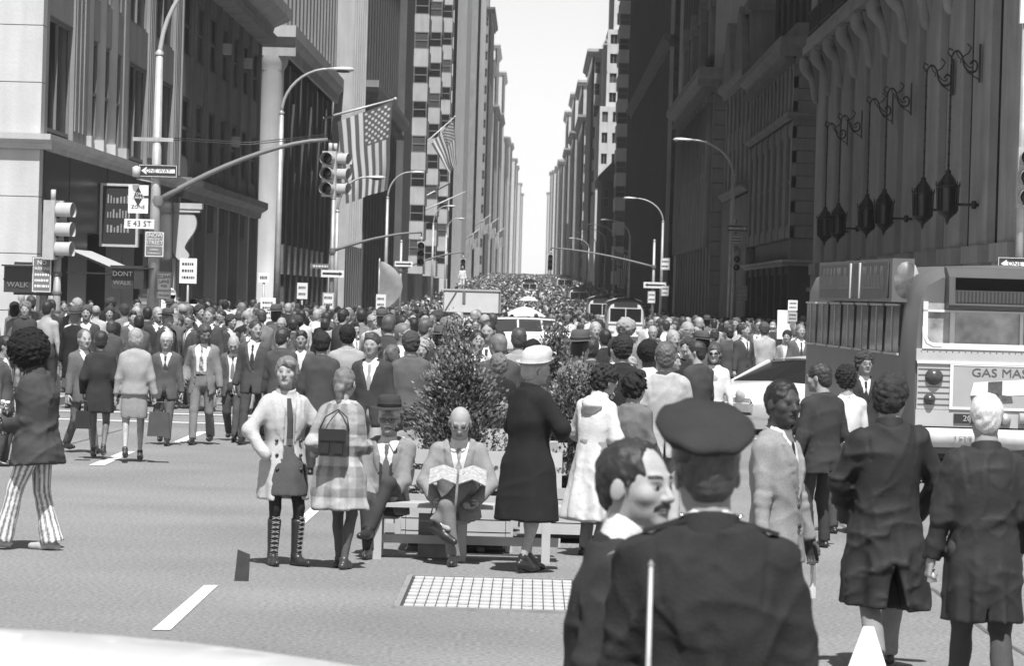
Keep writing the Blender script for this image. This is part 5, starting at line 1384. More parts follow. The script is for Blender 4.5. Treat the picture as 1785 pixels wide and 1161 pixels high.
# -- flags
def flagmat(name):
    m = bpy.data.materials.new(name); m.use_nodes = True; nt = m.node_tree; b = nt.nodes['Principled BSDF']; b.inputs['Roughness'].default_value = .9
    a = nt.nodes.new('ShaderNodeAttribute'); a.attribute_name = 'col'; nt.links.new(a.outputs['Fac'], b.inputs['Base Color'])
    tr = nt.nodes.new('ShaderNodeBsdfTranslucent'); nt.links.new(a.outputs['Fac'], tr.inputs['Color']); mx = nt.nodes.new('ShaderNodeMixShader'); mx.inputs[0].default_value = .25
    nt.links.new(b.outputs[0], mx.inputs[1]); nt.links.new(tr.outputs[0], mx.inputs[2]); nt.links.new(mx.outputs[0], nt.nodes['Material Output'].inputs['Surface'])
    ATTRM.add(m); return m
FLAG = flagmat('flag_cloth')
def flag(name_lab, d, tl, tr_, br, bl, pole_pts, stripes_v=True, seed=1, canton='r', nrow=110, ncol=130, stars=True):
    """tl..bl photo corners at depth d; fly hangs down, stripes run down the cloth"""
    o = thing('flag', name_lab, 'flag'); A, B_, D_, E_ = [np.array(at(px, py, d)) for px, py in (tl, tr_, br, bl)]
    rng = random.Random(seed); ph = rng.random()*6
    b = MB(); P_ = []; cs = []
    for i in range(nrow+1):
        v = i/nrow; row = []
        for j in range(ncol+1):
            u = j/ncol; p0 = (A*(1-u)+B_*u)*(1-v) + (E_*(1-u)+D_*u)*v
            y = .22*math.sin(u*11+ph+v*1.5)*(.25+v) + .10*math.sin(u*23+v*3+ph*2)*v
            row.append((p0[0]+.05*math.sin(v*9+ph)*v, p0[1]+y, p0[2]-.04*math.sin(u*9)*v))
            s = int(min(u, .9999)*13); c = .72 if s % 2 else .13
            if (u > 1-7/13 if canton == 'r' else u < 7/13) and v < .42:
                c = .13; uu = ((u-(1-7/13)) if canton == 'r' else u)/(7/13); vv = v/.42
                if stars:
                    r_i = vv*11 ; c_i = uu*9; ri = round(r_i); ci = round(c_i)
                    if 1 <= ri <= 10 and 1 <= ci <= 8 and (ri+ci) % 2 == 0 and ((r_i-ri)*1.0)**2 + ((c_i-ci)*.9)**2 < .15: c = .72
            cs.append(c)
        P_.append(row)
    b.grid(P_); b.c = cs; f_ = b.build('flag_cloth', FLAG, o)
    if pole_pts:
        b = MB(); a_, c_ = [at(px, py, dd) for px, py, dd in pole_pts]; b.tube([a_, c_], [.09, .05], 8); b.lathe([(0, -.12), (.1, -.05), (.12, 0), (.08, .08), (0, .12)], 10, c_); b.build('flagpole', metal_l, o)
    return o
flag('large stars and stripes flag hanging from a slanted pole before the lit columns', 222, (588, 212), (684, 176), (676, 330), (604, 355), ((545, 211, 222), (689, 172, 222)), seed=3, nrow=150, ncol=170)
flag('second stars and stripes flag hanging from a steep pole on the left', 378, (752, 250), (791, 207), (796, 285), (783, 302), ((680, 304, 378), (793, 203, 378)), seed=5, nrow=90, ncol=100)
flag('stars and stripes flag hanging low on the right side before the lamp row', 400, (1072, 438), (1101, 448), (1090, 505), (1076, 500), ((1099, 440, 400), (1068, 430, 400)), seed=8, canton='l', nrow=60, ncol=70)
for i, (px, py, d, s, c) in enumerate(((845, 385, 640, 1, .6), (858, 392, 690, 1, .3), (870, 408, 760, 1, .5), (826, 410, 560, 1, .3))):
    flag('small %s flag far down the left side, %s of four' % (['pale', 'striped', 'pale', 'striped'][i], ['second', 'third', 'fourth', 'first'][i]), d, (px-8, py), (px+8, py-9), (px+7, py+20), (px-6, py+26), ((px-16, py+8, d), (px+10, py-11, d)), seed=20+i, nrow=24, ncol=26, stars=False)
for i, (a_, c_, d) in enumerate((((685, 371), (787, 318), 380), ((707, 381), (811, 334), 420))):
    o = thing('bare_flagpole', ['upper bare white flagpole slanting below the second flag', 'lower bare white flagpole slanting below the second flag'][i], 'flagpole'); b = MB(); b.tube([at(*a_, d), at(*c_, d)], [.10, .06], 8); b.build('pole', metal_l, o); b = MB(); q = at(*a_, d); b.bar((q[0]-.6, d, q[2]+1.0), (q[0]+1.6, d, q[2]+.7), .05); b.build('stay', metal_d, o)
# ---------------------------------------------------------------- subway grate
g0 = gpt(724, 1008); g1 = gpt(708, 1062); 
o = thing('subway_grate', 'sunlit metal subway grate set in the asphalt before the bench', 'grate', (g0[0], g1[1], 0))
W_, L_ = 1.2, g0[1]-g1[1]; b = MB(); b.box(-.02, W_+.02, -.02, L_+.02, .0, .006); b.build('pit', M('grate_pit', .05, .9), o)
gm = M('grate_steel', .60, .5, .12, 6, metal=.2, fine=.1, fscale=40); b = MB(); cw, cl = W_/16, L_/9; b.box(.004, cw-.004, .08, cl-.08, .0, .014); gme = b.mesh('grate_panel', gm)
for i in range(16):
    for j in range(9): q_ = link('grate_panel', gme, o, (i*cw, j*cl, 0.006+random.uniform(-.001, .002))); q_.rotation_euler = (random.uniform(-.006, .006), random.uniform(-.015, .015), 0)
b = MB(); b.box(-.05, W_+.05, -.06, -.02, 0, .022); b.box(-.05, W_+.05, L_+.02, L_+.06, 0, .022); b.box(-.06, -.02, -.02, L_+.02, 0, .022); b.box(W_+.02, W_+.06, -.02, L_+.02, 0, .022); b.build('frame', M('grate_frame', .25, .6, .2, 5), o)
# dark card standing on the road
q = gpt(421, 1014); o = MB(); o._add([(-.055, 0, .0), (.05, .02, 0), (.055, .02, .20), (-.035, 0, .235), (-.055, .05, 0), (.05, .055, 0), (.055, .05, .20), (-.035, .045, .235)], [(0,1,2,3),(7,6,5,4),(0,4,5,1),(1,5,6,2),(2,6,7,3),(3,7,4,0)]); o = o.build('paper_bag', M('dark_paper', .045, .7, .3, 12), None, q); tag(o, 'small dark paper bag standing upright on the open asphalt', 'bag')
# ---------------------------------------------------------------- benches, planters
white_p = M('white_bench_paint', .44, .55, .10, 5, fine=.05)
def bench(x, y, L, lab, rz=0.0):
    o = thing('bench', lab, 'bench', (x, y, 0), rz, group='white park benches')
    for q in range(3): b = MB(); b.box(-L/2, L/2, -.27+q*.15, -.14+q*.15, .43, .465); b.build('seat_slat', white_p, o)
    for q in range(2): b = MB(); b.box(-L/2, L/2, .20+q*.03, .235+q*.03, .60+q*.17, .72+q*.17); b.build('back_slat', white_p, o)
    for q in range(3):
        xx = -L/2+.12+q*(L-.24)/2; b = MB(); b.box(xx-.035, xx+.035, -.27, -.19, 0.0, .429); b.build('leg', white_p, o); b = MB(); b.bar((xx, .15, 0), (xx, .27, .9), .07); b.build('leg', white_p, o); b = MB(); b.box(xx-.03, xx+.03, -.19, .2, .36, .428); b.build('seat_rail', white_p, o)
    b = MB(); b.box(-L/2, L/2, .0, .07, .12, .19); b.build('foot_rail', white_p, o)
    return o
BX, BY = at(806, 880, 30.4)[0], 30.75
bench(BX, BY, 1.62, 'white slatted bench with the two seated men in front of the shrub')
bench(at(830, 850, 33.2)[0], 33.4, 1.6, 'white slatted bench on the far side of the shrub', math.pi)
leaf_m = M('juniper_foliage', 1.0, .7, .3, 3, attr=True, spec=.3); ATTRM.add(leaf_m); bark = M('bark', .10, .9, .2, 12)
def shrub(px, pyt, d, H, R, n, lab, seed, planter=True, shape='cone', base=.45, lf=.034):
    X = at(px, 700, d)[0]; o = thing('shrub', lab, 'shrub', (X, d, 0), group='evergreens in white planters')
    rng = np.random.RandomState(seed); nt = 150; zt_ = rng.beta(1.2, 1.5, nt); at_ = rng.uniform(0, 2*np.pi, nt)
    rt = R*np.where(zt_ < .3, .72+zt_*.95, np.maximum(1-((zt_-.3)/.7), 0)**.62+.02)*rng.uniform(.45, 1.22, nt); TP = np.stack([rt*np.cos(at_), rt*np.sin(at_), base+zt_*(H-base)*rng.uniform(.95, 1.06, nt)], 1)
    pick = rng.randint(0, nt, n); back_ = rng.uniform(0, 1, n)**1.5; tb = TP[pick]*np.stack([1-back_*.75, 1-back_*.75, np.ones(n)], 1); tb[:, 2] -= back_*.16
    C_ = tb + rng.normal(0, 1, (n, 3))*np.array([.048, .048, .070])
    k = n; V = np.zeros((k*4, 3)); 
    out = C_*[1, 1, .2]; out[:, 2] = .35; out += rng.normal(0, .35, (k, 3))*R; out /= np.linalg.norm(out, axis=1)[:, None]+1e-6
    sd = np.cross(out, rng.normal(0, 1, (k, 3))); sd /= np.linalg.norm(sd, axis=1)[:, None]+1e-6
    ln_ = lf*rng.uniform(.6, 1.5, k)[:, None]; w = ln_*.28
    V[0::4] = C_-out*ln_*.5; V[1::4] = C_+sd*w; V[2::4] = C_+out*ln_*.6; V[3::4] = C_-sd*w
    F = np.arange(k*4).reshape(k, 4); col = np.repeat(np.clip(.15*(.45+1.0*rng.rand(nt)[pick])*rng.uniform(.6, 1.6, k), .03, .3), 4)
    me = mk('foliage', (V, F), leaf_m, lambda _: col, o); me.data.polygons.foreach_set('use_smooth', np.zeros(k, bool))
    b = MB(); b.tube([(0, 0, .2), (.03, .02, base+.3), (0, 0, H*.8)], [.035, .025, .008], 7); 
    for q in range(16):
        aa = q*2.4; zz = base+.1+q*(H-base)*.045; b.tube([(0, 0, zz), (R*.55*math.cos(aa), R*.55*math.sin(aa), zz+.2)], [.012, .004], 5)
    b.build('trunk', bark, o)
    if planter:
        pb = thing('planter', 'white wooden planter box under ' + lab, 'planter', (X, d, 0), group='white planters')
        for q in range(4):
            b = MB(); b.box(-.42, .42, -.44, -.40, .08+q*.105, .175+q*.105); b.build('board', white_p, pb); b = MB(); b.box(-.42, .42, .40, .44, .08+q*.105, .175+q*.105); b.build('board', white_p, pb)
            for s in (-1, 1): b = MB(); b.box(*sorted((s*.425, s*.465)), -.42, .42, .08+q*.105, .175+q*.105); b.build('board', white_p, pb)
        b = MB(); b.box(-.40, .40, -.39, .39, .05, .44); b.build('soil', M('soil', .04, .95, .3, 20), pb)
    return o
shrub(802, 610, 31.9, 1.72, .47, 24000, 'dense conical evergreen behind the newspaper reader', 11, base=.50)
shrub(1003, 640, 33.5, 1.58, .46, 17000, 'evergreen between the white hat and the white trench coat', 12, base=.5)
shrub(968, 545, 43.0, 1.95, .30, 8000, 'slim pointed evergreen above the white hat', 13, base=.5)
shrub(790, 560, 46.0, 1.85, .36, 6000, 'loose evergreen behind the dense conical one', 14, base=.5)
b = MB(); b.box(-.18, .18, -.10, .10, 0, .36); q_ = tag(b.build('shopping_bag', M('grey_paper', .26, .8, .2, 8), None, (at(768, 900, 30.9)[0], 30.95, 0)), 'plain grey paper bag standing under the white bench', 'bag'); b = MB(); b.tube([(-.08, 0, .36), (-.06, 0, .44), (.06, 0, .44), (.08, 0, .36)], .006, 5); b.build('handle', M('grey_paper', .26), q_)
# white panel (planter / chest) right of the reader
b = MB(); b.box(-.16, .16, 0, .3, .5, 1.0); q_ = tag(b.build('white_board', white_p, None, (at(868, 760, 31.7)[0], 31.7, .05)), 'white board standing behind the bench right of the newspaper reader', 'board')
b = MB(); b.box(-.15, -.09, .02, .28, -.05, .5); b.box(.09, .15, .02, .28, -.05, .5); b.build('leg', white_p, q_)
# traffic cone, trash can, call box
q = at(1514, 1093, 21.5); o = thing('traffic_cone', 'white traffic cone at the bottom edge before the dark raincoat', 'cone', (q[0], 21.5, 0)); b = MB(); b.lathe([(.20, .03), (.13, .05), (.036, q[2]-.01), (.03, q[2]), (.0, q[2])], 24); b.build('cone_body', M('cone_white', .8, .6, .05, 5), o); b = MB(); b.box(-.22, .22, -.22, .22, 0, .035); b.build('cone_base', sgn_b, o)
q = gpt(1285, 652); o = thing('trash_can', 'pale worn trash can on the right before the shaded shops', 'trash can', (q[0], 100, 0)); o.location = (at(1285, 640, 100)[0], 100, 0); b = MB(); b.lathe([(.0, .02), (.24, .02), (.27, .45), (.31, .86), (.31, .90), (.29, .90), (.27, .5), (.0, .45)], 20); b.build('can_body', M('worn_white_enamel', .6, .6, .45, 7), o); b = MB(); b.lathe([(.315, .86), (.325, .88), (.325, .92), (.30, .92)], 20); b.build('rim', pole_m, o)
o = thing('call_box', 'dark peaked call box with a small lantern at the left edge', 'call box', (at(36, 560, 71)[0], 71, 0)); b = MB(); b.box(-.22, .22, -.15, .15, 1.0, 1.62); b.prism([(-.3, 1.62), (.3, 1.62), (0, 1.74)], -.2, .2); b.box(-.08, .08, -.08, .08, 0, 1.0); b.build('box', sgn_g, o); b = MB(); b.lathe([(.03, 1.72), (.03, 1.8), (.07, 1.84), (.06, 1.98), (.02, 2.02), (0, 2.05)], 10); b.build('lantern', metal_l, o)
# ---------------------------------------------------------------- vehicles
white_c = M('white_car_paint', .74, .35, .04, 2, coat=.6); black_r = M('rubber', .025, .8, .1, 10); chrome = M('chrome', .6, .15, .05, 4, metal=1.0)
tail_d = M('tail_lamp', .06, .25, .2, 20)
def wheel(parent, x, y, r, w=.2):
    t = MB(); t.lathe([(r*.62, -w/2), (r*.95, -w/2), (r, -w/2+.03), (r, w/2-.03), (r*.95, w/2), (r*.62, w/2)], 24, (x, y, r), axis='y'); o = t.build('wheel', black_r, parent)
    b = MB(); b.lathe([(0, -w/2-.01), (r*.3, -w/2-.02), (r*.62, -w/2+.02), (r*.62, w/2-.02), (r*.3, w/2+.02), (0, w/2+.01)], 20, (x, y, r), axis='y'); b.build('rim', chrome, o)
def sedan(lab, loc, rz, paint=None, wagon=False, h=1.38, group=None, antenna=False, L=5.2, roof=None):
    """car along local x (front at +x), width along y"""
    paint = paint or white_c; o = thing('car', lab, 'car', loc, rz, group); W2 = .95
    hb = .92*h/1.38
    sec = [(-L/2, .45, .78), (-L/2+.15, .32, hb-.06), (-L/2+1.2, .28, hb), (-L*.05, .27, hb), (L*.18, .27, hb), (L/2-.35, .30, hb-.08), (L/2-.08, .36, hb-.14), (L/2, .48, hb-.24)]
    b = MB(); P_ = []
    for x, z0, z1 in sec:
        w = W2*(1-.06*abs(x/(L/2))**3); P_.append([(x, -w*.95, z0), (x, -w, z0+.15), (x, -w, (z0+z1)/2), (x, -w*.97, z1-.05), (x, -w*.90, z1), (x, 0, z1+.03), (x, w*.90, z1), (x, w*.97, z1-.05), (x, w, (z0+z1)/2), (x, w, z0+.15), (x, w*.95, z0)])
    b.grid(P_); 
    for r_, fl in ((P_[0], 1), (P_[-1], 0)): b._add(r_, [tuple(range(11)) if fl else tuple(range(10, -1, -1))])
    b.build('body', paint, o)
    xr0, xr1 = (-L/2+.25 if wagon else -L*.20), L*.06; xb0, xb1 = (-L/2+.1 if wagon else -L*.33), L*.20
    rh = h
    def gx(x, t): return x
    roofp = []
    for i in range(9):
        t = i/8; x = xr0+(xr1-xr0)*t; zz = rh-.06+.06*math.sin(math.pi*(t*.8+.1)) if roof is None else rh+.034-.112*(max(0, t-.1)/.9)**2-.05*(max(0, .10-t)/.10)**2; roofp.append([(x, -.66, zz-.05), (x, -.55, zz-.015), (x, -.3, zz+.01), (x, 0, zz+.018), (x, .3, zz+.01), (x, .55, zz-.015), (x, .66, zz-.05)])
    b = MB(); b.grid(roofp); rf = b.build('roof', paint, o); b = MB(); b.box(xr0, xr1, -.64, .64, rh-.14, rh-.075); b.build('headliner', sgn_g, rf)
    g = MB()
    for s in (-1, 1): g._add([(xb0, s*.86, hb), (xb1, s*.86, hb), (xr1, s*.665, rh-.11), (xr0, s*.665, rh-.11)], [(0,1,2,3) if s < 0 else (3,2,1,0)])
    g._add([(xb1, -.86, hb), (xb1+.05, 0, hb+.02), (xb1, .86, hb), (xr1, .66, rh-.11), (xr1+.03, 0, rh-.06), (xr1, -.66, rh-.11)], [(0,1,4,5),(1,2,3,4)])
    g._add([(xb0, -.86, hb), (xb0, .86, hb), (xr0, .66, rh-.11), (xr0, -.66, rh-.11)], [(3,2,1,0)])
    g.build('window_glass', glass, o)
    for s in (-1, 1):
        for (xa, xb_) in ((xb1, xr1), (xb0, xr0)) + (((-L*.05, -L*.06),) if not wagon else ((-L*.05, -L*.06), (-L*.25, -L*.25))):
            b = MB(); b.bar((xa, s*.87, hb-.02), (xb_, s*.67, rh-.09), .07, .05); b.build('pillar', paint, o)
    b = MB(); b.box(L/2-.06, L/2+.06, -.9, .9, .40, .54); b.build('bumper', chrome, o); b = MB(); b.box(-L/2-.06, -L/2+.04, -.9, .9, .42, .56); b.build('bumper', chrome, o)
    for s in (-.68, .68): 
        b = MB(); b.lathe([(.10, 0), (.09, .03), (0, .035)], 14, (L/2+.0, s, .68), axis='x'); b.build('headlight', lens_l, o); b = MB(); b.box(-L/2-.03, -L/2+.05, s-.15, s+.15, .62, .75); b.build('tail_light', tail_d, o)
    for x in (-L*.30, L*.31):
        for s in (-.80, .80): wheel(o, x, s, .33)
    return o
# police car whose white roof fills the lower left corner, its aerial stands before the officer
q0 = at(0, 1090, 9.9); q1 = at(830, 1161, 9.9); zr = q0[2]
pc_ = sedan('white car roof close to the camera in the lower left corner', (q1[0]-.38, 9.25, zr-1.46-.02), 0, h=1.46, L=5.4, roof=1)
q = at(1135, 985, 8.9); b = MB(); ax_ = pc_.location; b.tube([(q[0]-ax_.x, q[1]-ax_.y, .9), (q[0]-ax_.x, q[1]-ax_.y, q[2]-ax_.z)], [.008, .0055], 8); b.lathe([(0, -.01), (.008, 0), (0, .012)], 8, (q[0]-ax_.x, q[1]-ax_.y, q[2]-ax_.z)); b.build('aerial', pole_m, pc_)
sedan('white sedan standing crosswise behind the officer and beside the bus', (at(1232, 660, 61.5)[0]+1.85, 63.3, -.02), rad(226), h=1.30, L=5.2)
o = sedan('white station wagon caught in the crowd under the umbrella', (at(952, 570, 150)[0], 150, gz(150)), rad(8), wagon=True, h=1.62, L=5.0)
def bus(lab, loc, rz):
    """rear of the bus faces -y; width along x"""
    o = thing('bus', lab, 'bus', loc, rz); W, L, H = 2.6, 12.0, 2.95; o.scale = (1, 1, .925); bm = M('bus_paint', .46, .4, .08, 3, metal=.1, fine=.06, fscale=60); bs = M('bus_side_shade', .13, .45, .12, 2, metal=.1); wt = M('bus_trim_white', .72, .4, .05, 4)  # side colour much darker than the rear, its shade put into the paint
    # hull: rounded section lofted with rounded rear
    P_ = []
    for y, sx, zt_, ins in ((0, .93, 2.80, .0), (.12, .97, 2.88, 0), (.35, .995, 2.94, 0), (.7, 1, 2.95, 0), (11.5, 1, 2.95, 0), (12.0, .94, 2.8, 0)):
        w = W/2*sx; P_.append([(-w, y, .38), (-w, y, 1.25), (-w*.995, y, 1.9), (-w*.97, y, zt_-.38), (-w*.90, y, zt_-.15), (-w*.74, y, zt_-.03), (0, y, zt_+.02), (w*.74, y, zt_-.03), (w*.90, y, zt_-.15), (w*.97, y, zt_-.38), (w*.995, y, 1.9), (w, y, 1.25), (w, y, .38)])
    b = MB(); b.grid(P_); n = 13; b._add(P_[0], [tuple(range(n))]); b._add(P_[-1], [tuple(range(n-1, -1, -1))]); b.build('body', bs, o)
    # rear end panels
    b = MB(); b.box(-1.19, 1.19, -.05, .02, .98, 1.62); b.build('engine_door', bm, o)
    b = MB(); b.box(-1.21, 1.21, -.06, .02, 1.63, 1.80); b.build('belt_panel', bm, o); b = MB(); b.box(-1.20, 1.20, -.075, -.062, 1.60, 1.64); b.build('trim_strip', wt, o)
    for i in range(30): b = MB(); b.lathe([(.008, 0), (.006, -.006), (0, -.007)], 6, (-1.15+i*.079, -.061, 1.765), axis='y'); b.build('rivet', bs, o)
    # windows
    fr = MB()
    for x0, x1, z0, z1 in ((-1.14, 1.14, 1.80, 1.88), (-1.14, -1.08, 1.88, 2.44), (1.08, 1.14, 1.88, 2.44), (-.80, -.74, 1.88, 2.30), (.74, .80, 1.88, 2.30), (.08, .12, 1.88, 2.30), (-1.14, 1.14, 2.30, 2.33)): fr.box(x0, x1, -.075, 0, z0, z1)
    for sx_ in (-1, 1): fr.tube([(sx_*1.11, -.05, 2.1), (sx_*1.11, -.05, 1.95), (sx_*1.08, -.05, 1.88), (sx_*1.0, -.05, 1.84), (sx_*.9, -.05, 1.84)], .035, 8)
    fr.build('rear_window_frame', wt, o); b = MB(); b.box(-1.1, 1.1, -.03, -.015, 1.84, 2.42); b.build('rear_window', M('bus_glass', .42, .10, .95, 2.6, spec=.7), o)  # reflections put into the rear glass as bright mottled colour
    # hood over the window with louvre
    b = MB(); b.prism([(-.30, 2.36), (-.34, 2.40), (-.30, 2.78), (-.05, 2.90), (.15, 2.92), (.0, 2.33)], -.86, 1.15, axis='x'); b.build('air_conditioner_hood', M('hood_paint', .09, .5, .1, 4), o)
    b = MB(); b.box(-.78, 1.10, -.345, -.33, 2.44, 2.60)
    b.build('grille', M('grille_metal', .07, .5, .1, 5), o)
    for i in range(40): b = MB(); b.box(-.77+i*.0465, -.75+i*.0465, -.352, -.34, 2.45, 2.59); b.build('grille_bar', metal_d, o)
    b = MB(); b.box(-.78, 1.10, -.347, -.30, 2.61, 2.77); b.build('air_intake', M('cavity_black', .006, .9, .1, 3, spec=.05), o)  # near-black box in place of an opening, its shade put into the colour
    # lamps
    for x, z, r_ in ((-.98, 1.42, .115), (-1.03, 1.12, .075), (.98, 1.42, .115), (1.03, 1.12, .075)): b = MB(); b.lathe([(r_, -.045), (r_*.95, -.09), (r_*.5, -.13), (0, -.14)], 18, (x, 0, z), axis='y'); b.build('tail_lamp', tail_d, o)
    for z in (1.04, 1.12, 1.20, 1.28, 1.36, 1.44, 1.52): b = MB(); b.box(-1.18, -.78, -.058, -.052, z, z+.012); b.build('groove', bs, o)
    # advertisement
    ad = MB(); ad.box(-.74, 1.15, -.066, -.055, 1.02, 1.58); ado = ad.build('advert_panel', M('advert_paper', .36, .6, .05, 6), o)
    b = MB()
    for x0, x1, z0, z1 in ((-.78, 1.17, 1.58, 1.61), (-.78, 1.17, .985, 1.02), (-.78, -.74, 1.02, 1.58)): b.box(x0, x1, -.072, -.06, z0, z1)
    b.build('advert_frame', wt, ado)
    text_mb('GAS MASK', .16, M('advert_ink', .10, .6), 'lettering', ado, (-.10, -.069, 1.49), sx=1.1); text_mb("Clark's Gum", .15, MATS['advert_ink'], 'lettering', ado, (.80, -.069, 1.17))
    b = MB(); b._add([(-.52, -.070, 1.18), (-.48, -.070, 1.36), (1.15, -.070, 1.50), (1.15, -.070, 1.30), (.0, -.070, 1.19), (.0, -.07, 1.14)], [(0,1,2,3,4)]); b.build('printed_cylinder', wt, ado)
    b = MB(); b._add([(-.30, -.073, 1.19), (-.30, -.073, 1.37), (-.12, -.073, 1.385), (-.12, -.073, 1.20)], [(3,2,1,0)]); b._add([(-.52, -.073, 1.17), (-.48, -.073, 1.06), (.02, -.073, 1.10), (.0, -.073, 1.18), (-.2, -.073, 1.21)], [(4,3,2,1,0)]); b.build('printed_shape', M('advert_dark', .09, .6, .4, 20), ado)
    # plate, bumper
    b = MB(); b.box(-.72, -.22, -.07, -.05, .80, .93); pl = b.build('licence_plate', sgn_b, o); text_mb('20001', .11, M('plate_ink', .4, .5), 'lettering', pl, (-.47, -.075, .865))
    b = MB(); b.box(-1.2, 1.2, -.05, .02, .75, .975); b.build('lower_panel', bm, o); b = MB(); b.lathe([(.0, -.14), (.07, -.13), (.085, -.06), (.085, 0)], 14, (-.08, 0, .87), axis='y'); b.build('exhaust', pole_m, o)
    b = MB(); b.tube([(.10, -.08, .88), (1.1, -.08, .88)], .08, 12); b.build('tow_bar', bm, o)
    b = MB(); P2 = []
    for x, yo in ((-1.34, .25), (-1.30, -.02), (-1.15, -.14), (0, -.2), (1.15, -.14), (1.30, -.02), (1.34, .25)): P2.append([(x, yo+.05, .47), (x, yo, .50), (x, yo-.03, .60), (x, yo, .70), (x, yo+.05, .73)])
    b.grid(P2[::-1]); bp_ = b.build('bumper', M('bumper_dull', .55, .5, .2, 5, metal=.2), o); text_mb("4 C'NE", .08, sgn_g, 'lettering', bp_, (-.62, -.215, .60))
    # street side: windows and advert box on the roof edge
    x = -1.30
    for i in range(7):
        y0 = .75+i*1.55; b = MB(); b.prism([(y0+.12, 1.72), (y0+1.38, 1.72), (y0+1.32, 2.36), (y0+.06, 2.36)], x-.018, x+.1, axis='x'); wo = b.build('side_window', M('bus_glass_dark', .05, .1, .8, 1.4, spec=.7), o)
        b = MB(); b.box(x-.03, x-.005, y0+.70, y0+.75, 1.72, 2.36); b.bar((x-.022, y0+.10, 1.70), (x-.022, y0+1.40, 1.70), .03); b.bar((x-.022, y0+.05, 2.38), (x-.022, y0+1.34, 2.38), .03); b.build('window_bar', bm, wo)
    b = MB(); b.box(x-.16, x+.12, .55, 8.6, 2.42, 3.02); rb = b.build('roof_advert_box', bs, o)
    b = MB(); b.box(x-.18, x-.165, .85, 8.3, 2.47, 2.97); b.build('advert_face', M('advert_dark', .09, .6, .4, 20), rb)
    for yy in (3.6, 4.6): b = MB(); b.box(x-.20, x-.18, yy-.05, yy+.05, 2.46, 2.98); b.build('divider', wt, rb)
    lm = M('dim_letter2', .22, .6); rr_ = random.Random(3)
    for y0_, y1_ in ((4.9, 6.3), (6.5, 8.1), (1.2, 3.3)):
        b = MB(); yy = y0_
        while yy < y1_: hh = rr_.choice((.20, .20, .32)); b.box(x-.186, x-.18, yy, yy+.07, 2.60, 2.60+hh); yy += rr_.uniform(.11, .17)
        b.box(x-.186, x-.18, y0_, y1_-.1, 2.60, 2.63); b.build('lettering', lm, rb)
    b = MB(); b.lathe([(.0, 0), (.26, 0), (.29, .05), (.27, .22), (0, .30)], 16, (x+.02, .55, 2.72), axis='y', sx=.6); b.build('box_end_cap', bm, rb)
    for yy in (2.6, 9.0):
        for s in (-1.15, 1.15): t_ = MB(); t_.lathe([(.28, -.13), (.46, -.13), (.48, -.1), (.48, .1), (.46, .13), (.28, .13)], 20, (s, yy, .48), axis='x'); w_ = t_.build('wheel', black_r, o)
    b = MB(); b.box(-1.25, 1.25, .3, 11.6, .30, .50); b.build('chassis', sgn_b, o)
    return o
q = at(1590, 760, 46.8); bus('city bus seen from behind with gas mask advertisement at the right edge', (q[0]+1.22, 46.8, 0), rad(2.2))
def van(px, d, W, H, L, lab, roofc=None, kind='bus', base=None):
    """far front view of a bus or van facing the camera"""
    q = at(px, 500, d); g = gz(d); o = thing(kind, lab, kind.replace('_', ' '), (q[0], d, g)); P_ = []
    for y, s, t_ in ((0, .86, .90), (.25, .96, .97), (.7, 1, 1), (L, 1, 1)):
        w = W/2*s; h = H*t_; P_.append([(-w, y, .35), (-w, y, H*.45), (-w*.97, y, H*.75), (-w*.85, y, h*.94), (-w*.5, y, h*.99), (0, y, h), (w*.5, y, h*.99), (w*.85, y, h*.94), (w*.97, y, H*.75), (w, y, H*.45), (w, y, .35)])
    b = MB(); b.grid(P_); b._add(P_[0], [tuple(range(11))]); b.build('body', white_c, o)
    b = MB(); b.box(-W*.40, W*.40, -.03, .1, H*.50, H*.78); b.build('windscreen', glass, o); b = MB(); b.box(-.025, .025, -.05, 0, H*.50, H*.78); b.box(-W*.44, W*.44, -.06, .05, H*.455, H*.50); b.box(-W*.43, -W*.40, -.05, .05, H*.5, H*.78); b.box(W*.40, W*.43, -.05, .05, H*.5, H*.78); b.build('window_frame', white_c, o)
    b = MB(); P2 = [[(x*W/2, y, H*(.86+.16*math.cos(x*1.3))) for x in (-1.02, -.8, -.4, 0, .4, .8, 1.02)] for y in (-.12, .3, 1.5, L)]; b.grid(P2); b.build('roof_cap', roofc or st_mid, o)
    b = MB(); b.box(-W*.3, W*.3, -.04, .1, H*.82, H*.92); b.build('destination_box', sgn_b, o); b = MB(); b.box(-W*.5, W*.5, -.15, .1, .35, .6); b.build('bumper', chrome, o)
    for s in (-1, 1): b = MB(); b.lathe([(.13, 0), (.1, -.05), (0, -.06)], 12, (s*W*.33, 0, H*.30), axis='y'); b.build('headlight', lens_l, o)
    return o
van(1092, 235, 2.45, 3.0, 7, 'white van with dark rounded roof and wide windscreen on the right of the crowd', M('van_roof', .10, .5))
van(1051, 290, 2.4, 3.0, 7, 'dark roofed bus just behind the rounded white van', M('van_roof', .10, .5), 'bus')
van(1010, 430, 2.5, 3.0, 10, 'white bus in the middle of the far crowd', None, 'bus'); van(984, 560, 2.5, 3.1, 10, 'farther white bus beyond the middle of the crowd', None, 'bus'); van(923, 520, 2.4, 2.7, 8, 'small white truck far up the avenue in the crowd', None, 'truck')
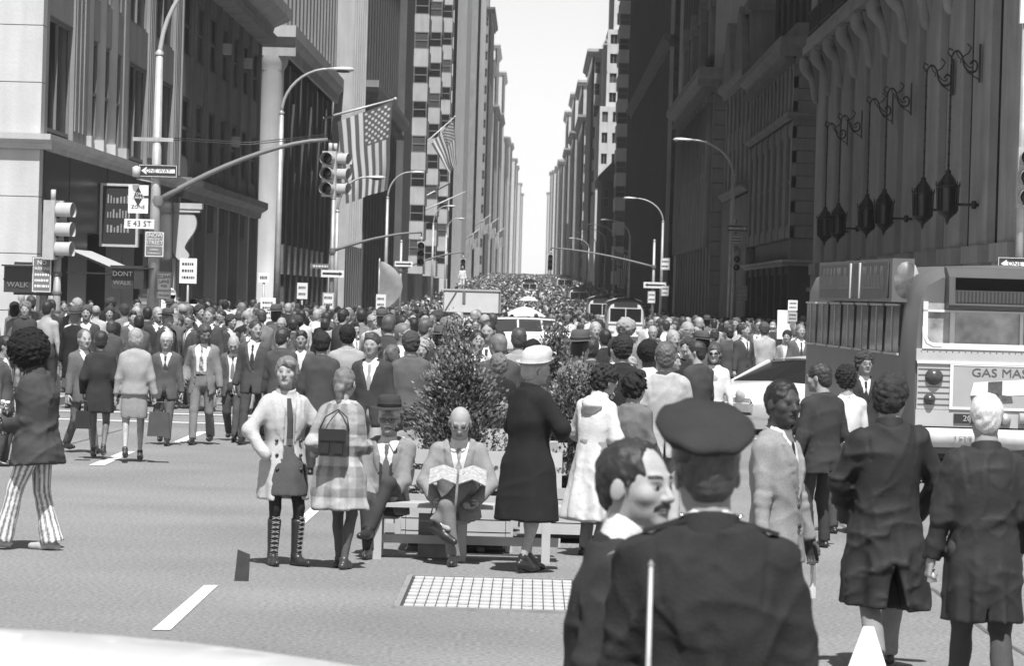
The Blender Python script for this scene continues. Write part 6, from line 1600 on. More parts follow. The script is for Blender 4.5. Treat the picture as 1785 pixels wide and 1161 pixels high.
# flat truck with white plywood side
d = 190; a_, c_ = at(775, 506, d), at(870, 546, d); o = thing('stake_truck', 'flat truck with a long white plywood side standing in the crowd', 'truck', (a_[0], d, 0)); w = c_[0]-a_[0]; z1, z0 = a_[2], c_[2]
b = MB(); b.box(0, w, 0, .08, z0, z1); b.build('plywood_side', M('plywood_white', .6, .7, .08, 2), o); b = MB(); b.box(0, w, .08, 2.2, z0-.2, z0); b.box(0, w, 2.2, 2.28, z0, z1); b.box(-.08, 0, 0, 2.28, z0, z1); b.box(w, w+.08, 0, 2.28, z0, z1); b.build('bed', st_mid, o)
b = MB(); b.box(-.05, w+.05, -.05, .12, z1, z1+.09); b.build('top_rail', white_p, o); b = MB(); b.bar((.05, -.03, z0+.1), (.62, -.03, z1), .09, .03); b.build('strap', sgn_g, o); b = MB(); b.box(.92, 1.08, -.04, 0, z0+.45, z1+.02); b.build('figure_shadow_strip', sgn_g, o); b = MB(); b.box(w-.04, w, -.03, 0, z0, z1); b.build('edge_post', sgn_b, o)  # upright dark strip paints the shadow and legs of the figure on top
for x in (.5, w-.6):
    for y_ in (.35, 1.9): wheel(o, x, y_, .42)
# umbrellas
def umbrella(px, py, d, R, lab):
    q = at(px, py, d); o = thing('umbrella', lab, 'umbrella', (q[0], d, gz(d)), group='vendor umbrellas'); top = q[2]-gz(d); n = 8
    for i in range(n):
        b = MB(); P_ = []
        for t in (0, .35, .7, 1): P_.append([(R*t*math.cos(a), R*t*math.sin(a), top-.55*R*.8*t**1.6-(.03 if abs(f_-.5) < .2 and t == 1 else 0)) for f_, a in [(k/4, 2*math.pi*(i+k/4)/n) for k in range(5)]])
        b.grid(P_); b.build('canopy_panel', M('umbrella_white', .72, .8) if i % 2 else M('umbrella_pale', .5, .8), o)
    b = MB(); b.tube([(0, 0, 0), (0, 0, top+.08)], .03, 8); b.build('pole', pole_m, o)
umbrella(914, 534, 162, .95, 'larger white vendor umbrella behind the station wagon'); umbrella(921, 516, 290, .8, 'smaller white umbrella farther up the crowd')
# ================================================================== THE PEOPLE ONE CAN TELL APART
DEG = math.pi/180; placed = []
def pp(px, topy, d, yawdeg, lab, dh=0.0, z=0.0, **k):
    q = at(px, topy, d); hh = q[2]-z-dh
    k.setdefault('h', hh); k.setdefault('cell', .010 if d < 15 else (.012 if d < 25 else (.0145 if d < 40 else .021)))
    k.setdefault('hcell', .0045 if d < 15 else (.006 if d < 40 else .011)); k.setdefault('seed', int(px)+7)
    placed.append((q[0], d))
    return person(label=lab, loc=(q[0], d, z), yaw=yawdeg*DEG, **k)
walk = {-1: (-.08, .24, 0, 0), 1: (.09, -.24, .05, 0)}; walk2 = {-1: (-.09, -.22, .05, 0), 1: (.08, .24, 0, 0)}
def held(name, lab, cat, mesh_b, mat, root, loc):
    """a thing in somebody's hand: top-level, given in the holder's frame"""
    o = mesh_b.build(name, mat); o.matrix_world = Matrix.Translation(root.location) @ Matrix.Rotation(root.rotation_euler.z, 4, 'Z') @ Matrix.Translation(loc); tag(o, lab, cat); return o

# -- the officer
cop = pp(1243, 683, 10.7, 4, 'police officer in dark uniform and flat cap seen from behind', dh=.088, neck=-.022, jc=.021, pc=.03, shirt=.7, skin=.36, hair='neat', haircol=.05, hat='cap', broad=1.14, fat=1.08, hem=-.22, wr=.006, crease=.006,
         hands={-1: (-.22, .16, -.04), 1: (.25, .14, -.04)}, elbow={-1: (-.35, -1, -.2), 1: (.35, -1, -.2)}, head=(.10, .05, -.05), hs=1.06, ridge=2.4, v=.33, fold=.004, collar=1.2)
pi = PINFO[cop.name]
for s in (-1, 1):
    b = MB(); a_ = pi['G'](s*.07, -.03, .568); c_ = pi['G'](s*.185, -.02, .535); b.bar(a_, c_, .055, .012); b.build('shoulder_strap', M('uniform_strap', .014, .8), cop)
    b = MB(); c_ = pi['G'](s*.08, -.03, .580); b.lathe([(0, .008), (.010, .004), (.011, 0)], 10, tuple(c_)); b.build('strap_button', chrome, cop)
# -- the man with the moustache talking to him
mm = pp(1072, 768, 11.4, -92, 'man with dark moustache and receding hair facing the officer', dh=.018, neck=-.01, scol=.035, jc=.026, pc=.03, shirt=.72, tie=.03, skin=.52, hair='neat', recede=1, sideburn=1, haircol=.025, collar=.6, hs=1.14, head=(-.60, -.02, .0), lean=.06, broad=1.08, fat=1.10, wr=.006, ridge=2.4, hcell=.0038, v=.28,
        hands={-1: (-.24, .20, .05), 1: (.25, .10, -.02)}, stubble=1)
pi = PINFO[mm.name]; T = pi['T']
b = MB(); P_ = []
for i in range(13):
    t = -1+i/6; P_.append([tuple(T((t*.037, .099-.020*t*t, -.046-.013*t*t+dz*.015))) for dz in (.5, 0, -.5)])
P_ = [[tuple(np.array(p)+np.array(pi['Hr'] @ np.array([0, .004, 0]))*(1 if j == 1 else 0)) for j, p in enumerate(r)] for r in P_]
b.grid(P_, .018); b.build('moustache', HAIR, mm)
# -- right foreground
pp(1553, 660, 22.4, 6, 'man in dark raincoat with bushy hair walking away on the right', top='coat', ridge=2.2, hem=-.54, jc=.017, mat=SHEEN, pc=.20, hair='bushy', haircol=.035, glasses='clear', vent=(-.26, .22), ventx=.03, head=(-.5, .1, 0), feet=walk2, flarec=1.08, fat=1.06, wr=.009, fold=.014, nfold=8,
   hands={-1: (-.20, .18, .0), 1: (.22, .16, .02)}, pocket={-1: 1, 1: 1}, elbow={-1: (-1, -.6, 0), 1: (1, -.6, 0)}, collar=1.5, sleeve=1.15, shoecol=.04, broad=1.08)
old = pp(1722, 693, 20.2, 4, 'white haired old man in a long dark coat at the right edge', top='coat', hem=-.42, ridge=2.4, jc=.021, mat=SHEEN, pc=.05, hair='neat', recede=1, haircol=.62, skin=.40, glasses='clear', feet=walk, fat=1.10, wr=.006, fold=.012, nfold=9, hands={-1: (-.30, .02, -.14), 1: (.25, .15, .0)}, grip={-1: 'fist'}, vent=(-.30, .06), collar=1.3, sleeve=1.12, hunch=.02)
pi = PINFO[old.name]; w_ = pi['wr'][-1]
b = MB(); b.lathe([(0, -.03), (.028, -.02), (.022, .012), (.030, .03), (0, .035)], 7); b.v = [(x+.012*math.sin(z*200), y, z) for x, y, z in b.v]; held('handkerchief', 'white crumpled handkerchief in the old man\'s hand', 'handkerchief', b, M('white_cotton', .75, .9), old, Vector(w_)+Vector((.0, .02, -.10)))
yb = pp(1358, 668, 21.2, -118, 'young man in light grey suit looking over his shoulder beside the officer', jc=.23, pc=.20, mat=TWEED, shirt=.7, tie=.03, skin=.075, hair='neat', haircol=.012, head=(-.50, .0, .0), v=.16, vw=.075, hands={-1: (-.27, .10, -.10), 1: (.27, .05, -.12)}, nobrow=1, wr=.007, crease=.005, buttons=[(.0, .13), (.0, .02)], grip={1: 'hold'})
b = MB(); b.box(-.02, .02, -.02, .0, -.20, .08); held('folded_paper', 'white folded paper held at the side of the young man in grey', 'paper', b, M('newsprint_white', .75, .8), yb, Vector((-.31*1, .12, .70)))
pp(1436, 638, 33.4, 35, 'man in dark suit with hand lowered standing left of the bus', jc=.035, shirt=.7, hair='short', haircol=.03, head=(.55, .15, 0), skin=.40, vent=(-.06, .05), hands={-1: (-.29, .02, -.12), 1: (.22, .2, .05)}, broad=1.05, seed=71, feet={-1: (-.12, .0, 0, .3), 1: (.12, .06, 0, -.4)})
pp(1477, 644, 35.6, 20, 'person in white shirt with dark hair half hidden behind the dark suited man', top='shirt', shirt=.62, pc=.05, hair='bushy', haircol=.02, head=(-.2, .1, 0), seed=72)
pp(1506, 618, 43, -165, 'man in glasses and dark coat facing the camera before the bus', top='coat', hem=-.35, jc=.035, shirt=.65, tie=.04, v=.2, vw=.07, hair='curly', haircol=.05, glasses='clear', cell=.017, hcell=.008, seed=73)
pp(1160, 600, 34.4, 4, 'man in light tweed jacket seen from behind in the middle of the road', jc=.36, mat=TWEED, pc=.28, shirt=.3, hair='combed', haircol=.10, head=(.15, -.05, 0), hem=-.20, vent=(-.02, .05), flarec=1.06, fat=1.04, feet=walk, hands={-1: (-.29, -.02, -.08), 1: (.29, .06, -.06)}, wr=.007, collarc=.06, collar=1.2)
tr = pp(1040, 640, 31.6, -38, 'person in long white trench coat with curly dark hair', top='coat', hem=-.60, jc=.54, mat=SHEEN, legs='trousers', pc=.25, hair='curly', haircol=.03, head=(-.35, .15, .1), lean=.10, fem=True, flarec=1.08, fold=.016, nfold=6, wr=.009, hands={-1: (-.16, .26, .12), 1: (.20, .24, .10)}, pocket={-1: 1, 1: 1}, elbow={-1: (-1, -.6, -.2)}, sleeve=1.18, collar=1.6)
pi = PINFO[tr.name]; hd_ = fldbox([ell(pi['G'](0, -.12, .47), (.10, .06, .09))], .014); hd_.add(ell(pi['G'](0, -.11, .47), (.10, .055, .09)), 0); hd_.disp(wrinkle(5, .008, 30)); mk('hood', hd_.mesh(), SHEEN, .54, tr)
bl = pp(926, 618, 29.5, -48, 'woman in long black coat and white hat seen from behind by the bench', dh=.03, top='coat', hem=-.53, jc=.014, fem=True, legs='', skin=.46, hair='short', haircol=.35, hat='cloche', hatc=.50, heels=1, flarec=1.16, fold=.006, nfold=4, fat=1.08, wr=.005, hands={-1: (-.10, .26, .20), 1: (.12, .26, .18)}, pocket={-1: 1, 1: 1}, elbow={-1: (-1, -.4, -.3), 1: (1, -.4, -.3)}, collar=1.3, sleeve=1.2, head=(-.25, .1, .12), feet={-1: (-.09, .10, 0, 0), 1: (.08, -.10, 0, .1)})
# -- the bench
rd = pp(803, 715, 30.42, 180, 'bald man in light tweed suit reading a newspaper on the bench', h=1.74, sit=1, jc=.23, mat=TWEED, pc=.17, pmat=TWEED, shirt=.7, tie=.25, tiestripe=.4, hair='bald', haircol=.10, glasses='clear', skin=.46, head=(.0, .38, .0), lean=.10, v=.16, vw=.075,
        feet={-1: (.16, .42, .27, .9), 1: (.02, .44, 0, -.05)}, knee={-1: (-.35, .6, 1), 1: (.15, .7, 1)}, hands={-1: (-.15, .30, .09), 1: (.17, .30, .09)}, elbow={-1: (-1, -.3, -.6), 1: (1, -.3, -.6)}, grip={-1: 'hold', 1: 'hold'}, palm={-1: (.3, .2, 1), 1: (-.3, .2, 1)}, footpitch={-1: .10}, shoecol=.03, wr=.006, cuffshirt=.6, hem=-.10, hemcut=-.13, collar=.8)
rd.location.z = -.0
b = MB(); 
for s in (-1, 1):
    for q in range(3): b.grid([[(s*.01, 0, .10+q*.004), (s*.01, .30, .0+q*.004)], [(s*.12, .0, .14+q*.004), (s*.12, .30, .04+q*.004)], [(s*.23, .0, .10+q*.004), (s*.23, .30, -.01+q*.004)]], smooth=True)
held('newspaper', 'open newspaper on the knee of the bald bench reader', 'newspaper', b, M('newsprint', .34, .9, .35, 30, fine=.3, fscale=120), rd, Vector((.0, .26, .66)))
pm_ = pp(680, 695, 30.9, 172, 'old man with hat and pipe sitting on the bench', h=1.70, sit=1, jc=.20, mat=TWEED, pc=.045, shirt=.62, tie=.12, hair='neat', haircol=.45, glasses='clear', hat='fedora', hatc=.045, skin=.46, head=(.05, .06, .0), lean=-.02, v=.24, vw=.09, top='open', openw=.055,
          feet={-1: (.06, .46, .17, -.3), 1: (.07, .42, 0, 0)}, knee={-1: (-.2, .7, 1), 1: (.1, .7, 1)}, hands={-1: (-.05, .28, .02), 1: (.07, .26, .03)}, elbow={-1: (-1, -.4, -.4), 1: (1, -.4, -.4)}, palm={-1: (0, -.2, -1), 1: (0, -.2, -1)}, shoecol=.03, hem=-.10, hemcut=-.13, wr=.006, cuffshirt=.6, collar=.8)
pi = PINFO[pm_.name]; T = pi['T']
b = MB(); P_ = [[tuple(T((t*.030, .101-.016*t*t, -.047-.008*t*t+dz*.012))) for dz in (.5, 0, -.5)] for t in [-1+i/5 for i in range(11)]]; b.grid(P_, .55); b.build('moustache', HAIR, pm_)
sv = fldbox([loft(pi['P'], pi['Tr'], np.array([-.02, .20, .30])*pi['k'], .172, .135)], .014); sv.add(loft(pi['P'], pi['Tr'], np.array([-.02, .12, .26, .36])*pi['k'], np.array([.158, .150, .160, .164]), np.array([.118, .112, .120, .118])), 0); x_, y_, z_ = sv.pts((slice(None),)*3); sv.D = np.maximum(sv.D, ((z_-pi['P'][2]-.24)*.35-np.abs(x_))); mk('waistcoat', sv.mesh(), CLOTH, .05, pm_)
b = MB(); b.tube([(0, 0, 0), (-.05, .05, -.012), (-.075, .07, -.02)], [.004, .005, .008], 7); b.lathe([(0, -.02), (.016, -.012), (.018, .012), (.014, .026), (.010, .026), (0, .01)], 10, (-.078, .072, -.005)); held('tobacco_pipe', 'dark tobacco pipe in the mouth of the hatted bench sitter', 'pipe', b, M('pipe_wood', .03, .4), pm_, Vector(T((-.015, .10, -.062))))
# -- women left of the bench
def bands(L, V):
    z = L[:, 2]; a = np.arctan2(L[:, 1], L[:, 0]); f = .30+.15*np.sign(np.sin(z*34+.4))*(.6+.4*np.sin(z*11)) + .05*np.sign(np.sin(a*9))
    return np.clip(f, .12, .55)
pl_ = pp(598, 645, 29.3, -28, 'woman in banded wool cape dress with tied hair standing with a shoulder bag', top='tunic', hem=-.40, jc=.35, jcol=bands, mat=TWEED, fem=True, legs='', stocking=.11, skin=.42, hair='bun', tail=1, haircol=.14, flarec=1.22, waist=1.0, fold=.012, nfold=5, sleeve=1.2, head=(.15, .1, 0), hands={-1: (-.20, .14, .08), 1: (.12, .26, .14)}, elbow={-1: (-.4, -.7, -1), 1: (.2, -.3, -1)}, feet={-1: (-.06, .12, 0, 0), 1: (.08, -.03, 0, .2)}, shoecol=.05, wr=.006, fat=1.04, collar=.8)
b = MB(); b.prism([(-.115, 0), (.115, 0), (.11, .20), (-.11, .20)], -.05, .05); b.box(-.11, .11, -.06, -.05, .12, .21); b.box(-.09, -.02, -.065, -.05, .02, .10); b.box(.02, .09, -.065, -.05, .02, .10); bag = held('handbag', 'dark leather shoulder bag under the arm of the banded dress', 'handbag', b, M('black_leather', .02, .4, .2, 15), pl_, Vector((.06, -.21, .90))); bag.rotation_euler.z += .25
b = MB(); b.tube([(-.12, 0, .2), (-.09, .05, .30), (0, .10, .36), (.09, .05, .30), (.12, 0, .2)], .006, 6); b.build('strap', MATS['black_leather'], bag)
lc = pp(500, 625, 29.5, -158, 'young woman in open pale wool coat and laced boots standing left of the bench', top='open', hem=-.36, openw=.045, jc=.42, mat=TWEED, fem=True, legs='', stocking=.022, shirt=.45, skirt=(.60, 1.03, .085, .15), skmat=TWEED, boots=1, laces=1, shoecol=.03, hair='bob', bang=1, haircol=.16, skin=.50, head=(-.50, -.05, .0), v=.12, vw=.07, lapel=.085, flarec=1.08, fold=.010, hands={-1: (-.21, .17, .04), 1: (.22, .15, .03)}, pocket={-1: 1, 1: 1}, elbow={-1: (-1, -.5, 0), 1: (1, -.5, 0)}, feet={-1: (-.12, .03, 0, .35), 1: (.08, .0, 0, -.1)}, buttons=[(-.10, .02), (-.10, -.10), (.11, .02), (.11, -.10), (-.10, .14), (.11, .14)], wr=.006, collar=1.5, sleeve=.98)
pi = PINFO[lc.name]; b = MB(); P_ = [[tuple(pi['G'](x, .152-.35*(z-.33)*(z > .33)-abs(x)*.3+(0 if x else .012), z)) for x in (-.022-.008*t, 0, .022+.008*t)] for t, z in [(i/8, .50-.34*i/8) for i in range(9)]]; b.grid(P_, .06); b.build('scarf', CLOTH, lc)
# -- left foreground
af = pp(70, 578, 30.4, 74, 'man with large afro in dark jacket and striped flared trousers at left', dh=.065, top='jacket', hem=-.21, jc=.048, flarec=1.16, pc=.72, stripes=11, flare=.035, hair='afro', afro=.082, haircol=.014, skin=.09, head=(.05, .35, 0), feet={-1: (-.08, .26, 0, 0), 1: (.09, -.12, 0, 0)}, hands={-1: (-.06, .25, .12), 1: (.10, .24, .10)}, elbow={-1: (-.5, -1, -.5), 1: (.5, -1, -.5)}, grip={1: 'hold', -1: 'hold'}, shoecol=.42, fat=1.16, sleeve=1.12, ridge=2.0, wr=.007, collar=1.4, nobrow=1, lean=.05)
b = MB(); rng = random.Random(4)
for i in range(160):
    a = rng.uniform(0, 6.28); r_ = .13*rng.random()**.5; z = rng.uniform(-.12, .16); c = Vector((r_*math.cos(a), r_*math.sin(a), z)); u = Vector((rng.gauss(0, 1), rng.gauss(0, 1), rng.gauss(0, 1))).normalized()*.022; v_ = u.orthogonal()*.7; b._add([c-u, c+v_, c+u, c-v_], [(0,1,2,3)], rng.choice((.1, .2, .6, .7)))
b.tube([(0, 0, -.3), (0, 0, 0)], .02, 6, .1); held('flower_bunch', 'bunch of small pale flowers held by the man with the afro', 'flowers', b, CLOTH, af, Vector((.02, .40, 1.05)))
pp(176, 585, 46.3, 3, 'woman in dark knee length coat walking away on the left', top='coat', hem=-.30, jc=.030, fem=True, legs='', skin=.44, stocking=.20, hair='short', haircol=.03, feet=walk, hands={-1: (-.24, .10, -.02), 1: (.26, .04, -.06)}, flarec=1.06, shoecol=.04, heels=1)
gs = pp(237, 580, 45.8, 2, 'woman in light grey skirt suit walking away with a bag on the left', top='jacket', hem=-.04, hemcut=-.05, jc=.30, mat=TWEED, fem=True, legs='', skirt=(.60, 1.0, .30, .2), skin=.50, hair='bob', haircol=.28, feet=walk2, hands={-1: (-.25, .02, -.08), 1: (.28, .02, -.10)}, grip={1: 'fist'}, flarec=1.05, heels=1, shoecol=.05)
def bag_at(root, lab, off, w=.30, h=.26, m='bag_leather', g=.05, t=.07):
    b = MB(); b.prism([(-w/2, 0), (w/2, 0), (w*.42, h), (-w*.42, h)], -t, t); o = held('handbag', lab, 'bag', b, M(m, g, .5, .2, 10), root, Vector(off)); b = MB(); b.tube([(-w*.25, 0, h), (-w*.2, 0, h+.12), (w*.2, 0, h+.12), (w*.25, 0, h)], .010, 6); b.build('handle', MATS[m], o); return o
bag_at(gs, 'dark carry bag in the right hand of the grey skirt suit', (.31, .04, .33), .28, .30, 'bag_dark', .07)
bag_at(gs, 'small dark handbag between the two women walking away', (-.62, .03, .40), .20, .22, 'bag_black', .02)
pp(146, 578, 48, -140, 'balding man in grey suit walking right behind the dark coated woman', jc=.10, shirt=.7, tie=.3, hair='short', recede=1, haircol=.12, feet=walk, head=(-.25, 0, 0), skin=.48, v=.15)
pp(6, 590, 44, -100, 'man in dark suit cut by the left edge of the picture', jc=.07, shirt=.7, tie=.1, hair='short', haircol=.02, head=(-.2, .1, 0), skin=.40)
pp(291, 583, 51, 178, 'elderly man with glasses in dark suit walking towards the camera', jc=.075, shirt=.6, tie=.05, hair='neat', haircol=.5, glasses='clear', feet=walk, skin=.42, v=.22, fat=1.03)
pp(356, 566, 51.5, 172, 'man in open grey jacket with striped tie and white shirt walking forward', jc=.17, top='open', openw=.075, pc=.16, shirt=.74, tie=.5, tiestripe=.06, hair='long', haircol=.06, skin=.25, feet=walk2, head=(.5, .35, 0), belt=1, tuckin=1, v=.02, vw=.12, hands={-1: (-.28, .05, -.12), 1: (.24, .1, .0)})
pp(409, 586, 53, 176, 'bald man in dark suit looking down as he walks', jc=.085, top='open', openw=.06, pc=.06, shirt=.72, tie=.2, hair='bald', haircol=.2, skin=.50, feet=walk, head=(.05, .5, 0), v=.06, vw=.10)
pp(446, 560, 52, 165, 'tall man in dark suit and dark tie with head turned left', jc=.06, pc=.05, shirt=.74, tie=.05, hair='short', haircol=.04, feet=walk2, head=(.7, 0, 0), v=.10)
pp(492, 576, 50, -8, 'man in dark suit with glasses seen from behind beside the pale coat', jc=.055, shirt=.6, hair='combed', haircol=.03, head=(-.6, .05, 0), glasses='clear', fat=1.05)
pp(526, 580, 54, 178, 'man with black hair facing the camera above the pale coated woman', jc=.08, shirt=.65, hair='combed', haircol=.015, skin=.38)
pp(561, 583, 44, 2, 'man in dark zip jacket seen from behind above the banded dress', top='jacket', hem=-.14, jc=.050, pc=.035, hair='bushy', haircol=.025, fat=1.04, flarec=1.0)
pp(606, 570, 47, 5, 'man in light grey jacket seen from behind', jc=.30, pc=.1, mat=TWEED, shirt=.6, hair='bushy', haircol=.02)
pp(655, 594, 45, 150, 'girl in dark scarf and grey coat facing the camera', top='coat', hem=-.35, jc=.12, fem=True, shirt=.3, hair='bob', haircol=.12, skin=.46, head=(.4, .1, 0))
def plaid(V): return np.where((np.sin(V[:, 2]*85) > .45) | (np.sin((V[:, 0]+V[:, 1]*.6)*85) > .45), .10, .60)
pp(684, 604, 44, -10, 'woman in plaid skirt seen from behind before the shrub', top='jacket', hem=-.06, jc=.17, fem=True, legs='', skirt=(.5, 1.0, .4, .6), skirtcol=plaid, skmat=CLOTH, hair='bob', haircol=.10, cell=.014)
pp(717, 582, 43, 8, 'man in dark grey suit jacket seen from behind left of the shrub', jc=.085, shirt=.6, hair='bushy', haircol=.06, vent=(-.05, .05), fat=1.06, hands={-1: (-.2, .2, .02), 1: (.27, .05, -.1)})
pp(905, 574, 44, 0, 'man in light grey jacket seen from behind above the white hat', jc=.27, shirt=.5, hair='combed', haircol=.06, mat=TWEED, hands={-1: (-.2, .15, .0), 1: (.2, .15, 0)}, fat=1.05)
pp(859, 588, 50, 0, 'child with black hair and black top in the crowd', top='sweater', hem=-.08, jc=.012, hair='bushy', haircol=.012)
pp(843, 637, 36.5, 178, 'seated reader holding a white sheet half hidden behind the shrub', h=1.70, sit=1, top='sweater', hem=-.08, jc=.10, hair='short', haircol=.03, skin=.40, feet={-1: (-.1, .45, 0, 0), 1: (.1, .45, 0, 0)}, hands={-1: (-.12, .3, .25), 1: (.12, .3, .25)})
b = MB(); b.grid([[(-.2, .0, 0), (0, .03, .0), (.2, .0, .0)], [(-.2, .02, .28), (0, .05, .28), (.2, .02, .28)]]); held('paper_sheet', 'white sheet held by the reader behind the shrub', 'paper', b, MATS['newsprint_white'], bpy.data.objects[list(PINFO)[-1]], Vector((0, .36, .72)))
pp(716, 655, 36.2, 10, 'child with curly hair seated beyond the bench left of the shrub', h=1.45, sit=1, top='sweater', hem=-.08, jc=.20, hair='curly', haircol=.08, feet={-1: (-.1, .45, 0, 0), 1: (.1, .45, 0, 0)}, mat=TWEED)
pp(879, 694, 34.4, 10, 'person with curly grey hair seated beyond the bench right of the shrub', h=1.55, sit=1, top='sweater', hem=-.08, jc=.35, hair='curly', haircol=.22, feet={-1: (-.1, .45, 0, 0), 1: (.1, .45, 0, 0)})
pp(1086, 588, 38, 3, 'man in black suit with long dark hair seen from behind', jc=.022, shirt=.6, hair='bushy', haircol=.03, fat=1.06, broad=1.08)
pp(1131, 602, 41, 0, 'person with round afro and white shirt seen from behind', top='shirt', shirt=.68, pc=.1, hair='afro', afro=.045, haircol=.015, skin=.09, nobrow=1)
pp(1217, 598, 44, 40, 'man in dark jacket looking left behind the officer', top='jacket', hem=-.16, jc=.045, hair='short', haircol=.025, skin=.44, head=(.7, 0, 0), sideburn=1)
pp(1246, 602, 47, 172, 'woman in dark glasses and white blouse facing the camera', top='shirt', shirt=.66, fem=True, legs='', skirt=(.5, 1.0, .06, .4), hair='long', haircol=.06, glasses='dark', skin=.5)
pp(1104, 660, 33, -30, 'person in grey jacket beside the white trench coat', top='jacket', hem=-.12, jc=.13, hair='curly', haircol=.02, fat=1.0, seed=81, hands={-1: (-.2, .2, 0), 1: (.2, .2, 0)})
dk = pp(1388, 583, 92, 176, 'person in dark coat holding a pale bag by the white sign', z=.14, top='coat', hem=-.4, jc=.07, shirt=.6, hair='short', haircol=.05, cell=.028, hcell=.018, hands={-1: (-.1, .3, .1), 1: (.1, .3, .1)})
bag_at(dk, 'pale shopping bag held before the dark coat by the white sign', (0, .32, .80), .36, .45, 'bag_pale', .35, .1)
pp(806, 482, 191, 178, 'person in white standing on top of the plywood truck', z=at(806, 508, 191)[2], h=1.3, top='shirt', shirt=.7, pc=.6, cell=.035, hcell=.03)

# ================================================================== THE CROWD
rng = random.Random(99)
def proto(**k):
    k.setdefault('cell', .027); k.setdefault('hcell', .016); o = person(label='', jc=1.0, pc=1.0, haircol=1.0, **k); return o
PR = [dict(shirt=.7, tie=.06, seed=201), dict(shirt=.7, tie=.3, seed=202, feet=walk, hair='combed'), dict(shirt=.6, seed=203, top='open', openw=.06, feet=walk2, hair='bushy'), dict(shirt=.7, tie=.1, seed=204, hair='bald', fat=1.1, glasses='clear'),
      dict(seed=205, top='coat', hem=-.38, shirt=.5, hair='short', hat='fedora', hatc=.08), dict(seed=206, fem=True, top='coat', hem=-.36, hair='bob', legs='', h=1.63, shirt=.4), dict(seed=207, fem=True, top='jacket', hem=-.05, legs='', skirt=(.55, 1.0, 1.0, .3), hair='long', h=1.65),
      dict(seed=208, top='shirt', shirt=1.0, hair='short'), dict(seed=209, top='sweater', hem=-.10, hair='bushy', h=1.72), dict(seed=210, shirt=.7, tie=.2, hair='short', glasses='clear', head=(.5, 0, 0), broad=1.05), dict(seed=211, fem=True, top='tunic', hem=-.33, legs='', hair='curly', h=1.6), dict(seed=212, top='jacket', hem=-.14, hair='afro', afro=.05, skin=.1)]
protos = [proto(**k) for k in PR]; used = [False]*len(protos)
KIND = ['man in suit and tie', 'man in suit walking', 'man in open jacket', 'bald man in suit', 'man in hat and coat', 'woman in long coat', 'woman in skirt and jacket', 'man in shirt', 'young man in pullover', 'man in suit, glasses', 'woman in short dress', 'man with afro in jacket']
def tone(v): return 'black' if v < .03 else ('dark' if v < .09 else ('grey' if v < .25 else ('pale grey' if v < .45 else 'white')))
NC = 0
def blocked(X, d):                          # room the vehicles and their onlookers leave open
    px = 930+X*6500/d
    return (48 < d < 149 and 872 < px < 1032) or (148 < d < 153 and 840 < px < 1070) or (95 < d < 194 and 772 < px < 874) or (60 < d < 246 and 1052 < px < 1132) or (150 < d < 300 and 1030 < px < 1060) or (d < 43.4 and 938 < px < 998) or (33 < d < 46.5 and 752 < px < 826) or (58 < d < 65 and X > 2.3) or (40 < d < 63 and X > 4)
def crowd(X, d, z=0.0, zone='', face=None, kind=None):
    global NC
    i = kind if kind is not None else rng.choices(range(len(protos)), (6, 4, 4, 3, 2, 3, 2, 3, 3, 4, 2, 1))[0]
    o = copy_tree(protos[i]) if used[i] else protos[i]; used[i] = True
    back = (rng.random() < .5) if face is None else face; yaw = (0 if back else 180) + rng.gauss(0, 28); o.location = (X, d, z); o.rotation_euler = (0, 0, yaw*DEG); s = rng.uniform(.92, 1.06); o.scale = (s, s, s)
    jc = rng.choice((.02, .03, .045, .055, .07, .10, .14, .18, .26, .38, .55)) if i != 7 else rng.choice((.7, .6, .35)); pc = rng.choice((.05, .08, .11, .17, .28)); hc = rng.choice((.015, .02, .03, .05, .08, .15, .3) if not (i == 3) else (.1, .3, .5)); leg = rng.random()
    for ch in o.children:
        nm = ch.name.split('.')[0]
        g = jc if nm in ('jacket', 'coat', 'dress', 'sweater', 'collar') else (pc if nm in ('trousers', 'skirt') else (hc if nm == 'hair' else (jc if nm == 'shirt' and i == 7 else 1.0)))
        ch.color = (g, g, g, 1)
    placed.append((X, d)); NC += 1
    hw_ = 'black' if hc < .025 else ('brown' if hc < .06 else ('light' if hc < .2 else 'grey')); tag(o, '%s haired %s, %s clothes, %s' % (hw_, KIND[i], tone(jc), ('back view ' if back else 'front view ') + zone), 'person', 'people in the crowd ' + zone)
def free(X, d, r): return all((X-a)**2 + (d-b)**2 > r*r for a, b in placed)
def fill(n, x0, x1, d0, d1, r, zone, zf=lambda X: 0.0, face=None, bias=1.0):
    k = 0; tries = 0
    while k < n and tries < n*30:
        tries += 1; d = d0+(d1-d0)*rng.random()**bias; X = rng.uniform(x0, x1)
        if abs(X)*6500/d > 980 or blocked(X, d) or not free(X, d, r): continue
        crowd(X, d, gz(d)+(.14 if (abs(X) > KERB+.2 and not 75 < d < 95) else 0.0), zone, face); k += 1
fill(58, -9.8, -2.2, 64.5, 74, .50, 'left beyond the crosswalk', bias=1.2)
fill(16, -1.9, 1.9, 38.5, 47.5, .42, 'close behind the shrubs')
fill(36, -2.2, 2.4, 50, 72, .55, 'beyond the shrubs', bias=.9)
fill(52, -11.5, -2, 74, 92, .55, 'at the left corner')
fill(34, -2, 5.5, 72, 92, .55, 'mid crossing')
fill(34, 4.0, 12, 88, 125, .6, 'by the shaded shops')
fill(36, -12, -1, 92, 118, .6, 'left beyond the crossing')
fill(30, -1, 6, 92, 122, .6, 'centre beyond the crossing')
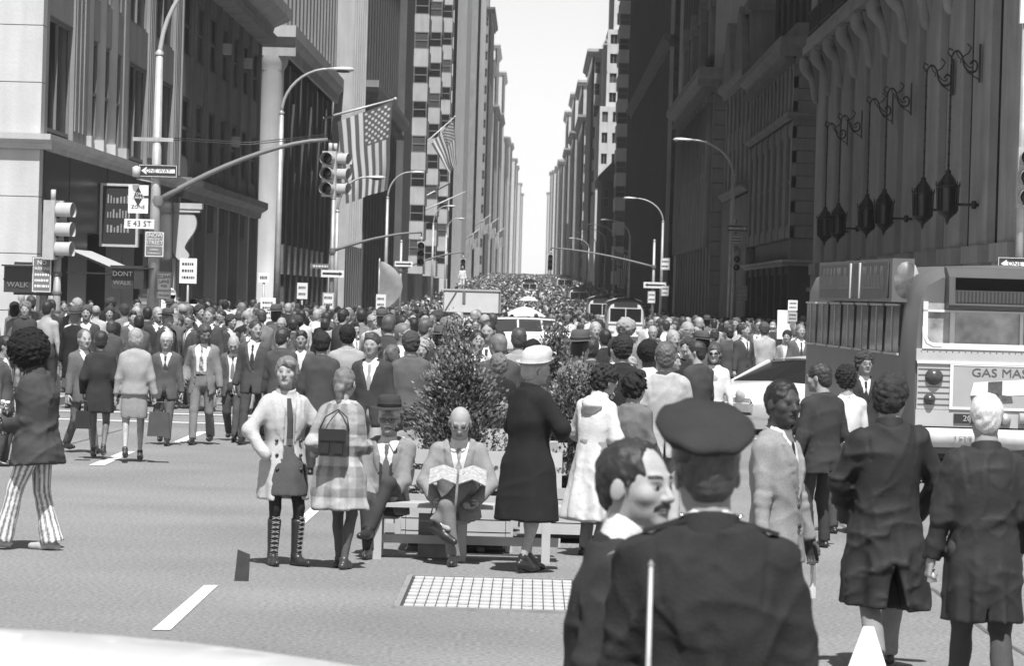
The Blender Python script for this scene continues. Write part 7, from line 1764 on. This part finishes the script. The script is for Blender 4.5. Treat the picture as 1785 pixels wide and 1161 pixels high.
# the rest of the crowd up the avenue: nobody could count it
def far_crowd():
    R = np.random.RandomState(5); base = []
    def ring(z, rx, ry, n=7): return [(rx*math.cos(2*math.pi*k/n), ry*math.sin(2*math.pi*k/n), z) for k in range(n)]
    def tubeset(rows):
        v = [p for r in rows for p in r]; n = len(rows[0]); f = [(i*n+k, i*n+(k+1) % n, (i+1)*n+(k+1) % n, (i+1)*n+k) for i in range(len(rows)-1) for k in range(n)]
        return v, f
    V0, F0, P0 = [], [], []
    def put(rows, pid):
        v, f = tubeset(rows); n = len(V0); V0.extend(v); F0.extend([tuple(i+n for i in q) for q in f]); P0.extend([pid]*len(v))
    put([ring(.02, .10, .12), ring(.5, .13, .10), ring(.86, .18, .13)], 1)
    put([ring(.72, .21, .15), ring(.95, .19, .14), ring(1.25, .23, .14), ring(1.42, .22, .12), ring(1.49, .09, .08), ring(1.5, .02, .02)], 0)
    put([ring(1.45, .06, .06), ring(1.53, .075, .08), ring(1.60, .088, .10), ring(1.66, .085, .10)], 2)
    put([ring(1.59, .092, .105), ring(1.69, .092, .108), ring(1.755, .06, .07), ring(1.77, .01, .01)], 3)
    for s in (-1, 1): put([[(x+s*.27, y, z) for x, y, z in ring(.85, .05, .05, 5)], [(x+s*.27, y, z) for x, y, z in ring(1.15, .06, .06, 5)], [(x+s*.22, y, z) for x, y, z in ring(1.44, .06, .06, 5)]], 0)
    V0 = np.array(V0); F0_ = np.array(F0); P0 = np.array(P0)
    pts = []
    for d0, d1, dens in ((116, 160, .62), (160, 240, .42), (240, 400, .38), (400, 700, .24), (700, 1000, .14)):
        n = int((d1-d0)*22*dens)
        X = R.uniform(-11.5, 11, n); D = R.uniform(d0, d1, n)
        for x, d in zip(X, D):
            if d > 240 and (x < -9 or x > 8.2) and R.rand() < .5: continue
            if blocked(x, d): continue
            if d < 122 and x < 6.5: continue
            pts.append((x, d))
    n = len(pts); nv = len(V0); V = np.zeros((n*nv, 3), np.float32); C_ = np.zeros(n*nv, np.float32)
    for i, (x, d) in enumerate(pts):
        a = R.uniform(-.6, .6) + (math.pi if R.rand() < .5 else 0); c, s = math.cos(a), math.sin(a); sc = R.uniform(.92, 1.05)
        W = V0*sc; V[i*nv:(i+1)*nv] = np.stack([W[:, 0]*c-W[:, 1]*s+x, W[:, 0]*s+W[:, 1]*c+d, W[:, 2]+gz(d)+(.14 if abs(x) > KERB+.2 else 0)], 1)
        tone_ = [R.choice([.02, .03, .05, .08, .12, .2, .35, .6, .7]), R.choice([.03, .06, .12]), R.choice([.45, .45, .4, .1]), R.choice([.015, .03, .06, .2])]
        C_[i*nv:(i+1)*nv] = np.array(tone_)[P0]
    F = (F0_[None] + (np.arange(n)*nv)[:, None, None]).reshape(-1, 4)
    o = mk('distant_crowd', (V, F), CLOTH, lambda _: C_); o['kind'] = 'stuff'; o['label'] = 'dense distant crowd filling the avenue up to the hill'; o['category'] = 'crowd'
far_crowd()
finish_texts()
# ================================================================== haze
hz = MB(); hz.box(-940, 940, -70, 3650, -2.0, 140)
hm = bpy.data.materials.new('haze_air'); hm.use_nodes = True; hn = hm.node_tree; hn.nodes.clear()
ho = hn.nodes.new('ShaderNodeOutputMaterial'); hv_ = hn.nodes.new('ShaderNodeVolumePrincipled')
hv_.inputs['Color'].default_value = (.95, .95, .95, 1); hv_.inputs['Density'].default_value = HAZE; hv_.inputs['Anisotropy'].default_value = -0.2
hn.links.new(hv_.outputs[0], ho.inputs['Volume'])
haze = hz.build('haze', hm); haze['kind'] = 'stuff'
